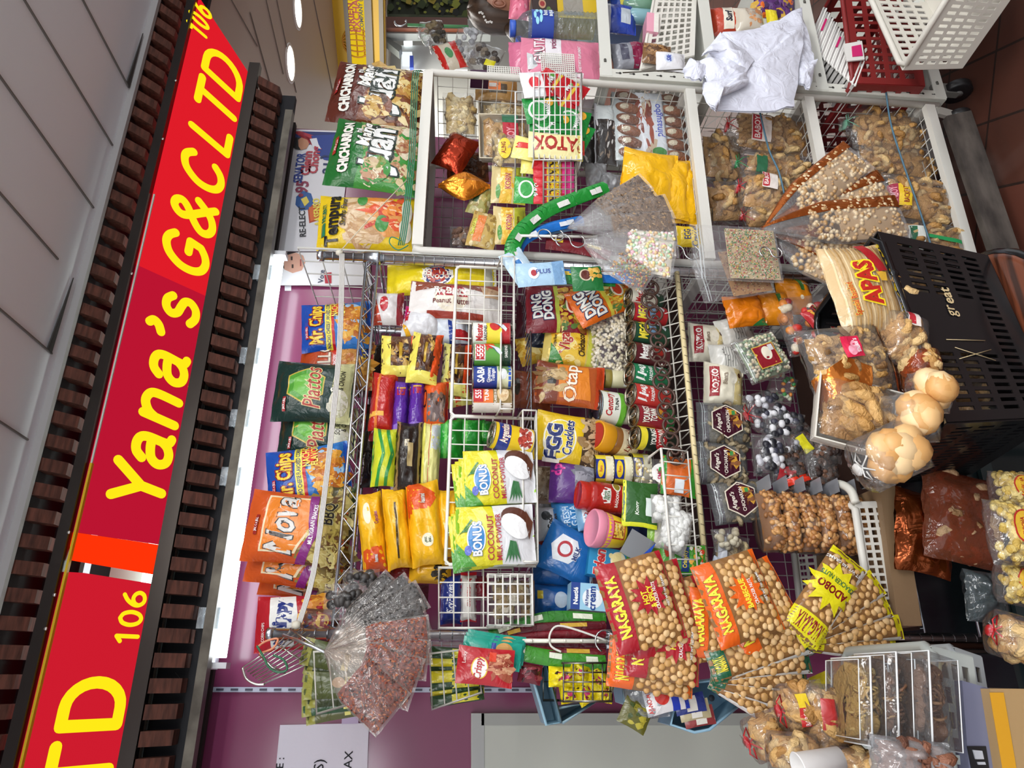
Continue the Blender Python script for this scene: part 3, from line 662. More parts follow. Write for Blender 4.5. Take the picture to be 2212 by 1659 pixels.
# ================================================================== racks
RY, RB = 1.55, 1.95
def wirepanel(mb, a, b, c_, d_, na, nb, r, m, frame=0):    # a->b, d_->c_ quad; na wires across, nb along
    a, b, c_, d_ = map(V, (a, b, c_, d_))
    for i in range(na+1): t = i/na; mb.wire([lerp(a, b, t), lerp(d_, c_, t)], r, m, 5)
    for i in range(nb+1): t = i/nb; mb.wire([lerp(a, d_, t), lerp(b, c_, t)], r, m, 5)
    if frame: mb.wire([a, b, c_, d_], frame, m, 8, True)
XL, XR = P(900, 1372, RY).x, P(900, 562, RY).x
shz = [P(755, 960, RY).z, P(1140, 960, RY).z, .975, .50]
rk = empty('chrome_wire_rack', ((XL+XR)/2, (RY+RB)/2, 0), 'chrome four-post wire rack in the middle, packed with snacks under the lamp', 'rack')
def postx(x): return x
for px, py, top in [(XL, RY, P(580, 1367, RY).z), (XR, RY, P(690, 548, RY).z), (XL, RB, 1.9), (XR, RB, 1.9)]:
    mb = MB(); mb.wire([(px, py, .02), (px, py, top)], .0125, 'c9ccd0/x', 14)
    z = .1
    while z < top-.03: mb.lathe([(.0127, z), (.0131, z+.001), (.0127, z+.002)], '8d9094/x', 14, (px, py, 0), cap=False); z += .025
    mb.lathe([(.0135, top-.012), (.0135, top), (.011, top+.004)], 'b9bcc2/x', 14, (px, py, 0)); part(mb, 'post', rk)
for k, z in enumerate(shz):
    mb = MB(); z0 = z-.028
    if k:
        for yy in (RB,): mb.wire([(XL, yy, z), (XR, yy, z)], .0035, 'c9ccd0/x', 8)
        mb.wire([(XL, RY+.03, z-.012), (XR, RY+.03, z-.012)], .0025, 'b9bcc2/x', 6)
        for xx in (XL, XR): mb.wire([(xx, RY, z-.01), (xx, RB, z-.01)], .0035, 'c9ccd0/x', 8)
        for i in range(1, 36): xx = XL+(XR-XL)*i/36; mb.wire([(xx, RY+.03, z-.01), (xx, RB, z-.01)], .0018, 'b9bcc2/x', 5)
        part(mb, 'wire_shelf', rk); continue
    for yy in (RY-.004, RB):
        mb.wire([(XL, yy, z), (XR, yy, z)], .0035, 'c9ccd0/x', 8); mb.wire([(XL, yy, z0), (XR, yy, z0)], .0035, 'c9ccd0/x', 8)
        n = 26; zz = [(XL+(XR-XL)*i/n, yy, z if i % 2 else z0) for i in range(n+1)]; mb.wire(zz, .0022, 'b9bcc2/x', 5)
    for xx in (XL, XR):
        mb.wire([(xx, RY, z), (xx, RB, z)], .0035, 'c9ccd0/x', 8); mb.wire([(xx, RY, z0), (xx, RB, z0)], .0035, 'c9ccd0/x', 8)
    for i in range(1, 36): xx = XL+(XR-XL)*i/36; mb.wire([(xx, RY, z+.003), (xx, RB, z+.003)], .0018, 'b9bcc2/x', 5)
    for yy in (RY+.13, RY+.27): mb.wire([(XL, yy, z), (XR, yy, z)], .003, 'b9bcc2/x', 6)
    for xx in (XL, XR): mb.lathe([(.016, z0-.006), (.0175, z0), (.0165, z+.006)], 'aeb2b8/x', 14, (xx, RY, 0))
    part(mb, 'wire_shelf', rk)
# liner boards that carry the goods on the wire shelves
for k, z in enumerate(shz[2:]):
    mb = MB(); mb.box(((XL+XR)/2, (RY+RB)/2, z+.006), (XR-XL-.04, RB-RY-.04, .003), '4a3328/m' if k else '3a2a20/m'); part(mb, 'shelf_liner', rk)
# white grid panels at the sides and back
mb = MB(); gr = empty('white_grid_panel', (XR+.018, RY, 0), 'tall white wire grid panel on the right side of the chrome rack', 'grid panel')
wirepanel(mb, (XR+.02, RY-.0, .1), (XR+.02, RB+.03, .1), (XR+.02, RB+.03, 1.94), (XR+.02, RY-.0, 1.94), 7, 36, .0018, 'd9dad6/s', .003); part(mb, 'wire_mesh', gr)
mb = MB(); gl_ = empty('white_grid_panel', ((XL+XR)/2, RB+.02, .3), 'white wire grid standing behind the goods of the chrome rack', 'grid panel')
wirepanel(mb, (XL, RB+.022, .1), (XR, RB+.022, .1), (XR, RB+.022, 1.5), (XL, RB+.022, 1.5), 24, 28, .0014, 'b9b6ae/s', .003); part(mb, 'wire_mesh', gl_)
# front grid basket with narrow ledges (holds cans and sachets)
GY = 1.505
def ledge(name, lab, xt, xb, ya, yb, nx, nz, ly=.055):
    a = P(xt, ya, GY); b = P((xt+20*0), yb, GY); zt = P(xt, ya, GY).z; zb = P(xb, ya, GY).z; x0, x1 = P(xb, ya, GY).x, P(xb, yb, GY).x
    g = empty(name, ((x0+x1)/2, GY, zb), lab, 'wire basket')
    mb = MB(); wirepanel(mb, (x0, GY, zb), (x1, GY, zb), (x1, GY, zt), (x0, GY, zt), nx, nz, .0016, 'e6e4dc/s')
    mb.wire([(x0, GY, zb), (x0, GY, zt-.008), (x0+.008, GY, zt), (x1-.008, GY, zt), (x1, GY, zt-.008), (x1, GY, zb)], .0038, 'ebe9e1/s', 8); part(mb, 'grid_back', g)
    mb = MB(); wirepanel(mb, (x0, GY-ly, zb+.002), (x1, GY-ly, zb+.002), (x1, GY, zb), (x0, GY, zb), nx, 3, .0014, 'dedcd4/s')
    mb.wire([(x0, GY, zb+.04), (x0, GY-ly, zb+.032), (x1, GY-ly, zb+.032), (x1, GY, zb+.04)], .0022, 'e6e4dc/s', 6); mb.wire([(x0, GY-ly, zb+.002), (x0, GY-ly, zb+.032)], .002, 'e6e4dc/s', 5); mb.wire([(x1, GY-ly, zb+.002), (x1, GY-ly, zb+.032)], .002, 'e6e4dc/s', 5)
    part(mb, 'wire_ledge', g); return x0, x1, zb, zt
L1 = ledge('wire_ledge_basket', 'white wire ledge holding four upright fish cans in a row', 974, 1108, 902, 581, 10, 4)
L2 = ledge('wire_ledge_basket', 'white wire ledge holding the coconut powder sachets and meat can', 962, 1158, 1222, 905, 10, 6)
g = empty('small_wire_bin', P(1158, 1295, GY-.03), 'small white wire bin at the lower left end of the ledges', 'wire basket')
mb = MB(); a, b, c_, d_ = (P(x, y, GY-.045) for x, y in ((1152, 1350), (1150, 1240), (1054, 1240), (1054, 1350))); bk = V((0, .05, 0))
wirepanel(mb, a, b, c_, d_, 5, 6, .0018, 'efeee8/s', .0028); wirepanel(mb, a, b, b+bk, a+bk, 5, 3, .0018, 'efeee8/s'); wirepanel(mb, a, d_, d_+bk, a+bk, 6, 3, .0018, 'efeee8/s'); wirepanel(mb, b, c_, c_+bk, b+bk, 6, 3, .0018, 'efeee8/s')
part(mb, 'wire_mesh', g)
a, b, c_, d_ = (P(x, y, GY) for x, y in ((1108, 1357), (1108, 1226), (948, 1226), (948, 1357)))
mb = MB(); wirepanel(mb, a, b, c_, d_, 4, 5, .0016, 'e6e4dc/s', .0034); part(mb, 'grid_back', g)
# lower basket lip with the tape-wrapped rod
mb = MB(); bl = empty('wire_basket_shelf', ((XL+XR)/2, 1.5, .95), 'long white wire basket lip below the row of cans', 'wire basket')
LY = 1.475; za = P(1455, 960, LY).z; zb = P(1497, 960, LY).z; xa, xb = P(1500, 1262, LY).x, P(1465, 590, LY).x
wirepanel(mb, (xa, LY, zb), (xb, LY, zb), (xb, LY+.035, za), (xa, LY+.035, za), 22, 2, .0016, 'd6d3c8/s', .0026)
wirepanel(mb, (xa, LY, zb), (xb, LY, zb), (xb, RB, zb), (xa, RB, zb), 22, 6, .0014, 'a9a69c/s'); part(mb, 'wire_mesh', bl)
mb = MB(); mb.wire([(xa, LY-.004, zb), (xb, LY-.004, zb)], .006, 'd9c99a/p', 10)
n = 34
for i in range(n): xx = xa+(xb-xa)*(i+.5)/n; mb.wire([(xx, LY-.004-.0064, zb-.004), (xx+.003, LY-.004-.0066, zb+.004)], .0007, '6b5f42/p', 4)
part(mb, 'taped_rod', bl, 'cream tape wrapped rod')
# dark scroll edging in front of the cans
sc = MB(); n = 13
a, b = P(1402, 622, 1.46), P(1456, 985, 1.46)
for i in range(n):
    c = lerp(a, b, i/(n-1))+V((0, 0, .004*(1 if i % 2 else -1)))
    sc.wire([c+V((math.cos(k*PI/9)*.0185, 0, math.sin(k*PI/9)*.0185)) for k in range(18)], .0032, '4a332a/s', 6, True)
    for s_ in (-1, 1): sc.wire([c+V((s_*.014, 0, .010)), c+V((s_*.006, 0, .006)), c+V((s_*.004, 0, 0)), c+V((s_*.007, 0, -.006)), c+V((s_*.014, 0, -.010))], .0028, '4a332a/s', 5)
tag(sc.build('scroll_edging', rel=True), 'dark brown scroll-pattern edging strip in front of the sardine cans', 'edging')
# ------------------------------------------------------------------ white display rack on the right
WXL, WXR = P(920, 542, RY).x+.0, P(925, 156, RY).x; WB = 1.95
wr = empty('white_display_rack', ((WXL+WXR)/2, (RY+WB)/2, 0), 'white tube display rack on the right with four tiers of snack bags', 'rack')
for px, py in [(WXL, RY), (WXR, RY), (WXL, WB), (WXR, WB)]:
    mb = MB(); top = 1.655 if py == RY else 1.66
    mb.wire([(px, py, .13), (px, py, top-.02), (px+(.006 if px < 1.3 else -.006), py, top)], .0105, 'dcdad2/s', 12); part(mb, 'post', wr)
wz = [P(925, 165, RY).z, .892, .537, .165]
for k, z in enumerate(wz):
    mb = MB(); mb.box(((WXL+WXR)/2, RY-.004, z), (WXR-WXL-.02, .02, .028), 'e0ded6/s'); mb.box(((WXL+WXR)/2, WB, z), (WXR-WXL-.02, .02, .028), 'cfcdc6/s'); 
    for xx in (WXL, WXR): mb.box((xx, (RY+WB)/2, z), (.02, WB-RY-.02, .028), 'd3d1ca/s')
    zf = z-.0 if k else z
    wirepanel(mb, (WXL, RY, z+.005), (WXR, RY, z+.005), (WXR, WB, z+.005), (WXL, WB, z+.005), 16, 12, .0014, 'c9c7c0/s')
    if k == 0: mb.box(((WXL+WXR)/2, (RY+WB)/2, z+.008), (WXR-WXL-.04, WB-RY-.03, .003), '8e8b84/s')
    part(mb, 'tray', wr)
mb = MB(); wirepanel(mb, (WXL, WB+.012, .14), (WXR, WB+.012, .14), (WXR, WB+.012, 1.64), (WXL, WB+.012, 1.64), 15, 42, .0014, 'bdbab2/s', .003); part(mb, 'wire_back', wr)
for s_, xx in ((0, WXL), (1, WXR)):
    mb = MB(); wirepanel(mb, (xx, RY, .15), (xx, WB, .15), (xx, WB, 1.62), (xx, RY, 1.62), 8, 34, .0013, 'c4c2ba/s', 0); part(mb, 'wire_side', wr)
mb = MB(); mb.hexa([P(x, y, 1.46) for x, y in ((2045, 250), (2098, 238), (2212, 566), (2162, 590))], [P(x, y, 1.46)+V((0, .02, 0)) for x, y in ((2045, 250), (2098, 238), (2212, 566), (2162, 590))], 'worn_plank')
matmod('worn_plank', '57504a', .7, '2f2a27', 9, .35, .65, .25, (1, 3, 3)); _M.pop('worn_plank_', None)
o = tag(mb.build('skirting_plank', rel=True), 'worn grey plank leaning along the foot of the white display rack', 'plank')
for xx in (WXL+.02, WXR-.02):
    mb = MB(); mb.lathe([(.03, -.011), (.034, -.008), (.034, .008), (.03, .011)], '1b1a1b/s', 18, (xx, RY+.02, .055), Matrix.Rotation(PI/2, 3, 'Y')); mb.lathe([(.012, -.013), (.012, .013)], '8d8a86/s', 12, (xx, RY+.02, .055), Matrix.Rotation(PI/2, 3, 'Y'))
    mb.bar((xx, RY+.02, .055), (xx, RY+.0, .14), .03, .012, 'b9b6ae/s'); part(mb, 'caster', wr)
# ------------------------------------------------------------------ slotted-angle rack at the right edge
AY = 1.53
ar = empty('slotted_angle_rack', P(1700, 190, AY), 'white slotted-angle rack at the right edge, dressed with baskets', 'rack')
a0, a1 = P(1303, 167, AY), P(2040, 212, AY); ax_ = (a0.x+a1.x)/2
mb = MB(); zt_, zb_ = 1.75, P(2045, 215, AY).z
zt_ = P(1296, 167, AY).z
# flange facing the viewer and flange going back
mb.box((ax_+.0155, AY+.001, (zt_+zb_)/2), (.031, .002, zt_-zb_), 'cfcfc6/s'); mb.box((ax_+.0, AY+.016, (zt_+zb_)/2), (.002, .030, zt_-zb_), 'bdbdb4/s')
nh = 26
for i in range(nh):
    z = zb_+.03+(zt_-zb_-.05)*i/(nh-1)
    mb.add([(ax_+.016+.0042*math.cos(k*PI/5), AY-.0004, z+.0042*math.sin(k*PI/5)) for k in range(10)]+[(ax_+.0145, AY-.0004, z+.003), (ax_+.0175, AY-.0004, z+.003), (ax_+.0175, AY-.0004, z+.013), (ax_+.0145, AY-.0004, z+.013)], [tuple(range(10)), (10, 11, 12, 13)], '2a2824/m')
    mb.add([(ax_-.0014, AY+.016+.0042*math.cos(k*PI/5), z+.0042*math.sin(k*PI/5)) for k in range(10)], [tuple(range(10))], '3a3833/m')
part(mb, 'slotted_post', ar)
mb = MB(); mb.box((ax_+.85, AY+.001, (zt_+zb_)/2+.1), (.031, .002, zt_-zb_), 'cfcfc6/s'); part(mb, 'slotted_post', ar)
mb = MB(); mb.box((ax_+.03, AY+.42, (zt_+zb_)/2), (.031, .002, zt_-zb_), 'cfcfc6/s'); part(mb, 'slotted_post', ar)
az = [P(1306, 120, AY).z, P(1526, 60, AY).z, P(1757, 100, AY).z, P(2003, 110, AY).z]
for k, z in enumerate(az):
    mb = MB(); x0, x1 = ax_+.004, ax_+.85
    mb.box(((x0+x1)/2, AY+.001, z-.002), (x1-x0, .004, .034), 'd3d4cc/s'); mb.box(((x0+x1)/2, AY+.22, z-.012), (x1-x0, .42, .004), 'c2c3bb/s'); mb.box((x0+.003, AY+.2, z-.002), (.004, .4, .034), 'b9bab2/s')
    for i in range(2): mb.wire([(x0+.05+.3*i, AY-.0015, z), (x0+.06+.3*i, AY-.0015, z)], .004, '55534d/m', 6)
    part(mb, 'shelf', ar)
mb = MB()
c = P(2082, 198, AY+.03); mb.lathe([(.036, -.013), (.042, -.01), (.042, .01), (.036, .013)], '19181a/s', 20, (c.x, c.y, .045), Matrix.Rotation(PI/2, 3, 'Y')); mb.lathe([(.014, -.016), (.014, .016)], '6d6b68/s', 12, (c.x, c.y, .045), Matrix.Rotation(PI/2, 3, 'Y')); mb.bar((c.x, c.y, .045), (c.x, c.y, zb_+.01), .036, .02, '77756f/s')
part(mb, 'caster', ar)
# ================================================================== goods: helpers
def T(txt, s, t, cap, c, ol=None, rot=0, bold=.03, sh=0, sx=1, ow=.05):
    o = []
    if ol: o.append(('t', txt, s, t, cap, ol, rot, bold+ow, sh, sx))
    return o+[('t', txt, s, t, cap, c, rot, bold, sh, sx)]
CHIP = ['d98a2b', 'e8a53a', 'c97420', 'f0b850', 'b8651c']
def backside(mb, w, h): pass
# ---- chip bags standing on the top chrome shelf
def mrchips(lab, x, y, w, h, Y, roll):
    it = [('p', [(-1, .1), (1, .1), (1, -1), (-1, -1)], '2f78c8'), ('e', .1, -.45, .75, .42, 'a9cdea')]
    it += [('sc', -.7, -.85, .75, -.15, 40, .17, CHIP, 3)]
    it += [('r', -1, .02, 1, .12, 'c3202c'), ('r', -1, .10, 1, .28, 'efe14a')]+T('NACHO CHEESE FLAVORED CORN', 0, .19, .10, '1c2f6a', sx=.7)
    it += T('Mr. Chips', 0, .5, .36, 'f2cf3c', '8c1d24', sh=.15, sx=.62, bold=.05, ow=.09)+[('r', -.55, .78, -.05, .86, 'c3202c')]+T('JACK n JILL', -.3, .82, .06, 'ffffff', sx=.8)
    it += [('e', .62, -.1, .28, .16, 'd8302c')]+T('NACHO\nFLAVOR', .62, -.1, .17, 'f6e25a', sx=.7)
    return bag('chip_bag', lab, 'snack bag', x, y, w, h, Y, '1b4fae', it, roll, .055, group=None)
mrchips('blue corn chip bag standing beside the orange bag, under the right half of the lamp', 727, 706, 104, 150, 1.66, -3)
mrchips('blue corn chip bag standing between the dark green bags and the big orange bag', 668, 1028, 128, 180, 1.62, -7)
bag('chip_bag', 'brick orange cracker bag peeking out between the blue and the dark green bags', 'snack bag', 728, 790, 106, 158, 1.68, 'b8481f',
    [('r', -1, -1, 1, -.1, 'c58a3a'), ('sc', -.8, -.9, .8, -.15, 34, .2, ['dba04a', 'c98a34', 'b96e2a', 'e6b466'], 4)]+T('QUILLOS', .05, .28, .34, 'e9dcc8', '5a3a2c', sx=.8, bold=.02)+[('r', -.7, -.02, .5, .08, 'c92f22')]+T('FLOUR CRACKERS', -.1, .03, .07, 'ffffff', sx=.7)+[('e', .5, -.75, .3, .13, '1f3f8f'), ('r', .1, -.98, .9, -.86, 'a51f1c')]+T('EXTRA', .5, -.75, .11, 'f3d84a'), 2)
def piattos(lab, x, y, w, h, Y, roll):
    it = [('hex', .1, .18, .52, 'c9b04a'), ('hex', .1, .18, .48, '4f9a35'), ('hex', .1, .18, .34, '6bb446')]
    it += T('Piattos', .05, .02, .42, 'a9322a', 'e7d79a', rot=-4, sh=.35, sx=.72, bold=.01, ow=.05)
    it += [('r', -1, -1, 1, -.48, 'cfcf9a'), ('e', -.4, -.66, .45, .22, 'e9e7d3'), ('sc', -.75, -.85, .0, -.5, 10, .12, ['dcdccb', 'c7c7a6', 'f0efe2'], 5)]+T('SOUR CREAM\n& ONION', .32, -.62, .12, '2c2c24', sx=.72, bold=.02)
    it += [('r', -.75, .62, -.3, .70, 'a82a2e')]+T('JACK n JILL', -.52, .66, .05, 'ffffff', sx=.8)
    return bag('chip_bag', lab, 'snack bag', x, y, w, h, Y, '12302a', it, roll, .06)
piattos('dark green potato crisp bag with a green hexagon, foremost of the two', 680, 848, 132, 172, 1.61, 5)
piattos('dark green potato crisp bag half hidden behind its twin, nearer the left', 688, 935, 112, 165, 1.65, 4)
def nova(lab, x, y, w, h, Y, roll, hero=True):
    it = [('r', -1, -1, 1, -.3, '6b4a2a'), ('sc', -.85, -.95, .9, -.3, 46, .2, ['cdbb6c', 'b9a552', 'ddcf88', '8f7a3c', 'c9b264'], 6)]
    it += [('p', [(-.75, .62), (.85, .62), (.85, -.28), (.1, -.42), (-.75, -.1)], 'f0dcb4'), ('p', [(-.7, .58), (.8, .58), (.8, -.23), (.1, -.37), (-.7, -.06)], 'e9852a')]
    it += T('Nova', .02, .24, .52, 'dedcd8', '3a3230', sh=.25, sx=.74, bold=.03, ow=.05)
    it += [('p', [(-1, -.1), (-.2, -.34), (1, -.2), (1, -.38), (-.2, -.5), (-1, -.3)], '8a2a80')]+T('MULTIGRAIN SNACKS', .1, -.38, .08, 'ffffff', rot=0, sx=.75)
    it += [('r', -.3, .72, .25, .79, '9b2a22')]+T('JACK n JILL', -.02, .755, .05, 'ffffff', sx=.8)+T('BBQ', .45, -.66, .22, '2e2a26', 'd9cf8c', sx=.8)
    return bag('chip_bag', lab, 'snack bag', x, y, w, h, Y, 'd1581f', it, roll, .065)
nova('large orange multigrain snack bag leaning in front of its twins', 640, 1142, 158, 212, 1.58, 8)
nova('orange multigrain snack bag directly behind the foremost one, its tip showing', 645, 1196, 150, 205, 1.63, 11)
nova('last orange multigrain snack bag, squeezed beside the red bag', 662, 1240, 110, 190, 1.68, 9)
def chippy(lab, x, y, w, h, Y, roll):
    it = [('r', -1, -1, 1, -.25, 'b42a30'), ('sc', -.8, -.95, .9, -.2, 34, .17, CHIP, 8), ('p', [(-.9, .55), (.95, .66), (.98, .02), (.3, -.1), (-.88, 0)], 'e8e8e4')]
    it += T('Chippy', .05, .3, .34, '1c2f7c', sh=.1, sx=.85, bold=.09)+T('CORN CHIPS', -.3, .78, .08, 'e9d8d4', sx=.7)
    return bag('chip_bag', lab, 'snack bag', x, y, w, h, Y, 'b01c28', it, roll, .055)
chippy('red corn chip bag with dark blue letters at the far left of the top shelf', 640, 1345, 122, 172, 1.60, 0)
bag('chip_bag', 'brown patterned snack pouch tucked below the red corn chip bag', 'snack bag', 690, 1345, 62, 84, 1.57, '6b4638', [('sc', -.9, -.9, .9, .9, 60, .12, ['8f5f48', '3a2c2a', 'b98a5a', '8c2a2a', '2d3a66'], 9), ('e', .1, -.2, .6, .45, '7c1f22'), ('e', .1, -.2, .5, .34, 'c9a24a'), ('r', -.3, -.3, .5, -.1, '7c1f22')], 4, .03)
bag('chip_bag', 'olive snack pouch squeezed between the orange bags and the zigzag rail', 'snack bag', 735, 1105, 110, 70, 1.6, '4d4a2c', [('sc', -.9, -.9, .9, .9, 50, .3, ['b9a552', '8f7a3c', '3a4a2a', 'd8d0a0'], 10)], 3, .03)
# ---- bags on top of the white rack
def chich(lab, x, y, w, h, Y, roll, base, dk, lt, cols):
    it = [('p', [(-1, .35), (.1, .2), (1, .5), (1, -1), (-1, -1)], lt), ('sc', -.9, -.95, .95, .1, 70, .2, cols, 11), ('sc', .1, -.9, .9, .3, 24, .22, cols, 12)]
    it += [('p', [(-.95, .1), (.2, .25), (.9, .62), (.95, .3), (.4, -.05), (-.8, -.1)], dk)] if False else []
    it += T('CHICHARRON', .02, .66, .2, 'f1efe6', '2c1a14', rot=-3, sx=.74, bold=.08)+T('ni', .5, .44, .14, 'f1efe6', '2c1a14', sx=.9)
    it += T('Mang', .42, .22, .3, 'f4f3ee', '1c2a1e', sh=.2, sx=.8, bold=.05, ow=.06)+T('Juan', .0, -.12, .62, 'e9eae8', '1c2a1e', sh=.1, sx=.78, bold=.05, ow=.07)
    it += [('e', -.55, -.1, .34, .3, lt), ('sc', -.8, -.3, -.35, .1, 14, .14, cols, 13), ('r', -.2, .84, .3, .92, 'a82a2e')]+T('JACK n JILL', .05, .88, .05, 'ffffff', sx=.8)
    return bag('chip_bag', lab, 'snack bag', x, y, w, h, Y, base, it, roll, .07, e=3)
chich('brown pork crackling bag at the right end on top of the white rack', 818, 210, 134, 200, 1.60, 10, '5c2618', '3a1810', '7a4226', ['c9a050', 'e0c988', '7a4a20', 'b5803a', '4d2a16', 'ecd9a4'])
chich('green pork crackling bag leaning beside the yellow prawn cracker bag', 814, 340, 148, 200, 1.57, 10, '1f6b2c', '123f1b', '3f8f3a', ['c9ac86', 'b4835a', 'e4d6bc', '9a5f44', '7a8a3a', 'd8c49a'])
chippy('red corn chip bag wedged between the brown and the green bags', 848, 285, 84, 150, 1.66, 8)
o = bag('chip_bag', 'tall yellow prawn cracker bag next to the top of the chrome rack', 'snack bag', 800, 484, 118, 222, 1.59, 'e3c21e',
    [('r', -.88, -.2, .8, .42, 'cfae86'), ('sc', -.8, -.2, .7, .4, 30, .2, ['d9bf9a', 'c9a678', 'b98f60'], 14), ('p', [(-.6, -.75), (.3, -.85), (.85, -.3), (.6, .1), (-.2, .05), (-.7, -.3)], 'd8924a'),
     ('sc', -.3, -.6, .8, .1, 26, .14, ['d9542a', 'e88a3a', 'f0c9a0', 'c03a22'], 15), ('e', -.25, -.25, .3, .13, '3f8a3a'), ('e', .65, .15, .25, .1, '3f8a3a'), ('e', -.4, -.7, .4, .12, 'dcd6c4'), ('e', .3, -.72, .5, .1, 'd2cfc0')]
    + [('r', -.6, .84, -.15, .93, '1f7a5a')]+T('REGENT', .25, .885, .09, '1f7a5a', sx=.9)+T('Tempura', -.02, .67, .26, '1d1a18', sx=.85, bold=.05, sh=.05)+T('Shrimp Flavor', .2, .48, .11, '2c2a22', sx=.8, sh=.3), 2, .07)
# ---- ties of green and white string round the bags
def string(name, lab, pts, Y, r, c, cat='string'):
    mb = MB(); q = crom([tuple(P(x, y, Y if len(pz) < 1 else pz[0])) for x, y, *pz in pts], 4); mb.wire(q, r, c, 6); return tag(mb.build(name, rel=True), lab, cat)
mb = MB()
for k in range(4):
    mb.wire(crom([tuple(P(882+k*4+a, y, Y)) for a, y, Y in ((20, 155, 1.6), (10, 158, 1.535), (6, 230, 1.525), (2, 330, 1.52), (-6, 420, 1.52), (-16, 500, 1.53), (-22, 530, 1.54))], 5), .0016, '2a7f62/s', 5)
mb.wire(crom([tuple(P(x, y, 1.52)) for x, y in ((866, 520), (846, 512), (842, 526), (860, 540), (882, 530))], 5), .0015, '2a7f62/s', 5)
tag(mb.build('plastic_twine', rel=True), 'green plastic twine strands tied across the bags on the white rack', 'twine')
mb = MB(); mb.wire([P(733, 545, 1.53), P(800, 470, 1.515), P(878, 390, 1.515)], .0014, 'd9cdb4/s', 5)
tag(mb.build('cord', rel=True), 'thin beige cord slanting across the yellow prawn cracker bag', 'cord')
mb = MB()
for k in range(4):
    mb.wire(crom([tuple(P(x+k*3, y, 1.515)) for x, y in ((734, 548), (733, 640), (728, 760), (715, 900), (695, 1080), (672, 1240), (642, 1345))], 5), .0016, 'd8d6d2/s', 5)
mb.lathe([(.006, -.008), (.009, 0), (.006, .008)], 'dcd8c8/s', 10, P(640, 1350, 1.515)); mb.lathe([(.005, -.008), (.008, 0), (.005, .008)], 'dcd8c8/s', 10, P(733, 546, 1.52))
tag(mb.build('plastic_twine', rel=True), 'white plastic twine stretched along the chip bags of the top shelf', 'twine')
# ---- upper tier of the white rack
def foilbag(lab, x, y, w, h, Y, roll, base, d=.04, items=(), name='foil_pouch', cat='pouch', **k): return bag(name, lab, cat, x, y, w, h, Y, base, items, roll, d, **k)
PALE = ['d6c08a/r', 'c8ad72/r', 'e2d0a0/r', 'bfa062/r']
cbag('puff_snack_pack', 'clear pack of pale puffed snacks in the upper right of the white rack', 'snack pack', 993, 250, 100, 72, 1.63, 'crackle', 22, 0, .05, cname='puffed_snacks', cols=PALE, R_=.011, r=.011, tied=False)
o = foilbag('brown kraft pouch with an orange label at the right post of the white rack', 1072, 196, 46, 90, 1.68, 2, 'a9824a', .03, [('r', -.5, -.5, .4, .35, '4f4432'), ('r', -.3, -.2, .5, .5, 'd8702c'), ('r', .0, .0, .4, .35, 'c8c4ba')], 'kraft_pouch')
def tray(name, lab, cat, x, y, w, h, Y, n, cols, seed, label=None, roll=0, R_=.014, r=.010, d=.04, tcol='d8cdb4/s', cn='pork_cracklings', yaw=0):
    c, W, H, rl = place(x, y, w, h, Y, roll); e = empty(name, c, lab, cat, rot=(0, rl, math.radians(yaw)))
    mb = MB(); k = .86
    q0 = [(-W/2, -d*.3, -H/2), (W/2, -d*.3, -H/2), (W/2, -d*.3, H/2), (-W/2, -d*.3, H/2)]; q1 = [(a*k, d*.5, b*k) for a, _, b in q0]; q2 = [(a*(k-.03), d*.42, b*(k-.03)) for a, _, b in q0]; q3 = [(a*.96, -d*.3, b*.96) for a, _, b in q0]
    mb.add(q0+q1+q2+q3, [(0, 4, 5, 1), (1, 5, 6, 2), (2, 6, 7, 3), (3, 7, 4, 0), (7, 6, 5, 4), (8, 9, 10, 11), (12, 13, 9, 8), (13, 14, 10, 9), (14, 15, 11, 10), (15, 12, 8, 11), (0, 1, 13, 12), (1, 2, 14, 13), (2, 3, 15, 14), (3, 0, 12, 15)], tcol)
    mb.build('foam_tray', e)
    cb = MB(); crackle(cb, W*.93, H*.93, d*1.1, n, seed, R_, r, cols); q = cb.build(cn, e); q['kind'] = 'stuff'
    f = pillow(W*1.01, H*1.01, d*1.5, seed, 5, .02, .0, .03); mb = MB(); shell(mb, f, 'ffffff/t.03', 12, 12); mb.build('cling_film', e)
    if label: child_art(e, f, W, H, 'paper_label', label, .001)
    return e
tray('crackling_tray', 'clear topped tray of round puffs standing behind the labelled tray', 'snack tray', 1088, 243, 40, 108, 1.70, 16, PALE, 3)
tray('crackling_tray', 'tray of round pork puffs with a red and green label in the white rack', 'snack tray', 1090, 300, 96, 112, 1.62, 22, ['c9a468/r', 'b98d4c/r', 'd8bb84/r'], 4, [('r', -.9, -.5, .4, .1, 'b52a38'), ('r', .4, -.5, .95, .1, '2f6b4a')]+T('BABOY', -.25, -.2, .3, 'e9a0a8', rot=0, sx=.7), R_=.012, r=.012)
def twist(lab, x, y, w, h, Y, c1, c2, roll=0):
    c, W, H, rl = place(x, y, w, h, Y, roll); mb = MB(); f0 = pillow(W, H, .045, x*.1, 1.6, .02, .0, .12)
    def f(s, t, off=0, side=-1):
        p = f0(s, t, off, side); k = max(.16, 1-abs(t)**1.5); p.x *= k; return p
    shell(mb, f, c1, 18, 22, c2); o = mb.build('foil_pouch', loc=c); o.rotation_euler = (0, rl, 0); return tag(o, lab, 'pouch')
twist('shiny gold orange twisted foil pouch hanging in the upper white rack', 1003, 402, 62, 112, 1.60, 'e0892a/f', 'b04a18/f')
foilbag('dark red foil bag crumpled above the gold pouch', 985, 330, 84, 66, 1.63, 28, '9a3016/f', .04)
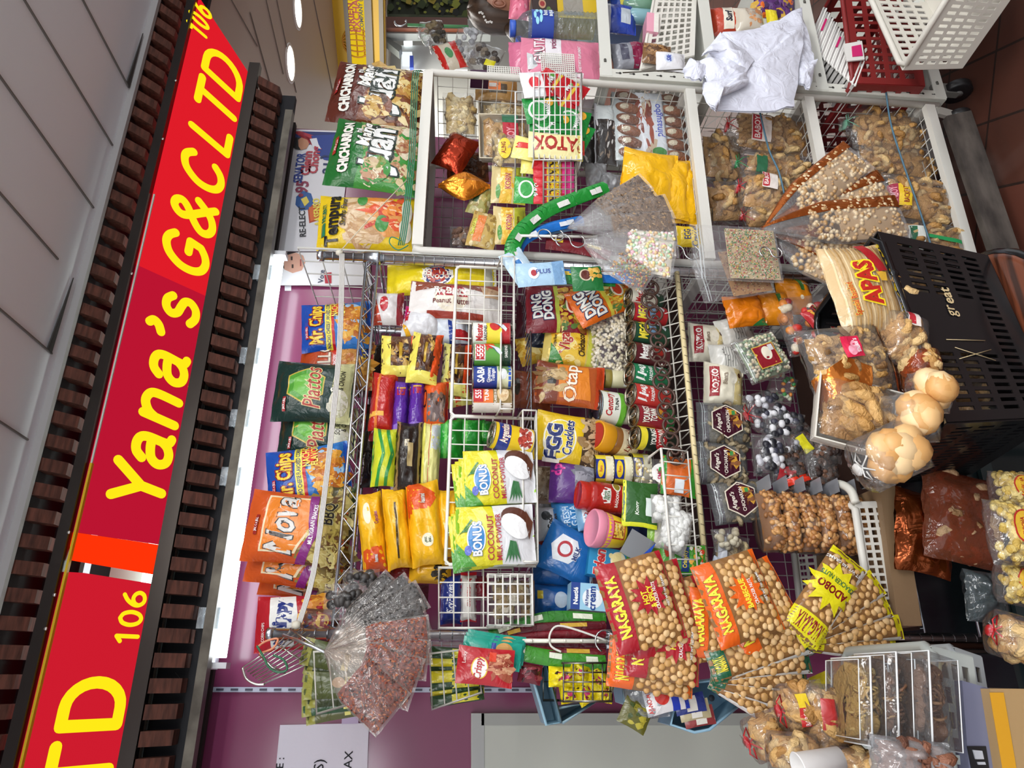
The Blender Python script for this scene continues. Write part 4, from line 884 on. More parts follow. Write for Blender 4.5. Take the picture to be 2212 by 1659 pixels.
cbag('snack_pouch', 'clear bag with a yellow and red label hanging among the corn packs', 'snack pack', 1098, 325, 70, 70, 1.585, 'crackle', 14, 0, .03, cols=PALE, cname='puffed_snacks', R_=.009, r=.008, tied=False, lab=[('e', -.1, .25, .62, .4, 'f0d23a')]+T('ALING', -.1, .32, .26, '8c2a22', sx=.8, bold=.04))
def corn(lab, x, y, w, h, Y, roll, word='VIGAN', sd=1):
    it = [('r', -1, -.2, 1, .5, 'e8b83a'), ('sc', -.9, -.2, .9, .5, 30, .16, ['f3cf5a', 'e0a42a', 'f7dd84'], sd), ('r', -1, -1, 1, -.3, 'b7b83a'), ('e', -.5, .6, .35, .14, '4f8f3a')]
    it += T(word, 0, .05, .34, 'b3382a', 'f3e6c4', sx=.85, bold=.03)+T('Chichacorn', .0, -.5, .2, '5a3a1c', sx=.7)
    return bag('corn_snack_pouch', lab, 'snack pack', x, y, w, h, Y, 'd9c690', it, roll, .035)
corn('corn snack pouch with printed kernels, upper of the pair by the left post', 1098, 400, 82, 74, 1.60, 3, 'KORN', 2)
corn('corn snack pouch with printed kernels, lower of the pair by the left post', 1100, 488, 84, 70, 1.60, 2, 'KORN', 3)
o = bag('corn_snack_pouch', 'small green labelled nut pouch left of the corn packs', 'snack pack', 1040, 432, 70, 46, 1.62, 'a09a5a', [('sc', -.9, -.9, .9, .9, 40, .25, ['c9b684', '8f7a3c', 'b5a25a', 'd8cba0'], 2), ('r', -.4, .2, .6, .7, '2f4a2c')], 20, .03)
o = bag('corn_snack_pouch', 'orange labelled corn nut pouch marked in green near the left post', 'snack pack', 1045, 498, 78, 62, 1.60, 'c4a55c', [('sc', -.9, -.9, .9, .9, 40, .2, ['c9b684', 'b59a5a', 'e0cf9c', '9b7c40'], 4), ('r', -.8, .0, .7, .6, 'd97a32')]+T('CHACORN', 0, .72, .24, 'e4e25a', '2f5a2c', sx=.8, bold=.05), 14, .03)
cbag('snack_pouch', 'small dim brown bag lowest at the left post of the white rack', 'snack pack', 1000, 512, 46, 56, 1.66, 'crackle', 10, 0, .03, cols=['8a6a50/r', '6f5040/r'], R_=.01, r=.008, tied=False)
cbag('snack_pouch', 'dim amber bag of shredded snacks behind the gold pouch', 'snack pack', 1010, 360, 66, 90, 1.74, 'crackle', 14, 0, .03, cols=['8a5a34/r', '6f4528/r'], R_=.01, r=.008, tied=False, film='c98a50/t.1')
# lower half of the upper tier
def turon(lab, x, y, w, h, Y, sd):
    return bag('pastry_pack', lab, 'snack pack', x, y, w, h, Y, 'b9bcc0', [('r', -1, -.9, 1, .9, '3a3634'), ('sc', -.9, -.85, .9, .85, 26, .2, ['8a7a6a', 'c9c8c4', '5a4a40', 'e4e6e8'], sd), ('r', .4, -.9, 1, .9, 'd4dcdc')], 2, .03)
turon('silver and black pastry pack standing first beside the hanging basket', 1300-38, 285, 150, 54, 1.68, 5)
turon('silver and black pastry pack standing beside the banana chip tray', 1308, 290, 132, 48, 1.64, 6)
c, W, H, rl = place(1408, 274, 145, 162, 1.63, 0)
e = empty('banana_snack_tray', c, 'tray pack of sugared brown banana pieces in two rows with a printed band', 'snack pack')
mb = MB(); mb.box((0, .012, 0), (W, .02, H), 'cfdadb/s'); mb.build('tray', e)
mb = MB()
for col in (-1, 0, 1):
    for r_ in range(6):
        if col == 0: continue
        zz = 0; c2 = (-W/2+W*(r_+.5)/6, -.002, col*H*.30)
        mb.ball(c2, 1, ['8a5230/r', '7a4526/r'][r_ % 2], (W/14, .012, H*.17), False, Matrix.Rotation(.25, 3, 'Y')); mb.ball((c2[0], -.009, c2[2]+H*.04), 1, 'd9cdb4/r', (W/22, .006, H*.08), True)
q = mb.build('banana_pieces', e)
mb = MB(); f = pillow(W*1.01, H*.36, .03, 3, 6, .02, 0, .03)
its = [('r', -1, -1, 1, 1, 'dfe4ea'), ('sc', -.9, .0, .9, .9, 14, .5, ['9c4a34', 'c9b49a', '7a3424'], 7)]+T('pinasugbo', .1, -.45, .55, '4a5ac0', sx=.95, bold=.02)+[('e', -.8, -.3, .12, .5, '3f8a3a')]
shell(mb, f, 'dfe4ea', 8, 6); art(mb, f, W, H*.36, its); mb.build('printed_band', e)
mb = MB(); shell(mb, pillow(W*1.03, H*1.03, .05, 5, 5, .03, 0, .04), 'ffffff/t.03', 12, 12); mb.build('film', e)
for i, (x, y, w, h, r_, t_) in enumerate([(1402, 385, 118, 120, 4, 'right hand'), (1440, 405, 130, 100, 2, 'middle'), (1480, 420, 130, 60, 1, 'lowest')]):
    bag('biscuit_pack', 'glossy plain yellow biscuit pack, %s of three in the white rack' % t_, 'biscuit pack', x, y, w, h, 1.60+.012*i-.02, 'f0b71a/b', [('r', -.95, .2, -.6, .8, 'd8782a')] if i == 0 else [], r_+4, .05, group='plain yellow biscuit packs', wr=.16)
bag('biscuit_pack', 'yellow pack marked with blue letters under the fan of clear bags', 'biscuit pack', 1490, 512, 46, 56, 1.59, 'e8c422', T('EGG\nCracklets', 0, 0, .5, '26346e', sx=.7), 0, .03)
cbag('foil_candy_bag', 'crumpled silver clear wrapper right of the yellow packs, upper one', 'snack pack', 1288, 378, 50, 46, 1.62, None, 0, 0, .03, film='d0d2d4/t.35', tied=False, wr=.3)
cbag('foil_candy_bag', 'crumpled silver clear wrapper right of the yellow packs, lower one', 'snack pack', 1322, 396, 40, 50, 1.60, None, 0, 10, .03, film='c4c6c9/t.3', tied=False, wr=.3)
# hanging wire sachet baskets on the white rack
def hbasket(lab, x0, x1, y0, y1, Y, n, nz, dy=.07, lean=0, c='ececea/s'):
    a, b, c_, d_ = P(x1, y1, Y), P(x1, y0, Y), P(x0, y0, Y), P(x0, y1, Y); bk = V((0, dy, 0)); g = empty('hanging_wire_basket', lerp(a, b, .5), lab, 'wire basket')
    mb = MB(); wirepanel(mb, a, b, lerp(b, c_, .75), lerp(a, d_, .75), n, nz, .0016, c, .0026); wirepanel(mb, a, b, b+bk, a+bk, n, 3, .0014, c)
    wirepanel(mb, a+bk, b+bk, c_+bk, d_+bk, n//2, nz, .0014, c, .0026)
    for p, q in ((a, d_), (b, c_)): mb.wire([lerp(p, q, .75), lerp(p, q, .75)+bk], .002, c, 6); mb.wire([lerp(p, q, .35), lerp(p, q, .35)+bk], .0014, c, 6)
    part(mb, 'wire_mesh', g); return g
hbasket('white wire basket hanging on the white rack, full of sachets', 1118, 1256, 158, 345, 1.49, 6, 9)
hbasket('smaller steel wire basket of red and pink sachets next to the cream packs', 1150, 1245, 348, 440, 1.50, 6, 6, .05, c='9b988f/s')
def sachet(lab, x, y, w, h, Y, base, it=(), roll=0, d=.014, name='sachet', cat='sachet', group=None, **k): return bag(name, lab, cat, x, y, w, h, Y, base, it, roll, d, group=group, nu=8, nv=10, seal=.1, **k)
sachet('white and red gelatin sachet sticking up from the hanging basket', 1158, 182, 56, 62, 1.50, 'e6e7ea', [('r', -1, -1, 1, -.5, 'c6202c'), ('e', 0, .1, .6, .5, 'f3dfe0'), ('e', 0, .1, .48, .4, 'c91f2e'), ('r', -.35, -.05, .35, .3, 'e0404a')], -8)
for i, (x, y) in enumerate(((1196, 178), (1232, 196), (1216, 214))):
    sachet('red seasoning sachet with yellow print in the hanging basket, %s' % ('nearest the post', 'lower outer one', 'behind the other two')[i], x, y, 46, 66, 1.525+.006*i, 'c3202a', [('r', -1, -.3, 1, -.1, 'e8c83a'), ('e', .3, .3, .3, .3, '4f8f2f')]+T('MR', 0, .2, .3, 'ffffff', '3a1010'), 30, group='red sachets in the hanging basket')
for i, (x, y) in enumerate(((1170, 238), (1180, 258), (1200, 272), (1235, 262), (1240, 290))):
    sachet('green juice powder sachet, %s' % ('topmost in the hanging basket', 'with the white circle in front', 'behind the yellow pack', 'deepest in the basket', 'lowest beside the yellow pack')[i], x, y, 56, 74, 1.51+.008*i, '1f8a3c', [('e', -.1, .2, .8, .6, 'e9f4ea'), ('e', -.1, .2, .65, .48, '2f9a48'), ('e', .5, -.5, .35, .25, 'f0b53a')]+T('MANGO', 0, -.3, .26, 'ffffff', '145a24', rot=0, sx=.8), 8*i-8, group='green juice sachets in the hanging basket')
o = sachet('cream candy pack with big red letters standing in the hanging basket', 1200, 316, 56, 118, 1.495, 'efe5a8', [('r', -1, -1, .9, -.82, 'd8c85a')]+T('PATOK', .0, -.1, .62, 'a82a22', rot=-90, sx=.85, bold=.05), 3, .03)
sachet('folded pale yellow candy pack behind the red lettered one', 1140, 322, 50, 64, 1.52, 'f2e88a', [('r', -.2, -.9, .3, .9, 'd3352c')], 12, .02)
sachet('pale yellow folded wrapper under the cream pack', 1150, 362, 30, 50, 1.53, 'e9df78', (), 6)
for i in range(5):
    sachet('narrow red, yellow and pink coffee sachet, %s in the small basket' % ('first', 'second', 'third', 'fourth', 'fifth')[i], 1196, 356+i*19, 20, 88, 1.515, 'c81f2e', [('r', -1, -.35, 1, .35, 'f1cf2e'), ('r', -1, -1, 1, -.4, 'dd3f8c')]+T('X', 0, 0, .5, '2a1a14'), 0, .012, group='coffee sachets in the small basket')
sachet('green juice sachet standing beside the small basket', 1142, 412, 58, 62, 1.52, '2f9a3c', [('e', 0, .2, .7, .55, 'eef5ea'), ('e', 0, .2, .56, .42, '38a048')]+T('BUKO', 0, -.5, .3, 'ffffff', '145a24'), 4)
# looped sachet strips over the rack corner
def band(lab, pts, Y, wd, base, stripe=None, name='sachet_strip'):
    q = [P(x, y, Yy) for x, y, Yy in pts]; q = [V(p) for p in crom([tuple(p) for p in q], 6)]; mb = MB(); n = len(q)
    for k in range(n-1):
        a, b = q[k], q[k+1]; d = (b-a).normalized(); e = V((0, 1, 0)).cross(d); e = e*wd/2
        off = V((0, -.002*math.sin(k*1.3), 0))
        mb.add([a-e+V((0, .012, 0)), a+off, a+e+V((0, .012, 0)), b-e+V((0, .012, 0)), b+off, b+e+V((0, .012, 0))], [(0, 1, 4, 3), (1, 2, 5, 4)], base, True)
        mb.add([a-e+V((0, .014, 0)), a+V((0, .02, 0)), a+e+V((0, .014, 0)), b-e+V((0, .014, 0)), b+V((0, .02, 0)), b+e+V((0, .014, 0))], [(3, 4, 1, 0), (4, 5, 2, 1)], base, True)
        if stripe and k % 6 in (2, 3): mb.add([a-e*.7+V((0, .004, 0)), a+off-V((0, .0012, 0)), b+off-V((0, .0012, 0)), b-e*.7+V((0, .004, 0))], [(0, 1, 2, 3)], stripe)
    return tag(mb.build(name, rel=True), lab, 'sachet strip')
band('long green sachet strip looping over the corner of the white rack', [(1312, 398, 1.5), (1250, 420, 1.49), (1180, 450, 1.48), (1130, 490, 1.47), (1108, 530, 1.46), (1120, 570, 1.46)], 0, .04, '1f8a34', 'e9e9e4')
band('second green sachet strip behind the blue one', [(1150, 575, 1.47), (1200, 590, 1.47), (1260, 596, 1.47), (1330, 600, 1.48)], 0, .035, '1f7d33', 'd8b83a')
band('bright blue sachet strip hanging in the loop, outer', [(1260, 470, 1.50), (1180, 488, 1.49), (1125, 520, 1.48), (1130, 565, 1.48), (1230, 588, 1.47), (1365, 596, 1.47)], 0, .03, '1f6fc4', 'e8eef4')
band('pale blue sachet strip hanging in the loop, inner', [(1245, 478, 1.515), (1170, 492, 1.515), (1140, 505, 1.51)], 0, .035, '8fb8dc', '2a5fae')
band('dark red sachet strip behind the white rail', [(1180, 520, 1.52), (1240, 528, 1.52), (1320, 545, 1.52)], 0, .035, '7c1a24', 'd8b83a')
sachet('pale blue milk sachet in front of the corner of the chrome rack', 1168, 592, 52, 104, 1.455, 'a9cbe4', [('r', -1, -1, 1, -.5, '7fa8d0'), ('e', 0, .3, .5, .22, 'f4f6f8'), ('e', 0, .3, .28, .12, 'b03a44')]+T('PLUS', .1, -.1, .2, '4a5a9c', rot=90), -6)
sachet('green cocoa malt sachet with a cup, next to the pale blue one', 1268, 602, 54, 66, 1.46, '1d6b34', [('e', .2, .1, .5, .4, 'c9bfa4'), ('e', .2, .1, .4, .3, '5a2418'), ('sc', -.2, -.8, .9, -.2, 16, .2, ['d8a84a', 'e8c46a'], 3)], -4)
sachet('large pale blue milk sachet strip end at the loop', 1120, 575, 76, 50, 1.465, 'bcd4e4', [('e', 0, 0, .5, .4, 'e8f0f6'), ('r', -.3, -.3, .3, .2, '3f7fc4')], -30)
# ---- fans of clear bags on hooks
def fan(name, lab, cat, piv, tip, wpx, Y, content, film='ffffff/t.10', n=60, cols=(), cr=.0035, group=None, frac=.62, d=.02, cname='contents', extra=None):
    """bag hanging from pivot pixel to tip pixel; narrow at the pivot"""
    px_, py_ = piv; tx_, ty_ = tip; du, dv = -(ty_-py_), tx_-px_; L_ = math.hypot(du, dv); roll = math.degrees(math.atan2(-du, dv))
    cx, cy = (px_+tx_)/2, (py_+ty_)/2; c, W, H, rl = place(cx, cy, wpx, L_, Y, roll)
    _seed[0] += 1; sd = _seed[0]; f0 = pillow(W, H, d, sd*.41, 3, .02, 0, .10)
    def f(s, t, off=0, side=-1):
        p = f0(s, t, off, side); k = max(0, (t-.05)/.95); p.x *= 1-.9*k**1.2; p.y -= .004*math.sin(s*7+sd)*k*(1 if side < 0 else -1)*.5; return p
    mb = MB(); shell(mb, f, film, 14, 20); o = mb.build(name, loc=c); o.rotation_euler = (0, rl, 0); tag(o, lab, cat, group)
    cb = MB(); rd = random.Random(sd)
    if content == 'balls':
        if cr > .004:
            g2 = lambda s, t, off=0, side=-1: f(s*.9, -.94+(t+1)*.47*min(1, frac*1.5), -.003, side); shell(cb, g2, cols[0], 10, 12)
        for i in range(n):
            s, t = rd.uniform(-.86, .86), rd.uniform(-.93, -.93+2*frac*.8); p = f(s, t, -.004); cb.ball(p, cr*rd.uniform(.8, 1.15), cols[i % len(cols)])
    else:
        g = lambda s, t, off=0, side=-1: f(s*.93, -.94+(t+1)*frac*.93, -.0015, side)*1.0
        base = cols[0]; shell(cb, lambda s, t, off=0, side=-1: V((g(s, t, 0, side).x, g(s, t, 0, side).y*.75, g(s, t, 0, side).z)), base, 12, 14)
        for i in range(n):
            s, t = rd.uniform(-.9, .9), rd.uniform(-.93, -.95+1.8*frac); p = f(s, t, -.0008); a = rd.uniform(0, 3); l = cr
            cb.add([p+V((l*math.cos(a), 0, l*math.sin(a))), p+V((-l*.4*math.sin(a), -.001, l*.4*math.cos(a))), p-V((l*math.cos(a), 0, l*math.sin(a))), p-V((-l*.4*math.sin(a), .001, l*.4*math.cos(a)))], [(0, 1, 2, 3)], cols[i % len(cols)])
    q = cb.build(cname, o); q['kind'] = 'stuff'
    if extra: extra(o, f, W, H)
    return o
def hook(lab, x, y, Y, r=.02):
    mb = MB(); c = P(x, y, Y); pts = [c+V((r*math.sin(a), 0, r*math.cos(a)+r)) for a in [k*PI/8 for k in range(-3, 8)]]+[c+V((-r*math.sin(a), 0, r*math.cos(a)-r)) for a in [k*PI/8 for k in range(1, 12)]]
    mb.wire(pts, .0018, 'd0d2d4/x', 6); return tag(mb.build('metal_hook', rel=True), lab, 'hook')
hook('steel S-hook carrying the fan of brown flake bags', 1232, 520, 1.46, .018)
hook('second steel S-hook beside the white rail over the sachet strips', 1190, 508, 1.465, .016)
hook('steel S-hook holding the sprinkle bags under the yellow pack', 1478, 545, 1.46, .02)
mb = MB(); mb.wire([P(1118, 509, 1.47), P(1290, 512, 1.47)], .0035, 'e4e2da/s', 8); mb.wire([P(1118, 509, 1.47), P(1118, 509, 1.56)], .0035, 'e4e2da/s', 8); tag(mb.build('hanging_rail', rel=True), 'short white rail sticking out of the rack corner for hooks', 'rail')
FL = ['7c5f42/r', '5f4630/r', '9a7a54/r', '4a3626/r', 'b08f64/r']
for i, (tip, w_) in enumerate([((1392, 382), 46), ((1412, 408), 48), ((1446, 436), 58), ((1458, 474), 56)]):
    fan('flake_bag', 'clear bag of brown fish flakes in the fan, %s from the right' % ('first', 'second', 'third', 'fourth')[i], 'clear bag', (1236, 500), tip, w_, 1.45-.006*i, 'flakes', n=90, cols=FL, cr=.006, group='brown flake bags in a fan')
PAST = ['f0e9d8/s', 'e8b8c4/s', 'f2e2a0/s', 'b8d8b4/s', 'f5f2ea/s', 'e9c49a/s', 'f4eee2/s']
for i, (tip, w_) in enumerate([((1464, 522), 60), ((1458, 560), 84), ((1400, 612), 60)]):
    fan('sago_bag', 'clear bag of pastel tapioca balls in the fan, %s' % ('upper', 'broad middle one', 'lower with fine grains')[i], 'clear bag', (1262, 524), tip, w_, 1.43-.006*i, 'balls', n=(110, 190, 170)[i], cols=PAST if i < 2 else ['d8a04a/s', 'b8483a/s', '8a9a4a/s', 'e0c08a/s'], cr=(.0048, .0054, .0024)[i], group='tapioca ball bags in a fan')
def zipbag(name, lab, cat, x, y, w, h, Y, n, cols, cr, roll=0, frac=.7, cx=0, film='ffffff/t.06', d=.02, cn='contents', lab_items=None, shape='balls', group=None):
    _seed[0] += 1; sd = _seed[0]; c, W, H, rl = place(x, y, w, h, Y, roll); f = pillow(W, H, d, sd*.3, 5, .03, .0, .05); mb = MB(); shell(mb, f, film, 12, 14)
    art(mb, f, W, H, [('r', -.97, .84, .97, .87, 'e8eef0/t.5'), ('r', -.97, .78, .97, .80, 'e8eef0/t.5')])
    o = mb.build(name, loc=c); o.rotation_euler = (0, rl, 0); tag(o, lab, cat, group); cb = MB(); rd = random.Random(sd)
    for i in range(n):
        s, t = cx+rd.uniform(-.88, .88)*(1-abs(cx)), rd.uniform(-.92, -.92+1.8*frac); p = f(s, t, -.003)
        if shape == 'nuts': cb.ball(p+V((0, .002, 0)), cr, cols[i % len(cols)], (1, .8, 1.35), True, Matrix.Rotation(rd.uniform(0, 3), 3, 'Y'))
        elif shape == 'curl': cb.curl(p+V((0, .004, 0)), cr*1.6, cr, cols[i % len(cols)], Matrix.Rotation(rd.uniform(0, 6), 3, 'Y') @ Matrix.Rotation(rd.uniform(0, 6), 3, 'X'), 0, rd.uniform(2, 5), 5, 5)
        else: cb.ball(p, cr*rd.uniform(.8, 1.2), cols[i % len(cols)])
    bk = lambda s, t, off=0, side=-1: V((s*W/2*.9*(1-abs(cx)*.8)+cx*W/2*.9, side*-.001+d*.1*side, (-.95+(t+1)*.93*frac)*H/2))
    shell(cb, bk, cols[0], 3, 3)
    q = cb.build(cn, o); q['kind'] = 'stuff'
    if lab_items: child_art(o, f, W, H, 'paper_label', lab_items, .007)
    return o
SPR = ['cdb890/s', 'c8443a/s', 'd9b84a/s', '5a9a5a/s', 'e8d8b0/s', 'd88a8a/s', 'f0e8d0/s', '3f7f4a/s']
zipbag('sprinkle_bag', 'clear zip bag of rainbow sprinkles hanging in front of the white rack', 'clear bag', 1590, 547, 118, 185, 1.44, 1000, SPR, .0017, -2, .62, d=.014, cn='sprinkles')
zipbag('sprinkle_bag', 'second bag of fine sprinkles hanging just behind the first', 'clear bag', 1580, 590, 110, 150, 1.47, 260, ['b98a5a/s', '8a5a3a/s', 'd8b88a/s', 'a84a3a/s'], .0017, -14, .6, d=.012, cn='sprinkles')
# ---- pork crackling bags in the lower tiers
LBR = [('r', -.9, .1, .5, .6, 'e9dfd8'), ('r', -.85, .32, .45, .58, 'b8303a')]+T('BABOY', -.2, .44, .13, 'f6e6e2', sx=.9)+T('CHICHARON', -.2, .22, .09, 'a83a3a', sx=.8)
def crk(lab, x, y, w, h, Y, n=30, roll=0, tie=None, stk=None, d=.075, tied=True, cols=TAN, neck=.14, **k): return cbag('crackling_bag', lab, 'crackling bag', x, y, w, h, Y, 'crackle', n, roll, d, tie=tie, lab=stk, cols=cols, tied=tied, neck=neck, **k)
crk('clear crackling bag with red ribbon and red label, right end of the third tier', 1655, 288, 92, 196, 1.63, 44, 5, 'b81f26/s', [('r', -.75, .0, .35, .42, 'e9dfd8'), ('r', -.7, .2, .3, .40, 'b8303a')]+T('BABOY', -.2, .3, .12, 'f6e6e2'))
crk('slim crackling bag pushed into the upper back corner of the third tier', 1560, 340, 110, 92, 1.72, 26, 0, None, None, tied=False)
crk('crackling bag with green tie below the ribboned one', 1668, 366, 62, 176, 1.60, 34, 4, '2f9a5a/s', [('r', -.9, .25, .2, .5, '2f6b4a')])
crk('crackling bag with red bow and small label beneath the white shelf bar', 1646, 420, 84, 120, 1.57, 26, 10, 'c3202a/s', [('r', -.1, -.35, .9, .2, 'e9dfd8'), ('r', -.05, -.05, .85, .18, 'b8303a')]+T('BABOY', .4, .07, .14, 'f6e6e2'), neck=.12)
crk('crackling bag lying at the left of the third tier', 1572, 440, 92, 96, 1.66, 26, -8, None, None, tied=False)
crk('small crackling bag with knotted top near the left post', 1640, 472, 50, 84, 1.6, 12, 0, 'c3202a/s', None)
crk('big crackling bag at the right end of the bottom tier', 1905, 282, 96, 180, 1.62, 44, 3, '7ab89a/s', None)
crk('crackling bag second from the right in the bottom tier', 1930, 352, 84, 170, 1.64, 38, 3, None, None, tied=False)
crk('crackling bag with yellow and dark red label in the bottom tier', 1990, 436, 98, 160, 1.58, 40, 4, None, None, tied=False, stk=None) if False else cbag('crackling_bag', 'crackling bag with yellow and dark red label in the bottom tier', 'crackling bag', 1988, 436, 98, 160, 1.58, 'crackle', 40, 4, .075, tied=False, lab=[('r', -.6, .45, .3, .95, 'e8c22e'), ('r', -.6, .75, .3, .95, '9c2440')]+T('BACKFAT', -.15, .58, .12, '8c2a22', sx=.7)+T('BABOY', -.15, .85, .14, 'f0a0b0', sx=.8))
cbag('crackling_bag', 'crackling bag with green strip and pale label behind the black basket', 'crackling bag', 2010, 522, 76, 160, 1.57, 'crackle', 30, 4, .07, tied=False, lab=[('r', -.9, .35, .3, .75, 'dfe2dc'), ('r', -.85, .55, .25, .72, '2f6b4a'), ('r', -.3, -.6, -.1, .3, '2f9a5a')])
crk('crackling bag lying lowest at the left of the bottom tier', 2040, 560, 60, 120, 1.66, 20, 0, None, None, tied=False)
for lab, pts in [('blue grey elastic cord across the crackling bags of the third tier', [(1640, 236), (1660, 320), (1682, 370), (1694, 418)]), ('blue grey elastic cord across the crackling bags of the bottom tier', [(1914, 200), (1925, 270), (1950, 350), (1985, 450), (2016, 545)])]:
    mb = MB(); mb.wire(crom([tuple(P(x, y, 1.525)) for x, y in pts], 5), .0026, '4a6f84/s', 6); tag(mb.build('elastic_cord', rel=True), lab, 'cord')
# copper foil peanut bags fanned out from one hook
hook('steel hook in front of the black basket carrying the copper foil bags', 1665, 545, 1.42, .014)
def foilfan(lab, tip, w_, Y, half):
    def ex(o, f, W, H):
        mb = MB(); g = lambda s, t, off=0, side=-1: (lambda p: V((p.x, p.y, p.z)))(f((s*.5+.5)*half if half > 0 else (s*.5-.5)*-half, t, .001, side))
        nu, nv = 8, 20; vs = []; 
        for side in (-1, 1):
            for j in range(nv+1):
                for i in range(nu+1):
                    s = (i/nu)*abs(half)*2-1 if half < 0 else 1-(i/nu)*abs(half)*2; vs.append(f(s, -1+2*j/nv, .0012, side))
        k = (nu+1)*(nv+1); fs = [(q*k+j*(nu+1)+i, q*k+j*(nu+1)+i+1, q*k+(j+1)*(nu+1)+i+1, q*k+(j+1)*(nu+1)+i) for q in (0, 1) for j in range(nv) for i in range(nu)]
        mb.add(vs, fs, 'b5622a/f', True); mb.build('foil_panel', o)['label'] = 'crinkled copper foil panel'
    return fan('foil_peanut_bag', lab, 'foil bag', (1660, 512), tip, w_, Y, 'balls', n=210, cols=['c9a678/s', 'b58f60/s', 'd9c09a/s', 'e0ccaa/s'], cr=.0065, frac=.8, d=.03, extra=ex, cname='cracker_pieces')
foilfan('copper foil and clear bag in the fan, reaching highest to the right', (1848, 322), 92, 1.45, .22)
foilfan('copper foil and clear bag second in the fan', (1905, 378), 70, 1.46, .42)
foilfan('broad copper foil and clear bag in the middle of the fan', (1945, 448), 96, 1.44, .3)
foilfan('copper foil bag in the fan beside the black basket', (1900, 520), 84, 1.47, .6)
foilfan('lowest copper foil bag in the fan, darker amber', (1838, 590), 88, 1.48, .55)
# ================================================================== chrome rack: biscuit level
def pk(name, lab, x, y, w, h, Y, base, it=(), roll=0, d=.045, cat='biscuit pack', **k): return bag(name, lab, cat, x, y, w, h, Y, base, it, roll, d, **k)
pk('biscuit_pack', 'long yellow coconut biscuit pack standing by the right chrome post', 955, 606, 66, 236, 1.60, 'ecd51f', [('e', 0, .08, .72, .28, 'ffffff'), ('e', 0, .08, .64, .25, '27346e'), ('e', 0, .08, .5, .2, 'b03a2a')]+T('BUTTER', .2, .08, .11, 'f6efe0', rot=-90, bold=.05)+T('COCONUT', -.12, .08, .10, 'f6efe0', rot=-90, sx=.8, bold=.05)+[('r', -1, -1, 1, -.78, 'dfdcc8'), ('r', .4, -.3, .7, -.05, 'c9a21f')], 0, .06, wr=.12)
pk('biscuit_pack', 'large white and brown peanut butter biscuit pack under the yellow one', 985, 655, 84, 200, 1.56, 'e3dfdc', [('p', [(.35, 1), (1, 1), (1, -1), (.2, -1), (.6, -.1)], '8c4a38'), ('e', .0, .1, .7, .36, 'e9e0cc'), ('p', [(.0, .44), (.62, .3), (.7, .1), (.62, -.12), (.05, -.25), (.05, .44)], 'a82434'), ('p', [(.1, -.6), (.8, -.5), (.7, -.95), (.2, -.9)], 'c9a684')]+T('ReBisco', .36, .1, .19, 'f6f0ea', rot=90, sx=.9, bold=.05)+T('Peanut Butter', -.22, .08, .12, '6b2a24', rot=90, sx=.85)+[('r', -.95, -.6, -.7, .6, '9c3a2c')], 4, .06, wr=.14)
pk('biscuit_pack', 'small white and red biscuit pack at the top right corner of the second shelf', 838, 668, 72, 68, 1.57, 'dcd8d8', [('p', [(-1, .3), (1, .9), (1, 1), (-1, 1)], 'b5422c'), ('e', .1, .2, .5, .26, 'b5262f')]+T('Rebisco', .1, .2, .18, 'f3e8e0', rot=70, sx=.9)+[('r', -1, -1, 1, -.6, '8c2a34')], 2, .05, wr=.15)
pk('biscuit_pack', 'white biscuit pack with magenta corner next to the small one', 912, 700, 70, 82, 1.57, 'd9dade', [('p', [(.1, 1), (1, 1), (1, .2)], 'b0286a'), ('r', -.1, .72, .8, .9, 'b5262f'), ('p', [(-1, .7), (-.3, 1), (-.1, 1), (-1, .4)], 'e8b02e')], 8, .05, wr=.16)
pk('biscuit_pack', 'white and navy wafer pack behind the wire ledge frame', 968, 706, 78, 84, 1.58, 'cfd6e0', [('r', -1, -.2, 1, .0, '1f3a8c'), ('p', [(.2, 1), (1, 1), (1, .5)], 'd87a2a'), ('r', -.9, -1, -.4, -.2, 'b5262f')], -4, .05, wr=.18)
pk('biscuit_pack', 'second white wafer pack with a navy end, deeper behind the ledge', 1000, 700, 60, 96, 1.62, 'd3d9e4', [('r', -1, .4, 1, 1, '1f2f7c')], -2, .05, wr=.18)
CHO = ['4a2a1c', '6b4228', '8a6030', 'c09a4a', '2f1c14']
def choc(lab, x, y, w, h, Y, roll, sd, top='e9dc62', low='e0521c'):
    return pk('chocolate_biscuit_pack', lab, x, y, w, h, Y, '5a3a26', [('sc', -.8, -.6, .8, .5, 26, .3, CHO, sd), ('r', -1, .48, 1, 1, top), ('r', -1, -1, 1, -.55, low), ('r', -1, -1, -.62, 1, top), ('r', -.3, -.1, .5, .05, 'c8a23a')], roll, .05, wr=.16)
choc('clear chocolate biscuit pack with yellow top and orange foot, the left leaning one', 866, 770, 92, 84, 1.56, 0, 3)
choc('clear chocolate biscuit pack with yellow top beside the leaning one', 918, 775, 112, 66, 1.53, 8, 4)
choc('chocolate biscuit pack with orange stripes seen through the grid ledge', 985, 800, 116, 60, 1.57, 4, 5, 'e9e07a', 'd8481c')
pk('biscuit_pack', 'orange and yellow striped wrapper behind the fish cans', 985, 850, 60, 60, 1.6, 'e8dc7a', [('r', -1, -.2, 1, .2, 'd8481c'), ('r', -.1, -1, .3, 1, 'c83a20')], -12, .04, wr=.2)
pk('biscuit_roll_pack', 'red foil biscuit roll standing left of the chocolate packs', 828, 868, 128, 54, 1.56, 'b3241f/b', [('r', -1, .3, 1, .5, 'd8742a'), ('r', -.6, -.2, -.45, 1, 'e8b04a')], 4, .055, cat='biscuit pack')
pk('biscuit_roll_pack', 'dark red biscuit roll lying deeper behind the red one', 845, 900, 120, 70, 1.64, '7c1a1f/b', (), 12, .05)
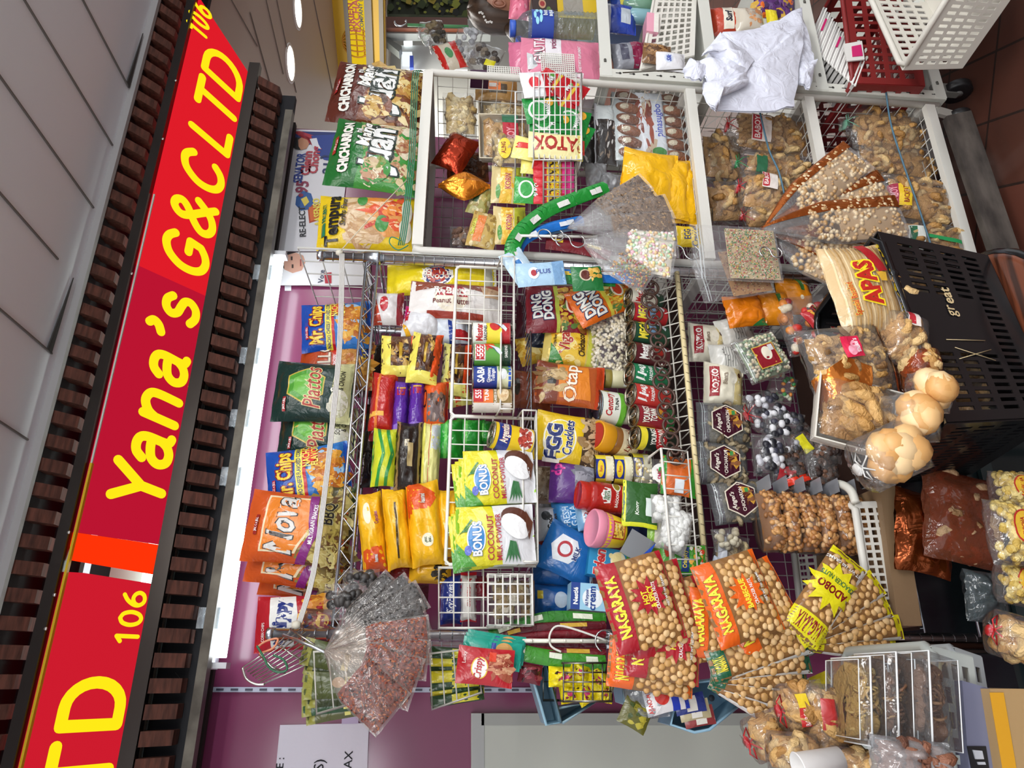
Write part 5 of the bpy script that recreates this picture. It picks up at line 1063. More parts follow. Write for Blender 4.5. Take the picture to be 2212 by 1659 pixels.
for i, (x, y) in enumerate(((866, 880), (901, 876))):
    pk('biscuit_roll_pack', 'purple crinkled biscuit roll, %s' % ('left of the two', 'right of the two beside the orange box')[i], x, y, 118, 34, 1.555-.01*i, '5a2c96/b', [('r', .35, -1, .6, 1, 'a8263f'), ('r', .62, -1, .68, 1, 'd8a03a'), ('r', -.95, -.8, -.7, .8, '8c6ac8')], 2, .045, group='purple biscuit rolls')
pk('biscuit_box_pack', 'orange wrapped biscuit pack with a dark clear window', 940, 872, 98, 56, 1.55, 'd9571c', [('r', -.9, -.8, .3, .6, '6b5a58'), ('sc', -.8, -.7, .2, .5, 10, .3, ['8a6a58', '4a342c', 'a08a80'], 4), ('e', .1, .78, .4, .14, '2a1c16'), ('r', -.9, -1, .9, -.8, 'c01f26')], 2, .06, wr=.05)
pk('biscuit_pack', 'yellow pack with green zigzag stripes at the left of the second shelf', 833, 988, 128, 58, 1.545, 'c9d22c', [('p', [(-1, .7), (0, .2), (1, .7), (1, .45), (0, -.05), (-1, .45)], '2f8f42'), ('p', [(-1, .05), (0, -.45), (1, .05), (1, -.2), (0, -.7), (-1, -.2)], '2f8f42'), ('p', [(-1, 1), (0, .85), (1, 1)], '2f8f42')], 2, .06)
pk('biscuit_pack', 'black coffee biscuit pack with bold white letters and a crumpled gold foot', 882, 985, 150, 56, 1.53, '1f1712', [('r', -1, -1, 1, 1, '241a14'), ('r', -1, .7, 1, 1, '8a6c44'), ('r', -1, -1, 1, -.75, '9c8458')]+T('COFFEE', .3, .1, .32, 'f3f0e2', 'c9a21f', rot=0, sx=.34, bold=.06)+[('r', -.4, -.4, .3, .0, 'b5a070')], 2, .055, wr=.12)
pk('biscuit_pack', 'light brown crumpled cracker pack between the black and the pale yellow packs', 905, 1010, 110, 40, 1.56, '9a7c50/b', (), 2, .05)
pk('stick_biscuit_pack', 'pale yellow biscuit pack with a red line between black and green packs', 928, 985, 150, 44, 1.545, 'd9d68a', [('r', -1, .0, 1, .06, 'b5262f'), ('r', .1, -1, .9, -.1, 'c9cdd2'), ('r', -1, .5, 1, 1, 'efe86a')], 3, .05, wr=.14)
for i, (x, y, w, h) in enumerate(((972, 948, 88, 60), (1015, 940, 70, 60), (1048, 936, 56, 40))):
    pk('biscuit_pack', 'bright green snack pack behind the wire ledge, %s' % ('leftmost', 'middle', 'rightmost and lowest')[i], x, y, w, h, 1.56+.012*i, '1f8f2c/b', [('r', -1, .2, 1, .4, '5ab84a')], 3, .05, group='green packs behind the ledge')
def cup(lab, x, y, w, h, Y, roll, it, **k): return pk('cupcake_pack', lab, x, y, w, h, Y, 'eeb41a', it, roll, .06, wr=.12, **k)
TRI = [('p', [(-1, 1), (1, .8), (.6, .3), (-.2, .1), (-1, .4)], 'd8541c')]
cup('yellow cupcake pack nearest the hanging clear bags, with lilac lettering', 805, 1150, 178, 56, 1.55, -8, [('e', .45, .2, .28, .3, 'ece6c8'), ('p', [(-1, 1), (-.45, .8), (-.4, -.6), (-1, -.9)], 'd8541c')]+T('Cupcakes', .3, -.5, .3, '8c2a6a', rot=0, sx=.65)+T('Assorted', -.7, -.1, .28, 'f3e8e0', '3a2c6a', rot=0, sx=.4))
cup('yellow cupcake pack seen edge on with a black seam', 858, 1140, 178, 54, 1.535, -6, [('r', -.8, -.08, .6, .08, '4a3a20'), ('r', -.5, -.15, .5, -.08, 'd9c48a')])
cup('bright yellow cupcake pack with an orange corner in front of its neighbours', 918, 1130, 186, 72, 1.525, -6, [('p', [(.3, 1), (1, 1), (1, .2), (.6, -.9), (.3, -.4)], 'd8541c'), ('p', [(.1, 1), (1, 1), (1, .7), (.2, .7)], 'd8541c'), ('e', -.45, -.1, .16, .34, 'ece6c8')]+T('Lemon', -.45, .04, .2, '2f4a1c', rot=0, sx=.5)+T('Square', -.45, -.22, .2, '2f4a1c', rot=0, sx=.45)+T('Assorted', .55, -.0, .26, 'f6e8d0', '2c3f8c', sx=.45))
cup('yellow cupcake pack behind the grid with an oval emblem', 975, 1130, 150, 62, 1.54, -3, [('e', -.2, -.1, .3, .6, 'efe6bc'), ('e', -.2, -.1, .26, .5, 'e0a81c')]+T('Lemon\nSquare', -.2, -.1, .36, '23341c', sx=.55, bold=.03))
pk('cupcake_pack', 'yellow packet foot with black checks hanging below the cupcake packs', 930, 1232, 60, 90, 1.56, 'e8b01e', [('sc', -.6, -.8, .6, -.2, 12, .16, ['2c2418'], 5)], 4, .05)
pk('cupcake_pack', 'dark red pack end under the cupcake packs', 880, 1235, 50, 90, 1.60, '8c2424', (), 4, .05)
pk('cracker_pack', 'navy cracker pack with white script at the left end of the ledge', 975, 1295, 108, 46, 1.56, '1c2f7c', T('SkyFlakes', 0, 0, .62, 'eef0f4', '3a4a9c', sh=.2, sx=.8, bold=.03), 0, .05)
pk('cracker_pack', 'red and white striped cracker pack under the navy one', 1012, 1292, 104, 34, 1.555, 'e6e2dc', [('r', -1+.28*i, -1, -.86+.28*i, 1, 'b5202c') for i in range(8)]+T('CRACKERS', 0, 0, .4, 'b5202c', sx=.9), 0, .05, L=.03)
pk('cracker_pack', 'dark red cracker pack right of the striped one in the bin corner', 1035, 1268, 50, 40, 1.58, '8c1f2c', (), 0, .04)
cbag('garlic_pack', 'clear pack of pale brown cake pieces inside the small wire bin', 'snack pack', 1105, 1298, 96, 92, 1.515, 'nuts', 22, 0, .04, cname='cake_pieces', cols=['9a8a6a/r', '8a7454/r', 'cfc8b8/r'], r=.014, tied=False)
pk('mustard_pack', 'mustard coloured packet at the foot of the small wire bin', 1140, 1300, 92, 30, 1.53, 'a87a22', (), 0, .04)
# goods deep behind the second level
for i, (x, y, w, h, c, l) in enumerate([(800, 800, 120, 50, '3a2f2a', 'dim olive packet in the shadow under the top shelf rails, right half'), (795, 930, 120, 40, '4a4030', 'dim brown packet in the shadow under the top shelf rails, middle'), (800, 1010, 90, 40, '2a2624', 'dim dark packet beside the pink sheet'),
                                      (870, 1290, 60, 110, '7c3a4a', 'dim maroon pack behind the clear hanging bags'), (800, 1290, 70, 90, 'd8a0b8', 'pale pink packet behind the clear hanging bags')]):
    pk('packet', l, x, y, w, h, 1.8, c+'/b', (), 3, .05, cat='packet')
mb = MB(); quadY(mb, [(785, 962), (808, 968), (806, 1080), (782, 1090)], 1.86, 'e070a0/p', .003); tag(mb.build('pink_sheet', rel=True), 'bright pink paper sheet glimpsed through the top shelf rails', 'paper')
# ------------------------------------------------------------------ coconut powder sachets
def coco(lab, x, y, w, h, Y, roll, hero=True):
    it = [('p', [(-1, 1), (1, 1), (1, .1), (-1, -.9)], 'dcd21e'), ('p', [(-1, -.2), (.9, .6), (1, .3), (-1, -.5)], 'e9ea6a'), ('p', [(-1, -.15), (1, .05), (1, -1), (-1, -1)], 'e2e3e6'), ('p', [(-1, .5), (-.2, 1), (-1, 1)], '4f9a3a')]
    it += [('p', [(.0+.03*i, .95), (.55-.1*i, .62-.05*i), (.5-.1*i, .58-.05*i)], '2f7a3a') for i in range(5)]
    it += [('e', -.1, .5, .52, .24, 'f4f6f8'), ('e', -.1, .5, .48, .21, '2f7fc0')]+T('BONUS', -.12, .48, .22, 'ffffff', '1c4f8c', sx=.85, bold=.04, ow=.04)+[('e', -.5, .72, .16, .09, '5a6ac0')]
    it += T('COCONUT', -.1, .14, .16, 'a82238', sx=1.0, bold=.02)+T('MILK POWDER', -.1, -.07, .14, 'a82238', sx=.9, bold=.02)
    it += [('p', [(-.25, -.35), (-.98, -.2-.1*i), (-.3, -.5)], '2f6b3a') for i in range(5)]
    it += [('e', .42, -.55, .5, .36, '5a3326', .5), ('e', .22, -.5, .48, .3, 'f2f3f4', .5), ('p', [(-.25, -.85), (.35, -.98), (.75, -.8), (.2, -.78)], '6b4030')]
    return bag('coconut_powder_sachet', lab, 'sachet', x, y, w, h, Y, '8fc02a', it, roll, .03, pin=.02, seal=.1, L=.010) if hero else bag('coconut_powder_sachet', lab, 'sachet', x, y, w, h, Y, '8fc02a', it[:4], roll, .02, seal=.1)
for i, (x, y) in enumerate(((1060, 1050), (1052, 1170))):
    for k in range(3):
        coco('green coconut milk sachet, %s behind the %s front one' % (('directly', 'second', 'last')[2-k], ('right hand', 'left hand')[i]), x-6*k+6, y+3*k-8*i, 124, 146, 1.485+.006*(k+1), -3-2*k, False)
coco('yellow green coconut milk powder sachet, right one of the two in front', 1079, 1030, 120, 152, 1.462, -4)
coco('yellow green coconut milk powder sachet, left one of the two in front', 1070, 1156, 130, 168, 1.455, -3)
# ------------------------------------------------------------------ cans and jars
def canf(r, h, e=.0):
    def f(s, t, off=0, side=-1): a = s*PI*.55; return V(((r+off)*math.sin(a), -(r+off)*math.cos(a), t*h/2))
    return f
def can(lab, x, y, w, h, Y, base, it=(), roll=0, tilt=0, lid='b9b4a4/x', yaw=0, tab=True, rim='a9a69c/x', name='tin_can', cat='can', group=None):
    """w,h = pixel width and body height; stands upright"""
    c, W, H, rl = place(x, y, w, h, Y, roll); r = W/2; e = empty(name, c, lab, cat, group, rot=(math.radians(tilt), rl, math.radians(yaw)))
    mb = MB(); mb.lathe([(r*.9, -H/2+.001), (r, -H/2), (r*1.02, -H/2+.0015), (r, -H/2+.003)], rim, 28, cap=False); mb.lathe([(r, -H/2+.003), (r, H/2-.003)], base+'/s' if '/' not in base else base, 32, cap=False)
    f = canf(r, H); art(mb, f, r*PI*.55*2*.999, H, it, .011, .0003, .00012, r*1.62); mb.build('can_body', e)
    mb = MB(); mb.lathe([(r, H/2-.003), (r*1.02, H/2-.0015), (r*1.02, H/2), (r*.93, H/2), (r*.92, H/2-.003), (r*.86, H/2-.0035), (r*.84, H/2-.002), (0.0001, H/2-.002)], lid, 28, cap=False)
    mb.lathe([(r*.7, H/2-.002), (r*.7, H/2-.0012), (r*.66, H/2-.0012)], lid, 28, cap=False); ld = mb.build('can_lid', e)
    if tab:
        mb = MB(); mb.wire([(math.cos(a*PI/7)*r*.2, r*-.12+math.sin(a*PI/7)*r*.42, H/2+.0006) for a in range(14)], .0013, 'c9c6bc/x', 5, True); mb.box((0, r*.42, H/2+.0002), (r*.3, r*.2, .0012), 'c9c6bc/x'); mb.build('pull_tab', ld)
    return e
def fishart(c1='3a5f7a', c2='d8e0e6', s=.35, t=-.35):
    return [('p', [(s-.3, t-.35), (s+.2, t+.15), (s+.32, t+.3), (s+.25, t+.05), (s+.1, t-.25), (s-.15, t-.42)], c2), ('p', [(s-.25, t-.25), (s+.2, t+.17), (s+.3, t+.3), (s+.1, t-.0)], c1)]
can('fish can with yellow and red label, first on the ledge at the right', 1060, 723, 46, 82, 1.475, 'e9d83a', [('r', -1, .25, 1, 1, 'eef0e8'), ('r', -1, -1, 1, -.55, 'b5242a'), ('e', .25, -.2, .3, .28, 'c8281f')]+T('Master', -.1, .62, .34, 'b5242a', sx=.75, bold=.05)+T('SARDINES', -.15, .3, .16, '26241f', sx=.8, bold=.03)+fishart(s=.2, t=-.4), tab=False)
can('fish can with green label and large 555', 1062, 768, 46, 82, 1.475, '5a9a3a', [('r', -1, -1, 1, -.5, '1f3a24'), ('r', -.5, .35, .5, .9, 'e9e0dc'), ('r', -.44, .4, .44, .86, 'c02a2c')]+T('555', 0, .63, .32, 'ffffff', sx=.95, bold=.03)+[('sc', .1, -.0, .6, .3, 10, .16, ['c8281f', 'd84a2a'], 3)]+fishart(s=.05, t=-.1)+T('SARDINES', .0, -.72, .14, 'e8e8e0', sx=.8), tab=False)
can('fish can with navy and cream label between the two 555 cans', 1062, 816, 46, 84, 1.475, '1f3a8c', [('r', -1, -1, 1, -.25, 'd9dcb8'), ('e', .3, -.6, .4, .3, '6a8a5a'), ('e', .0, -.55, .3, .2, 'dfe3e2'), ('r', -.9, -.95, .9, -.82, '2f5ac0')]+T('SABA', .0, .58, .34, 'f4f6fa', sx=.9, bold=.05)+T('Ginataang\nTulingan', -.05, .05, .18, 'f4f6fa', sx=.8), tab=False)
can('orange and brown tuna can labelled 555 at the left end of the row', 1062, 866, 48, 84, 1.475, 'e9762a', [('r', -1, -.25, 1, -.05, 'efe9df'), ('r', -1, -1, 1, -.05, '8a6f3a'), ('r', -1, -1, -.3, 1, 'e4ddd4'), ('r', -.25, .45, .6, .95, 'c02a2c')]+T('555', .17, .7, .3, 'ffffff', sx=.9, bold=.03)+T('TUNA', .17, .28, .2, 'ffffff', bold=.04)+T('FLAKES IN OIL', .1, -.16, .12, 'f4f2ea', sx=.8)+[('e', .2, -.55, .42, .3, 'd9bf94'), ('sc', .0, -.7, .4, -.4, 10, .12, ['c9a678', 'e8d4b0'], 4)], tab=False)
can('yellow and blue corned beef can with a lid facing left, above the coconut sachets', 1104, 948, 56, 92, 1.465, 'ecc81f', [('r', -1, .2, 1, .78, '22388c'), ('e', .05, -.55, .62, .36, 'eee6dc'), ('sc', -.35, -.8, .45, -.25, 40, .12, ['b5453a', 'c85a4a', '9c3a30'], 5)]+T('Argentina', .05, .45, .36, 'f4f2e2', '9c2a22', sx=.7, bold=.04), 8, 14)
# sardine cans standing in a row on the third level
ROW = [('Master can with red letters at the right end of the sardine row'.replace('Master can', 'white and red sardine can'), 1392, 648, 34, 76, 'e6e4d2', T('Master', 0, .5, .4, 'b5242a', sx=.7, bold=.05)+T('SARDINES', 0, .1, .18, '2a2824', sx=.7)+[('r', -1, -1, 1, -.5, '2a4a3a')]+fishart()),
       ('red sardine can with tall yellow letters and a blue fish', 1398, 682, 42, 82, 'b3242a', T('MEGA', 0, .5, .5, 'f3e04a', '2a4f9c', sx=.72, bold=.05)+[('e', .15, -.05, .55, .2, '8ab8e0')]+fishart('2a5f9c')),
       ('dark green sardine can with yellow letters', 1400, 724, 46, 84, '1f4a34', T('MEGA', 0, .5, .5, 'f3e04a', '12301f', sx=.72, bold=.05)+[('e', .15, .0, .5, .2, '8ab8e0'), ('e', .5, .4, .2, .16, 'e8e04a')]+fishart('2a5f9c')),
       ('maroon sardine can with white letters', 1402, 768, 44, 84, '5a1c24', T('Master', 0, .5, .45, 'f4f2ec', sx=.72, bold=.05)+T('SARDINES', 0, .15, .2, 'f4f2ec', sx=.7)+[('e', .2, -.35, .4, .3, 'b5302a')]+fishart()),
       ('green sardine can with white slanted letters', 1398, 814, 46, 84, '1f7a4f', T('Ligo', 0, .5, .5, 'f4f6f2', sh=.2, bold=.06)+T('SARDINES', 0, .05, .18, 'f4f6f2', sx=.7)+fishart()),
       ('red sardine can with white slanted letters', 1402, 858, 48, 86, 'c23a34', T('Ligo', 0, .5, .5, 'f4f6f2', sh=.2, bold=.06)+T('SARDINES', 0, .05, .18, 'f4f6f2', sx=.7)+fishart()),
       ('red sardine can with a green foot and crest lettering', 1408, 904, 48, 86, '8c2430', T("YOUNG'S\nTOWN", 0, .35, .34, 'f4f2e6', '4a1016', sx=.75, bold=.05)+[('e', .1, -.2, .3, .2, 'd8962a'), ('r', -1, -1, 1, -.6, '1f6b3a')]),
       ('dark green and yellow sardine can at the left end of the row', 1412, 950, 48, 90, '16261c', [('r', -1, .55, 1, .9, 'e8d83a'), ('r', .5, -1, .75, 1, 'e8d83a')]+T("YOUNG'S", 0, .25, .26, 'f4f2e6', sx=.75, bold=.05)+[('e', 0, -.15, .7, .3, 'b5242a')]+T('TOWN', 0, -.15, .3, 'f4f2e6', sx=.8, bold=.05))]
for lab, x, y, w, h, b, it in ROW: can(lab, x-2, y, w, h, 1.515, b, it, 0, 15, rim='6b675c/x', lid='8f897a/x')
can('tuna can with white and green label stacked behind the red sardine can', 1312, 884, 72, 56, 1.585, 'e9ece0', T('Century', 0, .3, .5, 'b5242a', sx=.8, sh=.2, bold=.04)+T('TUNA', 0, -.2, .26, '2a2824', bold=.04)+[('r', -1, -1, 1, -.5, '6ab03a'), ('e', .7, .4, .2, .3, 'd8c24a')], 2, 12, rim='8fa6b0/x', lid='7f8f98/x')
def jar(name, lab, x, y, w, h, Y, base, lidc, it, roll=0, lidh=.24, taper=1.0, lidr=1.04, body='g', cat='jar', topit=None, tilt=0):
    c, W, H, rl = place(x, y, w, h, Y, roll); r = W/2/lidr; e = empty(name, c, lab, cat, rot=(math.radians(tilt), rl, 0)); z1 = H/2-lidh*H
    mb = MB(); mb.lathe([(r*taper*.92, -H/2), (r*taper, -H/2+.004), (r, z1-.006), (r*.9, z1)], base, 28)
    hh = z1+H/2; g = lambda s, t, off=0, side=-1: V(((r*(taper+(1-taper)*(t+1)/2)+off)*math.sin(s*PI*.5), -(r*(taper+(1-taper)*(t+1)/2)+off)*math.cos(s*PI*.5), -H/2+hh*(t+1)/2))
    art(mb, g, r*PI, hh, it, .011, .0006, .00015); mb.build('jar_body', e)
    mb = MB(); R_ = r*lidr; mb.lathe([(R_*.97, z1-.001), (R_, z1+.002), (R_, H/2-.002), (R_*.96, H/2), (R_*.9, H/2), (R_*.88, H/2-.0015), (.0001, H/2-.0015)], lidc, 32, cap=False)
    if topit: mb.lathe([(R_*.84, H/2-.0005), (.0001, H/2-.0003)], topit, 28, cap=False)
    mb.build('jar_lid', e); return e
jar('peanut_butter_jar', 'peanut butter jar with ribbed yellow lid and red top', 1326, 952, 62, 96, 1.57, '8a5a2c/g', 'd9971c/s', [('r', -1, -.9, 1, .45, 'e4d3b0')]+T('Lychee\'s', 0, -.1, .42, '8c2f22', sh=.2, sx=.85, bold=.03), 6, .34, topit='a82a1e/s', tilt=25)
for i, (x, y, l) in enumerate(((1300, 1015, 'upper'), (1340, 1016, 'middle'), (1380, 1012, 'lowest, half hidden'))):
    can('small yellow and blue liver spread can, %s of a lying stack' % l, x, y, 62, 40, 1.56, 'e4d23a', [('r', -.5, -.1, .3, .9, '26388c'), ('e', -.1, .4, .35, .35, 'e8c81f')]+T('Reno', -.1, .4, .3, 'b5242a', sx=.7, bold=.04)+[('r', -.6, -1, .5, -.2, 'e9e4c4')]+T('LIVER SPREAD', .0, -.05, .13, '26388c', sx=.6), 0, rim='4a4638/x', lid='4f4c40/x', tab=False, group='liver spread cans')
jar('shrimp_paste_jar', 'red jar of shrimp paste with a house shaped emblem', 1298, 1076, 60, 104, 1.53, 'a3221c/g', 'b3281e/g', [('r', -1, -.95, 1, .7, 'a8241e'), ('p', [(-.35, .3), (0, .52), (.35, .3), (.3, -.02), (-.3, -.02)], 'e9e6e0'), ('e', .5, -.35, .3, .22, 'e8e2cc'), ('e', .5, -.35, .24, .17, '8a7a2a')]+T('Barrio\nFIESTA', 0, .2, .16, '2f6b3a', sx=.7)+T('BAGOONG', -.1, -.35, .15, 'f4f0e6', sx=.8, bold=.03), 5, .2, lidr=.92, tilt=8)
jar('spread_tub', 'pink lidded tub with a yellow label', 1310, 1146, 82, 72, 1.50, 'e6c322/s', 'e58fa6/s', [('r', -1, .35, 1, 1, 'e87a9c'), ('r', -.4, -.7, .3, .35, 'b5302a'), ('r', -.34, -.62, .24, .28, 'e9c84a'), ('sc', -.28, -.5, .2, .2, 12, .16, ['c89a4a', '8a5a2c', 'f0d890'], 3)], 6, .26, taper=.82, lidr=1.06, tilt=14)
jar('mayonnaise_jar', 'small glass jar with an olive lid between the white puffs and the tuna can', 1335, 818, 40, 62, 1.60, 'cfc8a4/g', '8a7a3a/g', [('r', -.8, -.95, .8, -.1, 'dfe0d8'), ('e', 0, -.5, .5, .35, 'b5242a')], 0, .22)
jar('coconut_gel_jar', 'glass jar with a pale label between the tuna can and the red cans', 1358, 895, 44, 64, 1.58, 'b9b8a4/g', 'd8d8d0/g', [('r', -.8, -.9, .8, .2, 'aeb6c0')], 0, .2)
# boxes
def box(name, lab, cat, x, y, w, h, Y, base, it, roll=0, d=.05, yaw=0, tilt=0, group=None, side=None):
    c, W, H, rl = place(x, y, w, h, Y, roll); W /= math.cos(math.radians(yaw)); mb = MB(); mb.box((0, d/2, 0), (W, d, H), side or base)
    f = lambda s, t, off=0, side=-1: V((s*W/2, -off, t*H/2)); art(mb, f, W, H, [('r', -1, -1, 1, 1, base)]+list(it), None, .0004, .00022)
    o = mb.build(name, loc=c); o.rotation_euler = (math.radians(tilt), rl, math.radians(yaw)); return tag(o, lab, cat, group)
box('cheese_box', 'blue and green cheese box with red script', 'box', 1318, 1216, 62, 94, 1.515, '1f86b8/s', [('r', -1, -1, 1, -.72, '5aa03a/s'), ('e', .25, -.35, .6, .36, 'e9e2c4'), ('p', [(-.3, -.1), (.6, -.05), (.85, -.45), (-.1, -.55)], 'f0dfa0'), ('e', .5, .0, .18, .1, 'f0dfa0')]+T('Eden', -.1, .5, .46, 'c0262c', 'f4f2ea', sh=.15, sx=.95, bold=.05), 8, .04)
box('cream_box', 'pale blue cream carton with navy and white lettering', 'box', 1285, 1290, 58, 104, 1.515, '9ccbe4/s', [('r', -1, .62, 1, 1, '1f3f8c/s'), ('e', -.1, .1, .75, .42, 'eef4f8'), ('e', .45, -.3, .2, .12, 'e8c43a'), ('e', -.2, -.8, .5, .18, 'b5302a')]+T('Nestlé', 0, .8, .18, 'ffffff', bold=.05)+T('All Purpose', -.1, .32, .13, '1f3f8c', sx=.75)+T('cream', -.1, .08, .3, '1f3f8c', sx=.9, bold=.03), 3, .05)
# ------------------------------------------------------------------ third level, back row of bags
def cn3(lab, x, y, w, h, Y, base, it, roll=0, name='snack_pouch', **k): return bag(name, lab, 'snack pack', x, y, w, h, Y, base, it, roll, .045, **k)
NUT = ['d8b23a', 'e8d488', 'b8862c', '8a5a24', 'c9a04a', '5a7a3a']
def ding(lab, x, y, w, h, Y, roll, base, low):
    return cn3(lab, x, y, w, h, Y, base, [('sc', -.9, -.92, .9, -.05, 70, .12, NUT, 3), ('p', [(-1, .0), (1, .1), (1, -.05), (-1, -.12)], low), ('e', .1, -.5, .4, .2, 'efe6cc'), ('e', .1, -.5, .32, .14, 'c8442a')]+T('DING\nDONG', .0, .48, .3, 'ecebe4', '1c2350', rot=-4, sx=.85, bold=.06, ow=.09), roll)
ding('dark red nut mix pouch with white bubble letters', 1200, 668, 106, 128, 1.58, 0, '7c1624', 'b8c04a')
ding('orange nut mix pouch with bubble letters leaning under the sachet strip', 1300, 648, 84, 130, 1.55, -26, 'dd6a1c', 'd8c84a')
cn3('corn snack pouch with big red name, beside the white puffs', 1235, 748, 88, 122, 1.60, 'd8c06a', [('r', -1, -.5, 1, .75, 'e8c03a'), ('sc', -.9, -.3, .9, .7, 26, .16, ['f3d868', 'e0aa2a', 'f8e290'], 5), ('p', [(-1, .75), (-.1, .75), (-1, .2)], '3f8a3a'), ('r', -1, -1, 1, -.55, 'c9c84a')]+T('Vigan', .1, .25, .36, 'b3362a', 'f3e6c4', rot=-6, sx=.95, bold=.04)+T('Chichacorn', .05, -.3, .22, '3a2416', rot=-6, sx=.72, bold=.04)+T('Original Flavor', .0, .62, .1, '4a2a16', sx=.6), 8)
cn3('corn cob printed pouch lying deep behind the corn snack pouch', 1157, 755, 62, 76, 1.70, 'd9b03a', [('sc', -.8, -.5, .8, .9, 30, .2, ['e8cc6a', 'c99a2a', 'f0dc94'], 6), ('e', .2, -.5, .5, .4, '5a8a3a')], -14)
cn3('second dark nut mix pouch deep behind the first', 1190, 722, 70, 100, 1.68, '1c2438', [('sc', -.9, -.9, .9, .2, 40, .2, NUT, 8)], 4)
cbag('white_puff_bag', 'clear bag of round white fish puffs standing behind the cans', 'snack pack', 1312, 752, 140, 88, 1.60, 'nuts', 330, 3, .06, cname='white_puffs', cols=['ded3ba/s', 'cfc2a2/s', 'e8dfcb/s'], r=.0046, tied=False)
cbag('white_puff_bag', 'small clear bag of white fish puffs leaning on the larger one', 'snack pack', 1345, 700, 66, 62, 1.58, 'nuts', 110, -16, .03, cname='white_puffs', cols=['ded3ba/s', 'cfc2a2/s', 'e8dfcb/s'], r=.0046, tied=False)
OT = [('r', -1, .35, 1, 1, '7c3a24'), ('e', -.0, .55, .45, .13, '2c241a'), ('p', [(-.75, .3), (.85, .42), (.85, -.5), (-.75, -.62)], 'e0852f')]
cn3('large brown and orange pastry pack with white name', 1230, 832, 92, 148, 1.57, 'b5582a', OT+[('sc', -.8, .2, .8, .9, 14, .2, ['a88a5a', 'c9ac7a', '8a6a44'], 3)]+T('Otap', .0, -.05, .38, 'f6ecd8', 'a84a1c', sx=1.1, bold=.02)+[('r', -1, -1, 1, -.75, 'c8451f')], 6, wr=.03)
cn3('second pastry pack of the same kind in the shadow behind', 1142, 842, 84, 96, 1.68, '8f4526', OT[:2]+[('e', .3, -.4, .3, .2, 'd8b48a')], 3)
cn3('yellow egg cracker pouch with navy letters and cookies in the window', 1225, 948, 108, 142, 1.56, 'e3be20', [('e', -.15, .25, .82, .5, 'efeedd'), ('e', -.15, .25, .76, .45, 'ead23c'), ('r', -1, -1, 1, -.45, '4a3a2a'), ('sc', -.85, -.95, .85, -.45, 22, .22, ['b59a72', 'c9b08a', '9a7c54'], 4)]+T('EGG', -.3, .42, .42, '1f2d6a', 'f4f2e6', sx=1.0, bold=.08, ow=.05)+T('Cracklets', -.05, .0, .26, '1f2d6a', 'f4f2e6', sh=.2, sx=.8, bold=.04), 8)
cn3('purple lentil pouch with magenta letters', 1245, 1042, 96, 116, 1.575, '5a2c7c', [('r', -.8, -.85, .9, .1, '8a8a94'), ('sc', -.7, -.8, .8, .0, 12, .3, ['a0a0aa', '74747e'], 3), ('p', [(-1, -1), (1, -.5), (1, -.75), (-.6, -1)], 'b5302a')]+T('dp', .45, .72, .34, 'd8409c', bold=.06), 4)
cn3('pale brown noodle pouch with a dark red foot deep behind the purple pouch', 1178, 1048, 84, 70, 1.66, 'a8937a', [('r', -1, -1, 1, -.4, '8c2a24'), ('sc', -.8, -.3, .8, .9, 20, .2, ['c9b8a0', '8a745c'], 4)], 2)
cn3('grey and blue coconut cream pouch with black palm emblem', 1192, 1130, 74, 66, 1.60, 'b9bec6', [('r', -1, -1, 1, -.1, '2f74b0'), ('e', .4, .4, .3, .3, '3a3f44')]+T('Coco\nmama', .0, .0, .36, '1f1f20', sx=.85, bold=.05), -6)
cn3('blue fresh coconut milk pouch', 1232, 1118, 76, 74, 1.59, '2f78b4', T('FRESH\nGATA', 0, .1, .36, 'c9e2f2', rot=0, sx=.9, bold=.02), -8)
cn3('pale blue milk sachet in front of the blue pouch', 1265, 1118, 56, 40, 1.555, '8ab8dc', [('r', -.5, -.4, .5, .5, 'dfe6ec'), ('e', 0, 0, .3, .4, '9c3a3a')], -8)
BB = [('p', [(-.55, .5), (.0, .75), (.55, .5), (.5, -.05), (0, -.3), (-.5, -.05)], 'dfe4e8'), ('e', 0, .25, .34, .26, 'b0303a'), ('e', 0, .25, .22, .18, 'dfe4e8')]
cn3('large blue milk powder pouch leaning beside the cheese box', 1232, 1196, 110, 128, 1.56, '1f64a8', BB+T('MILK', 0, -.15, .16, '1c2f6a', 'e8eef4', bold=.05)+[('p', [(-.8, -1), (.6, -.4), (1, -.6), (1, -1)], 'cfdbe6')], 24)
cn3('blue milk powder pouch standing behind, in the middle', 1192, 1222, 90, 90, 1.60, '1b5698', [('e', .1, .0, .5, .3, 'b9c4d0'), ('r', .1, .6, .5, .9, 'd8c23a')], 4)
cn3('blue milk powder pouch at the far left of the third level', 1195, 1300, 74, 96, 1.59, '1b5698', [('e', .1, -.3, .5, .3, 'b9c4d0'), ('r', .1, .5, .6, .75, 'd8c23a')], 2)
cn3('dim red pouch between the coconut sachets and the blue pouches', 1172, 1180, 40, 30, 1.64, 'a82a34', (), 0)
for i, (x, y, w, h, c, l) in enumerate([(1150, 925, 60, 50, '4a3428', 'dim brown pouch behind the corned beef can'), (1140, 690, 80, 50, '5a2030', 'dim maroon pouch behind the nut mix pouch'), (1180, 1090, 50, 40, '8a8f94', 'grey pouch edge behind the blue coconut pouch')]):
    cn3(l, x, y, w, h, 1.78, c, (), 3, name='packet')
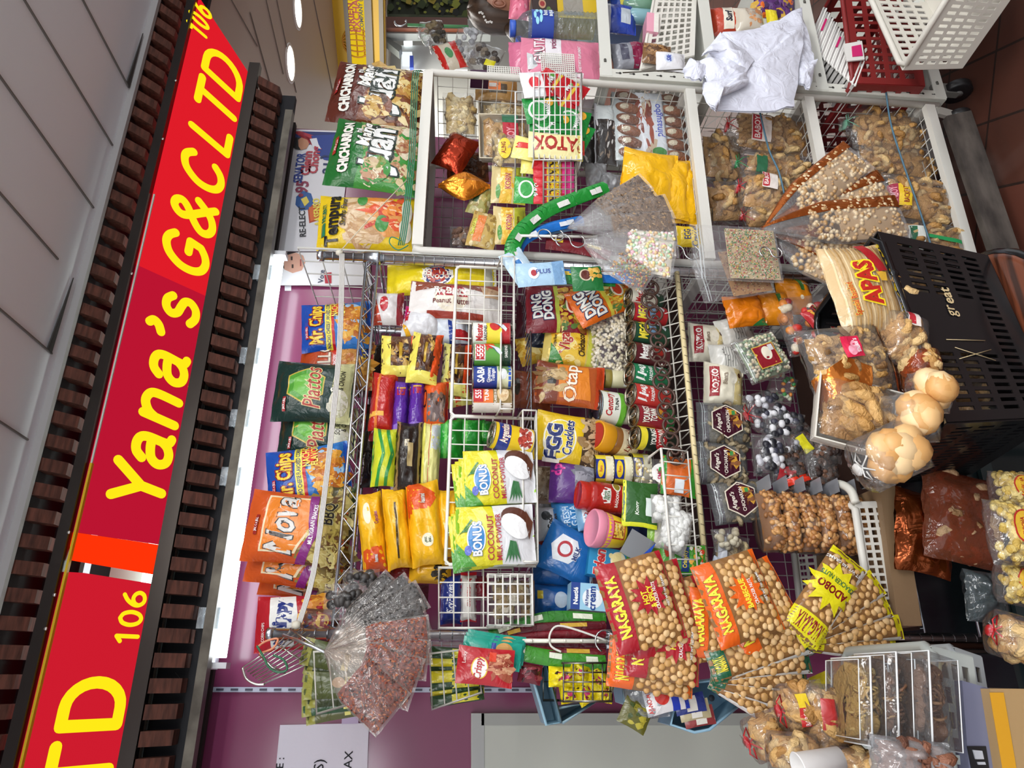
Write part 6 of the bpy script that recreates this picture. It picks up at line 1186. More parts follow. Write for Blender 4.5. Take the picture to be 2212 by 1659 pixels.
# front right wire basket of sachets
g = empty('wire_sachet_basket', P(1500, 1110, 1.46), 'white wire basket of vermicelli and sachets beside the peanut bags', 'wire basket')
mb = MB(); a, b, c_, d_ = P(1425, 1245, 1.46), P(1500, 1238, 1.40), P(1480, 985, 1.40), P(1412, 980, 1.46)
A_, B_, C2, D_ = P(1455, 1240, 1.38), P(1496, 1238, 1.44), P(1462, 968, 1.44), P(1430, 972, 1.38)
t0, t1 = P(1428, 968, 1.42), P(1452, 1240, 1.42); b0, b1 = P(1485, 975, 1.44), P(1508, 1240, 1.44)
mb.wire([t1, t0, P(1402, 988, 1.47), P(1402, 1000, 1.5)], .003, 'e9e7df/s', 8); mb.wire([b0, b1], .0018, 'd9d7cf/s', 6)
for k in range(10): u = k/9; mb.wire([lerp(t0, t1, u), lerp(b0, b1, u), lerp(b0, b1, u)+V((0, .06, .004))], .0014, 'd9d7cf/s', 5)
part(mb, 'wire_mesh', g)
cbag('noodle_pack', 'clear pack with a round white and green label in the sachet basket', 'snack pack', 1412, 1035, 90, 86, 1.50, 'nuts', 60, 0, .03, cname='crumbs', cols=['d8d0b8/s', 'c9b88a/s', 'e8e4d4/s'], r=.004, tied=False, lab=[('e', .2, -.3, .5, .5, 'f0f0ec'), ('p', [(0, -.6), (.5, -.6), (.5, -.2), (.2, -.1)], '3f9a4a')]+T('SMC', .15, -.2, .25, 'b5305a', sx=.8))
sachet('orange and green seasoning pack in the sachet basket', 1468, 1030, 84, 80, 1.48, 'd8692a', [('r', -1, -1, 1, -.55, '2f8a2c'), ('r', -1, .75, 1, 1, '2f8a2c'), ('r', -.9, -.2, -.2, .3, 'dfe6ec')], 6, .02)
sachet('dark green sachet with yellow rim and black script', 1382, 1090, 100, 76, 1.475, '2c5a26', [('r', -1, .8, 1, 1, 'd8dc2e'), ('r', -1, -1, -.82, 1, 'd8dc2e'), ('r', -.5, -.9, .3, -.3, 'dfe8e4')]+T('Knorr', -.2, .2, .2, 'e8efe2', sh=.2, sx=1.1), 4)
for i, (x, y) in enumerate(((1440, 1100), (1462, 1132), (1455, 1162))):
    cbag('vermicelli_pack', 'clear bag of white vermicelli in the sachet basket, %s' % ('upper right', 'middle', 'lowest')[i], 'snack pack', x, y, 62, 66, 1.455-.006*i, 'nuts', 46, 10*i, .035, cname='vermicelli', cols=['d9dad6/s', 'cfd0cc/s', 'e6e7e4/s'], r=.0085, tied=False, film='ffffff/t.25', group='vermicelli bags')
sachet('green stir fry sauce sachet with vegetables picture, low in the sachet basket', 1490, 1210, 70, 66, 1.462, '3f9a2c', [('r', -.8, .1, .8, .6, '1f3f7c'), ('sc', -.8, -.9, .8, .0, 30, .2, ['d8442a', '4f8f2c', 'e8b04a', 'f0ead8'], 4)]+T('CrispyFry', 0, .35, .26, 'f3e04a', sx=.8, bold=.04), 4)
sachet('green and white sachet behind the vermicelli', 1448, 1195, 110, 44, 1.485, '5aa83a', [('r', -.9, -.8, .8, .2, 'e3e6d8'), ('e', .2, .4, .4, .3, 'c8442a')], 6)
sachet('clear and green sachet at the left of the sachet basket', 1418, 1150, 90, 40, 1.49, '8ab83a', [('r', -.8, -.7, .8, .3, 'e0dccb')], 4)
box('silver_sachet', 'silver and blue foil sachet stuck between the cheese box and the peanut bags', 'sachet', 1378, 1182, 56, 60, 1.47, 'a9adb0/x', [('p', [(-1, -.3), (1, -1), (-1, -1)], '1f4fc0')], 30, .004)
box('navy_carton', 'navy carton behind the pink tub', 'box', 1365, 1130, 66, 70, 1.56, '1c2c5a/s', T('SAF', -.2, .5, .3, 'e6ecf4', bold=.04), 2, .05)
# ================================================================== basket level below the rod
TANN = ['c99a5c/s', 'd9b27a/s', 'b9854a/s', 'e0c08c/s']
def kop(lab, x, y, w, h, Y, roll=0):
    return bag('coffee_candy_pack', lab, 'candy pack', x, y, w, h, Y, 'e4ddc8', [('r', -1, -1, 1, -.4, 'd8c48a'), ('e', .2, -.3, .3, .22, 'efe8d6'), ('e', .35, -.65, .12, .1, '5a3a24'), ('r', -.7, .35, .7, .8, '9c1f2a')]+T('KOPIKO', 0, .57, .28, 'f4efe6', sx=.9, bold=.05)+T('Blanca', .1, .12, .22, '8a7a68', sx=.8), roll, .06, wr=.1)
kop('cream coffee candy pack with a red name plate, upper right', 1526, 742, 84, 78, 1.62, 2)
kop('cream coffee candy pack with a red name plate, lower left and larger', 1562, 832, 92, 84, 1.58, 4)
for i, (x, y, r_) in enumerate(((1588, 716, -20), (1570, 776, -6))):
    bag('paper_pouch', ('white paper pouch with black print facing sideways', 'white paper pouch standing between the coffee candy packs')[i], 'pouch', x, y, 66, 70, 1.60-.02*i, 'd3d1ca', [('sc', -.7, -.7, .6, .4, 14, .07, ['8a8884'], 3)]+[('r', -.7, .3-.14*k, .6, .34-.14*k, '8a8884') for k in range(5)], r_, .05, wr=.1)
OR_ = [('e', -.3, -.1, .12, .1, 'f3e4c8'), ('r', .1, -.35, .9, -.1, '3f7a3a')]
bag('orange_candy_bag', 'orange candy bag twisted shut with a gold tie, green at its left corner', 'candy bag', 1608, 672, 70, 80, 1.52, 'de7a14/b', [('p', [(-1, -.2), (-.5, -1), (-1, -1)], '3a8a4a')], -10, .05, wr=.15)
bag('orange_candy_bag', 'orange candy bag with tiny white emblem, middle of three', 'candy bag', 1668, 668, 72, 78, 1.54, 'e08a1a', OR_+T('Salted', .3, -.55, .2, 'f3e4c8', rot=90, sx=.9), -6, .06, wr=.1)
bag('orange_candy_bag', 'orange candy bag highest on the right beside the foil bags', 'candy bag', 1716, 642, 78, 72, 1.56, 'e08a1a', OR_+T('Salted', .55, -.6, .2, 'f3e4c8', rot=90, sx=.9), -6, .06, wr=.1)
zipbag('candy_bead_bag', 'clear bag of green and white sugar beads with a red label', 'candy bag', 1645, 772, 100, 92, 1.50, 260, ['9aa88a/s', 'd9d4c4/s', 'c8c0a0/s', 'b8a890/s', '7f9478/s'], .0045, -24, .95, d=.035, cn='sugar_beads', lab_items=[('r', -.6, -.5, .4, .5, 'd8b04a'), ('r', -.56, -.46, .36, .46, '8c1f2a'), ('e', .0, -.05, .3, .22, 'e8e0cc'), ('r', .05, -.42, .32, -.2, 'd8d8d8')])
cbag('clear_wrapper', 'crinkled clear bag with red and orange wrappers under the orange candy', 'candy bag', 1742, 702, 130, 110, 1.52, 'nuts', 30, -12, .05, cname='wrapped_sweets', cols=['c8342a/s', 'd8863a/s', '8c2a2a/s', 'd9cdb4/s'], r=.012, tied=False, wr=.2)
bag('red_ribbon_sweet', 'red and black wrapped sweet under the wafer stick pack', 'candy', 1772, 700, 90, 34, 1.47, 'b3262c', [('sc', -.6, -.8, .8, .4, 10, .4, ['1f1a1a', 'd8a03a', 'e9dccb'], 4)], -40, .03)
BW = ['1f1f26/s', 'dedee2/s', '2a2a33/s', 'c4c4cc/s', '3a3a48/s']
for i, (x, y, w, h) in enumerate(((1650, 888, 88, 92), (1690, 940, 110, 90), (1660, 985, 92, 70))):
    cbag('black_white_candy_bag', 'clear bag of black and white striped sweets, %s' % ('topmost with a red tie', 'middle', 'lowest')[i], 'candy bag', x, y, w, h, 1.53-.012*i, 'nuts', 34, (-20, 10, 0)[i], .05, cname='striped_sweets', cols=BW, r=.0085, tied=i == 0, tie='b3262c/s' if i == 0 else None, wr=.15, group='striped sweet bags')
cbag('black_white_candy_bag', 'small clear bag of green and white sweets behind the bead bag', 'candy bag', 1688, 838, 60, 60, 1.56, 'nuts', 26, 20, .04, cname='sweets', cols=['c9cdb4/s', 'd8863a/s', '9aa88a/s', '3f8a4a/s'], r=.006, tied=False)
for i, (x, y, r_, l) in enumerate(((1562, 918, 0, 'right one standing highest'), (1558, 1004, 2, 'middle one lying flat'), (1592, 1084, -10, 'left one with a bright zip edge'))):
    zipbag('chicharon_zip_bag', 'clear zip bag with maroon hexagon label, %s' % l, 'snack pack', x, y, 92, 112, 1.56-.02*i, 34, ['8a7a60/r', '6f6048/r', 'a89878/r'], .006, r_, .8, d=.04, cn='pork_cracklings', shape='curl', film='d9dde0/t.12',
           lab_items=[('hex', .02, .0, .66, 'e6dcc8'), ('hex', .02, .0, .61, '3f1424'), ('p', [(-.1, -.52), (.5, -.35), (.62, .0), (.2, -.12), (-.3, -.4)], 'c9963a'), ('sc', -.2, -.45, .4, -.15, 6, .12, ['8a5a3a', '5a2a1c'], 3), ('r', .3, -.3, .5, -.18, '3f8a4a')]+T("Angel's", -.05, .3, .16, 'f0e6da', sh=.3)+T('CHICHARON', .0, -.02, .13, 'f0e6da', sx=.8, bold=.03))
for i, (x, y, w, h, r_) in enumerate(((1738, 958, 84, 60, -36), (1700, 1010, 90, 70, 10), (1720, 1040, 80, 60, -20), (1775, 1010, 76, 70, 0), (1790, 960, 70, 60, 10))):
    cbag('tamarind_bag', 'clear bag of dark dried sweets, %s' % ('with a yellow label', 'with a red block label', 'with an orange red label strip', 'beside the black basket', 'deepest under the basket rim')[i], 'candy bag', x, y, w, h, 1.52-.01*i, 'nuts', 44, r_, .04, cname='dried_sweets', cols=['3a241c/r', '4f3426/r', '6b4a38/r', '2a1a16/r'], r=.007, tied=False, wr=.2,
         lab=[[('r', -.5, .1, .5, .7, 'd9d02a')], [('r', -.9, -.3, -.1, .7, 'a3242a')], [('r', -.2, -.9, .2, .9, 'd8341c')], None, None][i])
cbag('garlic_bag', 'clear bag of pale garlic crisps with blue lettering', 'snack pack', 1578, 1196, 84, 76, 1.52, 'crackle', 18, 10, .04, cname='garlic_crisps', cols=['c9b68a/r', 'a8926a/r'], R_=.011, r=.006, tied=False, lab=[('p', [(-.9, .3), (.7, .5), (.7, .9), (-.9, .8)], 'c3c8d2')])
cbag('garlic_bag', 'clear bag with pale tied neck left of the first garlic bag', 'snack pack', 1570, 1165, 50, 60, 1.50, 'nuts', 14, -10, .03, cname='garlic_cloves', cols=['cfc8b0/s', 'b8ae94/s'], r=.008, tied=False)
bag('packet', 'small pale blue printed packet under the garlic bags', 'packet', 1556, 1232, 50, 44, 1.5, 'b9c2d2', (), 20, .02)
# peanut zip bags: a stack lying flat in the white basket
PN = ['b07a44/s', 'c8945a/s', '8f5f34/s', 'd2a878/s', 'a06a3a/s']
for i in range(6):
    c, W, H, rl = place(1658+i*36, 1128+i*2, 128, 40, 1.49, 0)
    f = pillow(W, H, .11, i*1.3, 4, .03, 0, .06); mb = MB(); shell(mb, f, 'ffffff/t.05', 12, 8)
    mb.box((W/2+.012, -.02, .004), (.03, .07, .0012), 'c9ccd4/t.4'); o = mb.build('peanut_bag', loc=c); o.rotation_euler = (0, rl-.1, 0)
    tag(o, 'clear zip bag of roasted peanuts lying flat, %s in the stack of six' % ('topmost', 'second', 'third', 'fourth', 'fifth', 'lowest')[i], 'peanut bag', 'stacked roasted peanut bags')
    cb = MB(); rd = random.Random(i+50)
    shell(cb, lambda s, t, off=0, side=-1: f(s*.95, t*.95, -.004, side), '8f5f34/s', 8, 6)
    for k in range(80):
        s, t = rd.uniform(-.92, .92), rd.uniform(-.9, .9); cb.ball(f(s, t, -.002), .0058, PN[k % 5], (1.35, .8, .95), True, Matrix.Rotation(rd.uniform(0, 3), 3, 'Y'))
    q = cb.build('peanuts', o); q['kind'] = 'stuff'
# white plastic basket
def pbasket(name, lab, fr, Y, dep, c, nx, nz, ns, rim=.006, tip=0, rimc=None, inn=.03):
    """fr = 4 pixel corners of the front face: top-left, top-right, bottom-right, bottom-left (upright)"""
    q = [P(x, y, Y) for x, y in fr]; tl, tr, br_, bl_ = q; bk = V((0, dep, 0)); bk2 = V((0, dep-inn, 0))
    tl2, tr2, br2, bl2 = tl+bk, tr+bk, br_+bk2, bl_+bk2; g = empty(name, (bl_+br_)/2, lab, 'basket')
    mb = MB(); mb.lat(bl_, br_, tr, tl, nx, nz, c, .002, .35, .35, ex=.03, ey=.06); part(mb, 'front_side', g)
    mb = MB(); mb.lat(br_, br2, tr2, tr, ns, nz, c, .002, .35, .35, ex=.03, ey=.06); part(mb, 'end_side', g); mb = MB(); mb.lat(bl2, bl_, tl, tl2, ns, nz, c, .002, .35, .35, ex=.03, ey=.06); part(mb, 'end_side', g)
    mb = MB(); mb.lat(br2, bl2, tl2, tr2, nx, nz, c, .002, .35, .35, ex=.03, ey=.06); part(mb, 'back_side', g)
    mb = MB(); mb.lat(bl_, br_, br2, bl2, nx, ns, c, .002, .35, .35); part(mb, 'bottom', g)
    mb = MB(); k = .12; ring = []
    for a, b, d in ((tl, tr, tl2), (tr, tr2, tl), (tr2, tl2, tr), (tl2, tl, tr2)): ring += [lerp(a, b, .06), lerp(a, b, .94)]
    mb.wire(ring, rim, rimc or c, 8, True); part(mb, 'rim', g); return g
pbasket('white_plastic_basket', 'white perforated plastic basket holding the peanut stack', [(1884, 1338), (1845, 1086), (1909, 1084), (1958, 1338)], 1.42, .30, 'd9d7cf/s', 14, 3, 10, .008)
mb = MB(); mb.wire(crom([tuple(P(x, y, Y)) for x, y, Y in ((1745, 1078, 1.6), (1790, 1052, 1.5), (1815, 1046, 1.45), (1838, 1060, 1.42), (1848, 1086, 1.41))], 5), .009, 'dcdad0/s', 10)
o = tag(mb.build('basket_handle', rel=True), 'white curved plastic handle rising over the white basket corner', 'handle')
mb = MB(); mb.hexa([P(x, y, 1.40) for x, y in ((1900, 1050), (1946, 1050), (1992, 1352), (1940, 1352))], [P(x, y, 1.40)+V((0, .3, 0)) for x, y in ((1900, 1050), (1946, 1050), (1992, 1352), (1940, 1352))], '8a6f52/p')
tag(mb.build('cardboard_sheet', rel=True), 'worn brown cardboard edge under the white basket', 'cardboard')
# ------------------------------------------------------------------ black shopping basket on a stool
def rimbasket(name, lab, pA, pB, pC, ZR, dep, col, n1, n2, nz, rim, th=.003, solid=None, k=.86, cat='basket'):
    """rectangular basket from three rim corners seen in the photo (pB is the near corner) at rim height ZR"""
    A, B, Cc = PZ(*pA, ZR), PZ(*pB, ZR), PZ(*pC, ZR); u = A-B; v = Cc-B; v = v-u*(v.dot(u)/u.dot(u)); Cc = B+v; D = A+v; cen = (A+Cc)/2; dn = V((0, 0, -dep))
    low = lambda p: cen+(p-cen)*k+dn
    g = empty(name, cen+dn, lab, cat)
    for nm, p, q, n, o in (('front_side', B, A, n1, B-Cc), ('end_side', Cc, B, n2, B-A), ('end_side', A, D, n2, A-B), ('back_side', D, Cc, n1, Cc-B)):
        mb = MB(); mb.lat(low(p), low(q), q, p, n, nz, col, th, .5, .3, solid=solid if nm == 'front_side' else None, nrm=o, ex=.03, ey=.08); part(mb, nm, g)
    mb = MB(); mb.hexa([low(p) for p in (A, B, Cc, D)], [low(p)+V((0, 0, .004)) for p in (A, B, Cc, D)], col); part(mb, 'bottom', g)
    mb = MB(); ring = []
    for p, q in ((A, B), (B, Cc), (Cc, D), (D, A)): ring += [lerp(p, q, .07), lerp(p, q, .5), lerp(p, q, .93)]
    mb.wire(ring, rim, col, 8, True); part(mb, 'rim', g); return g, A, B, Cc, D, cen, dn, low
K = '141416/g'; ZR = .70
sb, BA, BB_, BC, BD, cen, dn, low = rimbasket('shopping_basket', 'black slotted plastic shopping basket overflowing with snacks, on a stool', (1896, 502), (2044, 913), (1868, 1082), ZR, .235, K, 24, 18, 4, .0075, solid=lambda i, j: 8 <= i <= 15 and 0 < j < 4)
mb = MB(); n_ = (BB_-BC).normalized(); ux = (BA-BB_).normalized(); lo, la = low(BB_), low(BA)
for a, b in (('gr', .57), ('eat', .66)):
    vs, fs, gw, gh = glyphs(a, .01 if a == 'gr' else .03, 0); o0 = lerp(lerp(BB_, BA, b), lerp(lo, la, b), .42)+n_*.005; dv_ = (lerp(BB_, BA, .5)-lerp(lo, la, .5)).normalized()
    mb.add([o0+ux*u*.022+dv_*v*.022 for u, v in vs], fs, 'c9b48a/s')
part(mb, 'printed_lettering', sb, 'gold lettering on the solid panel'); mb = MB()
for a, b, c_, d_ in ((.30, .3, .36, .62), (.36, .3, .30, .62), (.40, .25, .41, .6)):
    mb.wire([lerp(lerp(BB_, BA, a), lerp(lo, la, a), b)+n_*.005, lerp(lerp(BB_, BA, c_), lerp(lo, la, c_), d_)+n_*.005], .0008, 'c9b48a/s', 4)
part(mb, 'printed_lines', sb, 'thin gold lines like chopsticks')
for a, b in ((.22, .75),):
    mb = MB(); mb.wire([lerp(BB_, BA, a)+V((0, 0, .008)), lerp(BB_, BA, b)+V((0, 0, .008))], .004, 'c9c8c4/x', 8)
    for t_ in (a, b): mb.ball(lerp(BB_, BA, t_), .011, K)
    part(mb, 'metal_handle', sb)
st = empty('round_stool', (cen.x, cen.y, 0), 'round stool with a dark striped wood top under the black basket', 'stool')
matmod('rosewood', '6b3a26', .3, '34190f', 5, .4, .6, .05, (1, 14, 1))
sz = ZR-.245; mb = MB(); c0 = V((cen.x+.05, cen.y-.02, 0)); mb.lathe([(.16, sz-.02), (.175, sz-.016), (.175, sz-.003), (.165, sz)], 'rosewood', 40, c0); part(mb, 'seat', st)
mb = MB(); mb.lathe([(.176, sz-.03), (.186, sz-.026), (.186, sz-.008), (.176, sz-.004)], K, 40, c0, cap=False); part(mb, 'seat_rim', st)
for k in range(4):
    a = k*PI/2+.6; mb = MB(); mb.wire([c0+V((.14*math.cos(a), .14*math.sin(a), sz-.03)), c0+V((.16*math.cos(a), .16*math.sin(a), sz-.1)), c0+V((.18*math.cos(a), .18*math.sin(a), .01))], .011, K, 10); part(mb, 'leg', st)
# things in the black basket
bag('wafer_stick_pack', 'clear pack of wafer sticks with big red and yellow letters in the black basket', 'snack pack', 1862, 628, 200, 132, 1.13, 'cdb286', [('sc', -.0, .0, .0, .0, 0, .1, ['b08a54'], 3)]+[('p', [(-.95, -.95+.11*k), (.95, -.95+.11*k), (.95, -.91+.11*k), (-.95, -.91+.11*k)], ['b5925c', 'dcc69c', 'a37f4c'][k % 3]) for k in range(17)]
    + T('APAS', -.0, .1, .5, 'b3281f', 'f0d42a', rot=0, sx=.9, bold=.06, ow=.1)+[('p', [(.2, -.3), (.95, .0), (.95, -.35), (.25, -.65)], 'a81f26'), ('p', [(.0, -.3), (.2, -.2), (.2, -.55), (0, -.5)], 'e0b03a')]+T('Special Bacolod', -.3, .62, .15, 'b3281f', 'f0d42a', sh=.1, sx=.8, ow=.05)+[('sc', -.9, -.92, .9, -.72, 40, .06, ['f0d42a'], 4)], -12, .06, L=.02, wr=.05)
cbag('chicken_skin_bag', 'copper foil and clear bag of curly chicken skin with a pink square label', 'snack pack', 1832, 795, 190, 170, 1.13, 'crackle', 60, -14, .08, cname='fried_skins', cols=['b98f52/r', 'a37a40/r', 'cfa96a/r', '7c5a34/r'], R_=.013, r=.006, tied=False, wr=.1, lab=[('r', .05, -.15, .55, .3, 'd0264a'), ('e', .2, .12, .12, .1, 'f0a0b4'), ('e', .28, .02, .16, .11, 'f0a0b4')]+T("Duke's", .32, -.02, .12, 'f6e6ea', sx=.8),
     stk=[('foil_panel', [('p', [(-1, 1), (-.2, 1), (.1, .3), (-.2, -.2), (-.9, .0)], 'c0702c/f'), ('r', -1, -.98, 1, -.8, 'b5622a/f')])])
tray('crackling_tray', 'foam tray of fried rings standing under the chicken skin bag', 'snack tray', 1850, 902, 140, 190, 1.12, 22, ['b88a4c/r', 'a0743c/r', 'c99e60/r'], 21, None, 10, R_=.024, r=.012, d=.05, tcol='e3e0d6/s', cn='fried_rings')
BRD = ['d2a063/s', 'dcb27a/s', 'cc985a/s', 'e6c696/s']
def bread(lab, x, y, w, h, Y, n, roll, tie=None): return cbag('bread_bag', lab, 'bread bag', x, y, w, h, Y, 'nuts', int(n*1.7), roll, .08, cname='bread_rolls', cols=BRD, r=.027, tied=tie is not None, tie=tie, wr=.12, neck=.12)
bread('clear bag of golden bread rolls hanging over the corner of the black basket', 1915, 985, 130, 150, 1.06, 9, -30, 'd9d9d6/s')
bread('clear bag of bread slices in the middle of the black basket', 1965, 905, 110, 90, 1.06, 6, -12)
bread('clear bag of bread near the long rim of the black basket', 2005, 850, 90, 64, 1.05, 5, -10)
crk('crackling bag with red and white label beside the basket rim', 1950, 735, 110, 100, 1.12, 24, 10, None, [('r', .2, -.2, .9, .3, 'e9dfd8'), ('r', .25, .0, .85, .26, 'b8303a')], tied=False)
crk('amber crackling bag deep in the black basket', 1985, 800, 100, 80, 1.12, 20, 0, None, None, tied=False, film='d8905a/t.1')
crk('crackling bag under the wafer stick pack', 1930, 640, 100, 90, 1.17, 20, 0, None, None, tied=False)
bas = math.atan2((BA-BB_).y, (BA-BB_).x)
for i in range(7):
    t = (i+1)/8; p = lerp(lerp(BA, BB_, t), lerp(BD, BC, t), .46); cb = MB(); crackle(cb, .055, .15, .15, 18, 300+i, .016, .009)
    o = MB(); shell(o, pillow(.055, .17, .17, i*2.1, 3, .03, 0, .1), 'ffffff/t.05', 8, 10); o = o.build('crackling_bag', loc=p+V((0, 0, -.12))); o.rotation_euler = (0, 0, bas)
    tag(o, 'crackling bag at the bottom of the black basket, seen through its slots', 'crackling bag', group='crackling bags seen through the basket slots'); q = cb.build('pork_cracklings', o); q['kind'] = 'stuff'
# ------------------------------------------------------------------ cracker nut bags hanging at the left
NC = ['cfa266/s', 'd6ad76/s', 'c6985a/s', 'dcb884/s']
def nut(lab, x, y, w, h, Y, roll, col, star=True, word='NAGARAYA', flav='HOT & SPICY', back=None, head=.3, n=110, group=None, r=.0071, txtc='f0e03a', d=.03, hs=1):
    _seed[0] += 1; sd = _seed[0]; c, W, H, rl = place(x, y, w, h, Y, roll); f = pillow(W, H, d, sd*.37, 4, .05, .01, .06); mb = MB(); shell(mb, f, '8a6238', 12, 14, back)
    t0 = 1-2*head*hs; it = [('r', -1, t0, 1, 1, col), ('r', -1, -1, 1, -.84, col)]+T(word, 0, (t0+1)/2-.02, head*.95, txtc, '7a1216' if col != 'e3d81f' else None, sh=-.1, sx=min(1, W/H*.62), bold=.06)
    if back: it += [('p', [(-1, -1), (-.72, -.9), (-.86, t0), (-1, t0)], 'e6e4de')]
    rd = random.Random(sd); cb = MB()
    st = .0132; ny = int(H*(t0+.80)/2/(st*.86)); nx = int(W*.95/st); pts = [(-.94+1.88*(i+.5*(j % 2)+rd.uniform(-.2, .2))/nx, -.8+(j+rd.uniform(-.2, .2))*(t0+.80)/max(1, ny)) for j in range(ny) for i in range(nx)]
    if back: pts = [q_ for q_ in pts if q_[0] > -.7]
    for k, (s, t) in enumerate(pts):
        cb.ball(f(s, t, -.0015), r*rd.uniform(.85, 1.15), NC[k % 4], (1, .6, rd.uniform(1, 1.15)), True, Matrix.Rotation(rd.uniform(0, 3), 3, 'Y'))
    art(mb, f, W, H, it); o = mb.build('cracker_nut_bag', loc=c); o.rotation_euler = (0, rl, 0); tag(o, lab, 'nut bag', group)
    q = cb.build('cracker_nuts', o); q['kind'] = 'stuff'
    if star: child_art(o, f, W, H, 'flavour_burst', [('*', .05, (t0-1)/2+.08, .56, 11, col, .6)]+T(flav, .05, (t0-1)/2+.12, .16, txtc if col != 'e3d81f' else '7a1216', sx=.75, bold=.05)+T('CRACKER NUTS', .05, (t0-1)/2-.1, .10, 'f4ece6' if col != 'e3d81f' else '2f6b3a', sx=.7)+T('NET WT 160 GRAMS', .1, -.7, .07, 'f4f2ee', '4a3020', sx=.9), .0068)
    return o
RD, OG, GN, YL = 'a8202c', 'e2621c', '1d5a3c', 'e3d81f'
nut('red headed cracker nut bag with a red burst, foremost of the hanging bags', 1382, 1300, 200, 150, 1.37, -16, RD, flav='HOT\n& SPICY')
nut('red cracker nut bag directly behind the foremost one', 1418, 1318, 200, 150, 1.39, -16, RD, False)
nut('red cracker nut bag lower with its burst partly folded', 1432, 1390, 160, 160, 1.40, 6, RD, flav='HOT')
nut('red cracker nut bag third back, its dark red seal showing', 1452, 1345, 190, 150, 1.41, -12, RD, False)
nut('orange edged cracker nut bag at the foot of the red ones', 1405, 1440, 110, 185, 1.42, 6, OG, False)
nut('orange cracker nut bag with an orange burst, front one', 1592, 1292, 190, 142, 1.36, -20, OG, flav='BARBECUE')
nut('orange cracker nut bag behind the front one, its seal in line', 1632, 1312, 190, 150, 1.38, -26, OG, False)
nut('orange cracker nut bag furthest back beside the red seals', 1555, 1350, 150, 150, 1.40, 4, OG, False)
def nutfan(lab, piv, tip, wpx, Y, col, word='NAGARAYA', star=False, flav='', txtc='f0e03a', head=.2, back=None):
    du, dv = -(tip[1]-piv[1]), tip[0]-piv[0]; L_ = math.hypot(du, dv)
    return nut(lab, (piv[0]+tip[0])/2, (piv[1]+tip[1])/2, wpx, L_, Y, math.degrees(math.atan2(-du, dv)), col, star, word, flav, head=head, txtc=txtc, back=back, hs=.8)
for i, (tip, w_) in enumerate((((1742, 1372), 76), ((1748, 1418), 62), ((1742, 1466), 56), ((1722, 1510), 60), ((1680, 1545), 50))):
    nutfan('green headed cracker nut bag, %s of five fanned out' % ('uppermost', 'second', 'third', 'fourth', 'lowest')[i], (1535, 1445+6*i), tip, w_, 1.39+.006*i, GN, back='e0ded8')
for i, (tip, w_) in enumerate((((1842, 1208), 96), ((1898, 1255), 66), ((1918, 1300), 58), ((1945, 1345), 56), ((1935, 1398), 54))):
    nutfan('yellow headed cracker nut bag, %s of five fanned out' % ('uppermost with a yellow burst', 'second', 'third', 'fourth', 'lowest')[i], (1722, 1368+5*i), tip, w_, 1.37+.006*i, YL, star=i == 0, flav='ADOBO', txtc='8c1f24', head=.3, back='e0ded8')
for i, (a, b) in enumerate((((1880, 1225), (1800, 1300)),)): pass
for i in range(4):
    sachet('yellow seasoning sachet edge in the clustered bunch, %s' % ('first', 'second', 'third', 'fourth')[i], 1700+14*i, 1500-16*i+30, 30, 110, 1.44+.005*i, 'd8c22a', [('r', -1, -.2, 1, .2, 'efe9d8'), ('r', -1, .5, 1, .8, 'a82a24')], -24, .01, group='yellow sachet edges behind the green nut bags')
hook('hook behind the red cracker nut bags', 1330, 1385, 1.44); hook('hook behind the yellow cracker nut bags', 1722, 1392, 1.43)
mb = MB(); mb.wire([P(1100, 1384, 1.47), P(1310, 1385, 1.47)], .0042, 'e6e3d6/s', 10)
for k in range(6): mb.ball(P(1112+36*k, 1384, 1.463), .003, 'efece0/s')
mb.wire([P(1310, 1385, 1.47), P(1310, 1385, 1.56)], .0035, 'e6e3d6/s', 8); mb.wire(crom([tuple(P(x, y, 1.465)) for x, y in ((1310, 1384), (1250, 1362), (1205, 1352), (1188, 1370), (1190, 1395), (1212, 1408))], 6), .0022, 'dcdad2/s', 6)
tag(mb.build('hanging_rail', rel=True), 'cream plastic rail with a white hook holding the seasoning strips', 'rail')
# hanging seasoning strips on both sides of the rail
for i, (pts, wd, c, s_, l) in enumerate([
    ([(1060, 1375, 1.5), (1130, 1350, 1.5), (1200, 1335, 1.5), (1310, 1340, 1.5)], .03, '2f7a24', 'dfe4d0', 'green seasoning strip above the cream rail'),
    ([(1080, 1378, 1.49), (1160, 1358, 1.49), (1310, 1352, 1.49)], .022, '5a1620', 'c9a23a', 'dark red seasoning strip just above the cream rail'),
    ([(1090, 1380, 1.485), (1180, 1370, 1.485), (1310, 1368, 1.485)], .016, '7c1a26', None, 'thin maroon seasoning strip touching the cream rail'),
    ([(1105, 1392, 1.485), (1200, 1396, 1.485), (1310, 1398, 1.485)], .016, '4a1420', None, 'dark seasoning strip just under the cream rail'),
    ([(1100, 1398, 1.475), (1180, 1408, 1.475), (1310, 1412, 1.475)], .022, '6b1a24', 'c9a23a', 'dark red seasoning strip under the cream rail'),
    ([(1090, 1400, 1.465), (1160, 1416, 1.465), (1240, 1428, 1.465), (1310, 1432, 1.465)], .03, '3f8a2a', 'dfe4d0', 'green seasoning strip lowest under the cream rail')]):
    band(l, pts, 0, wd, c, s_)
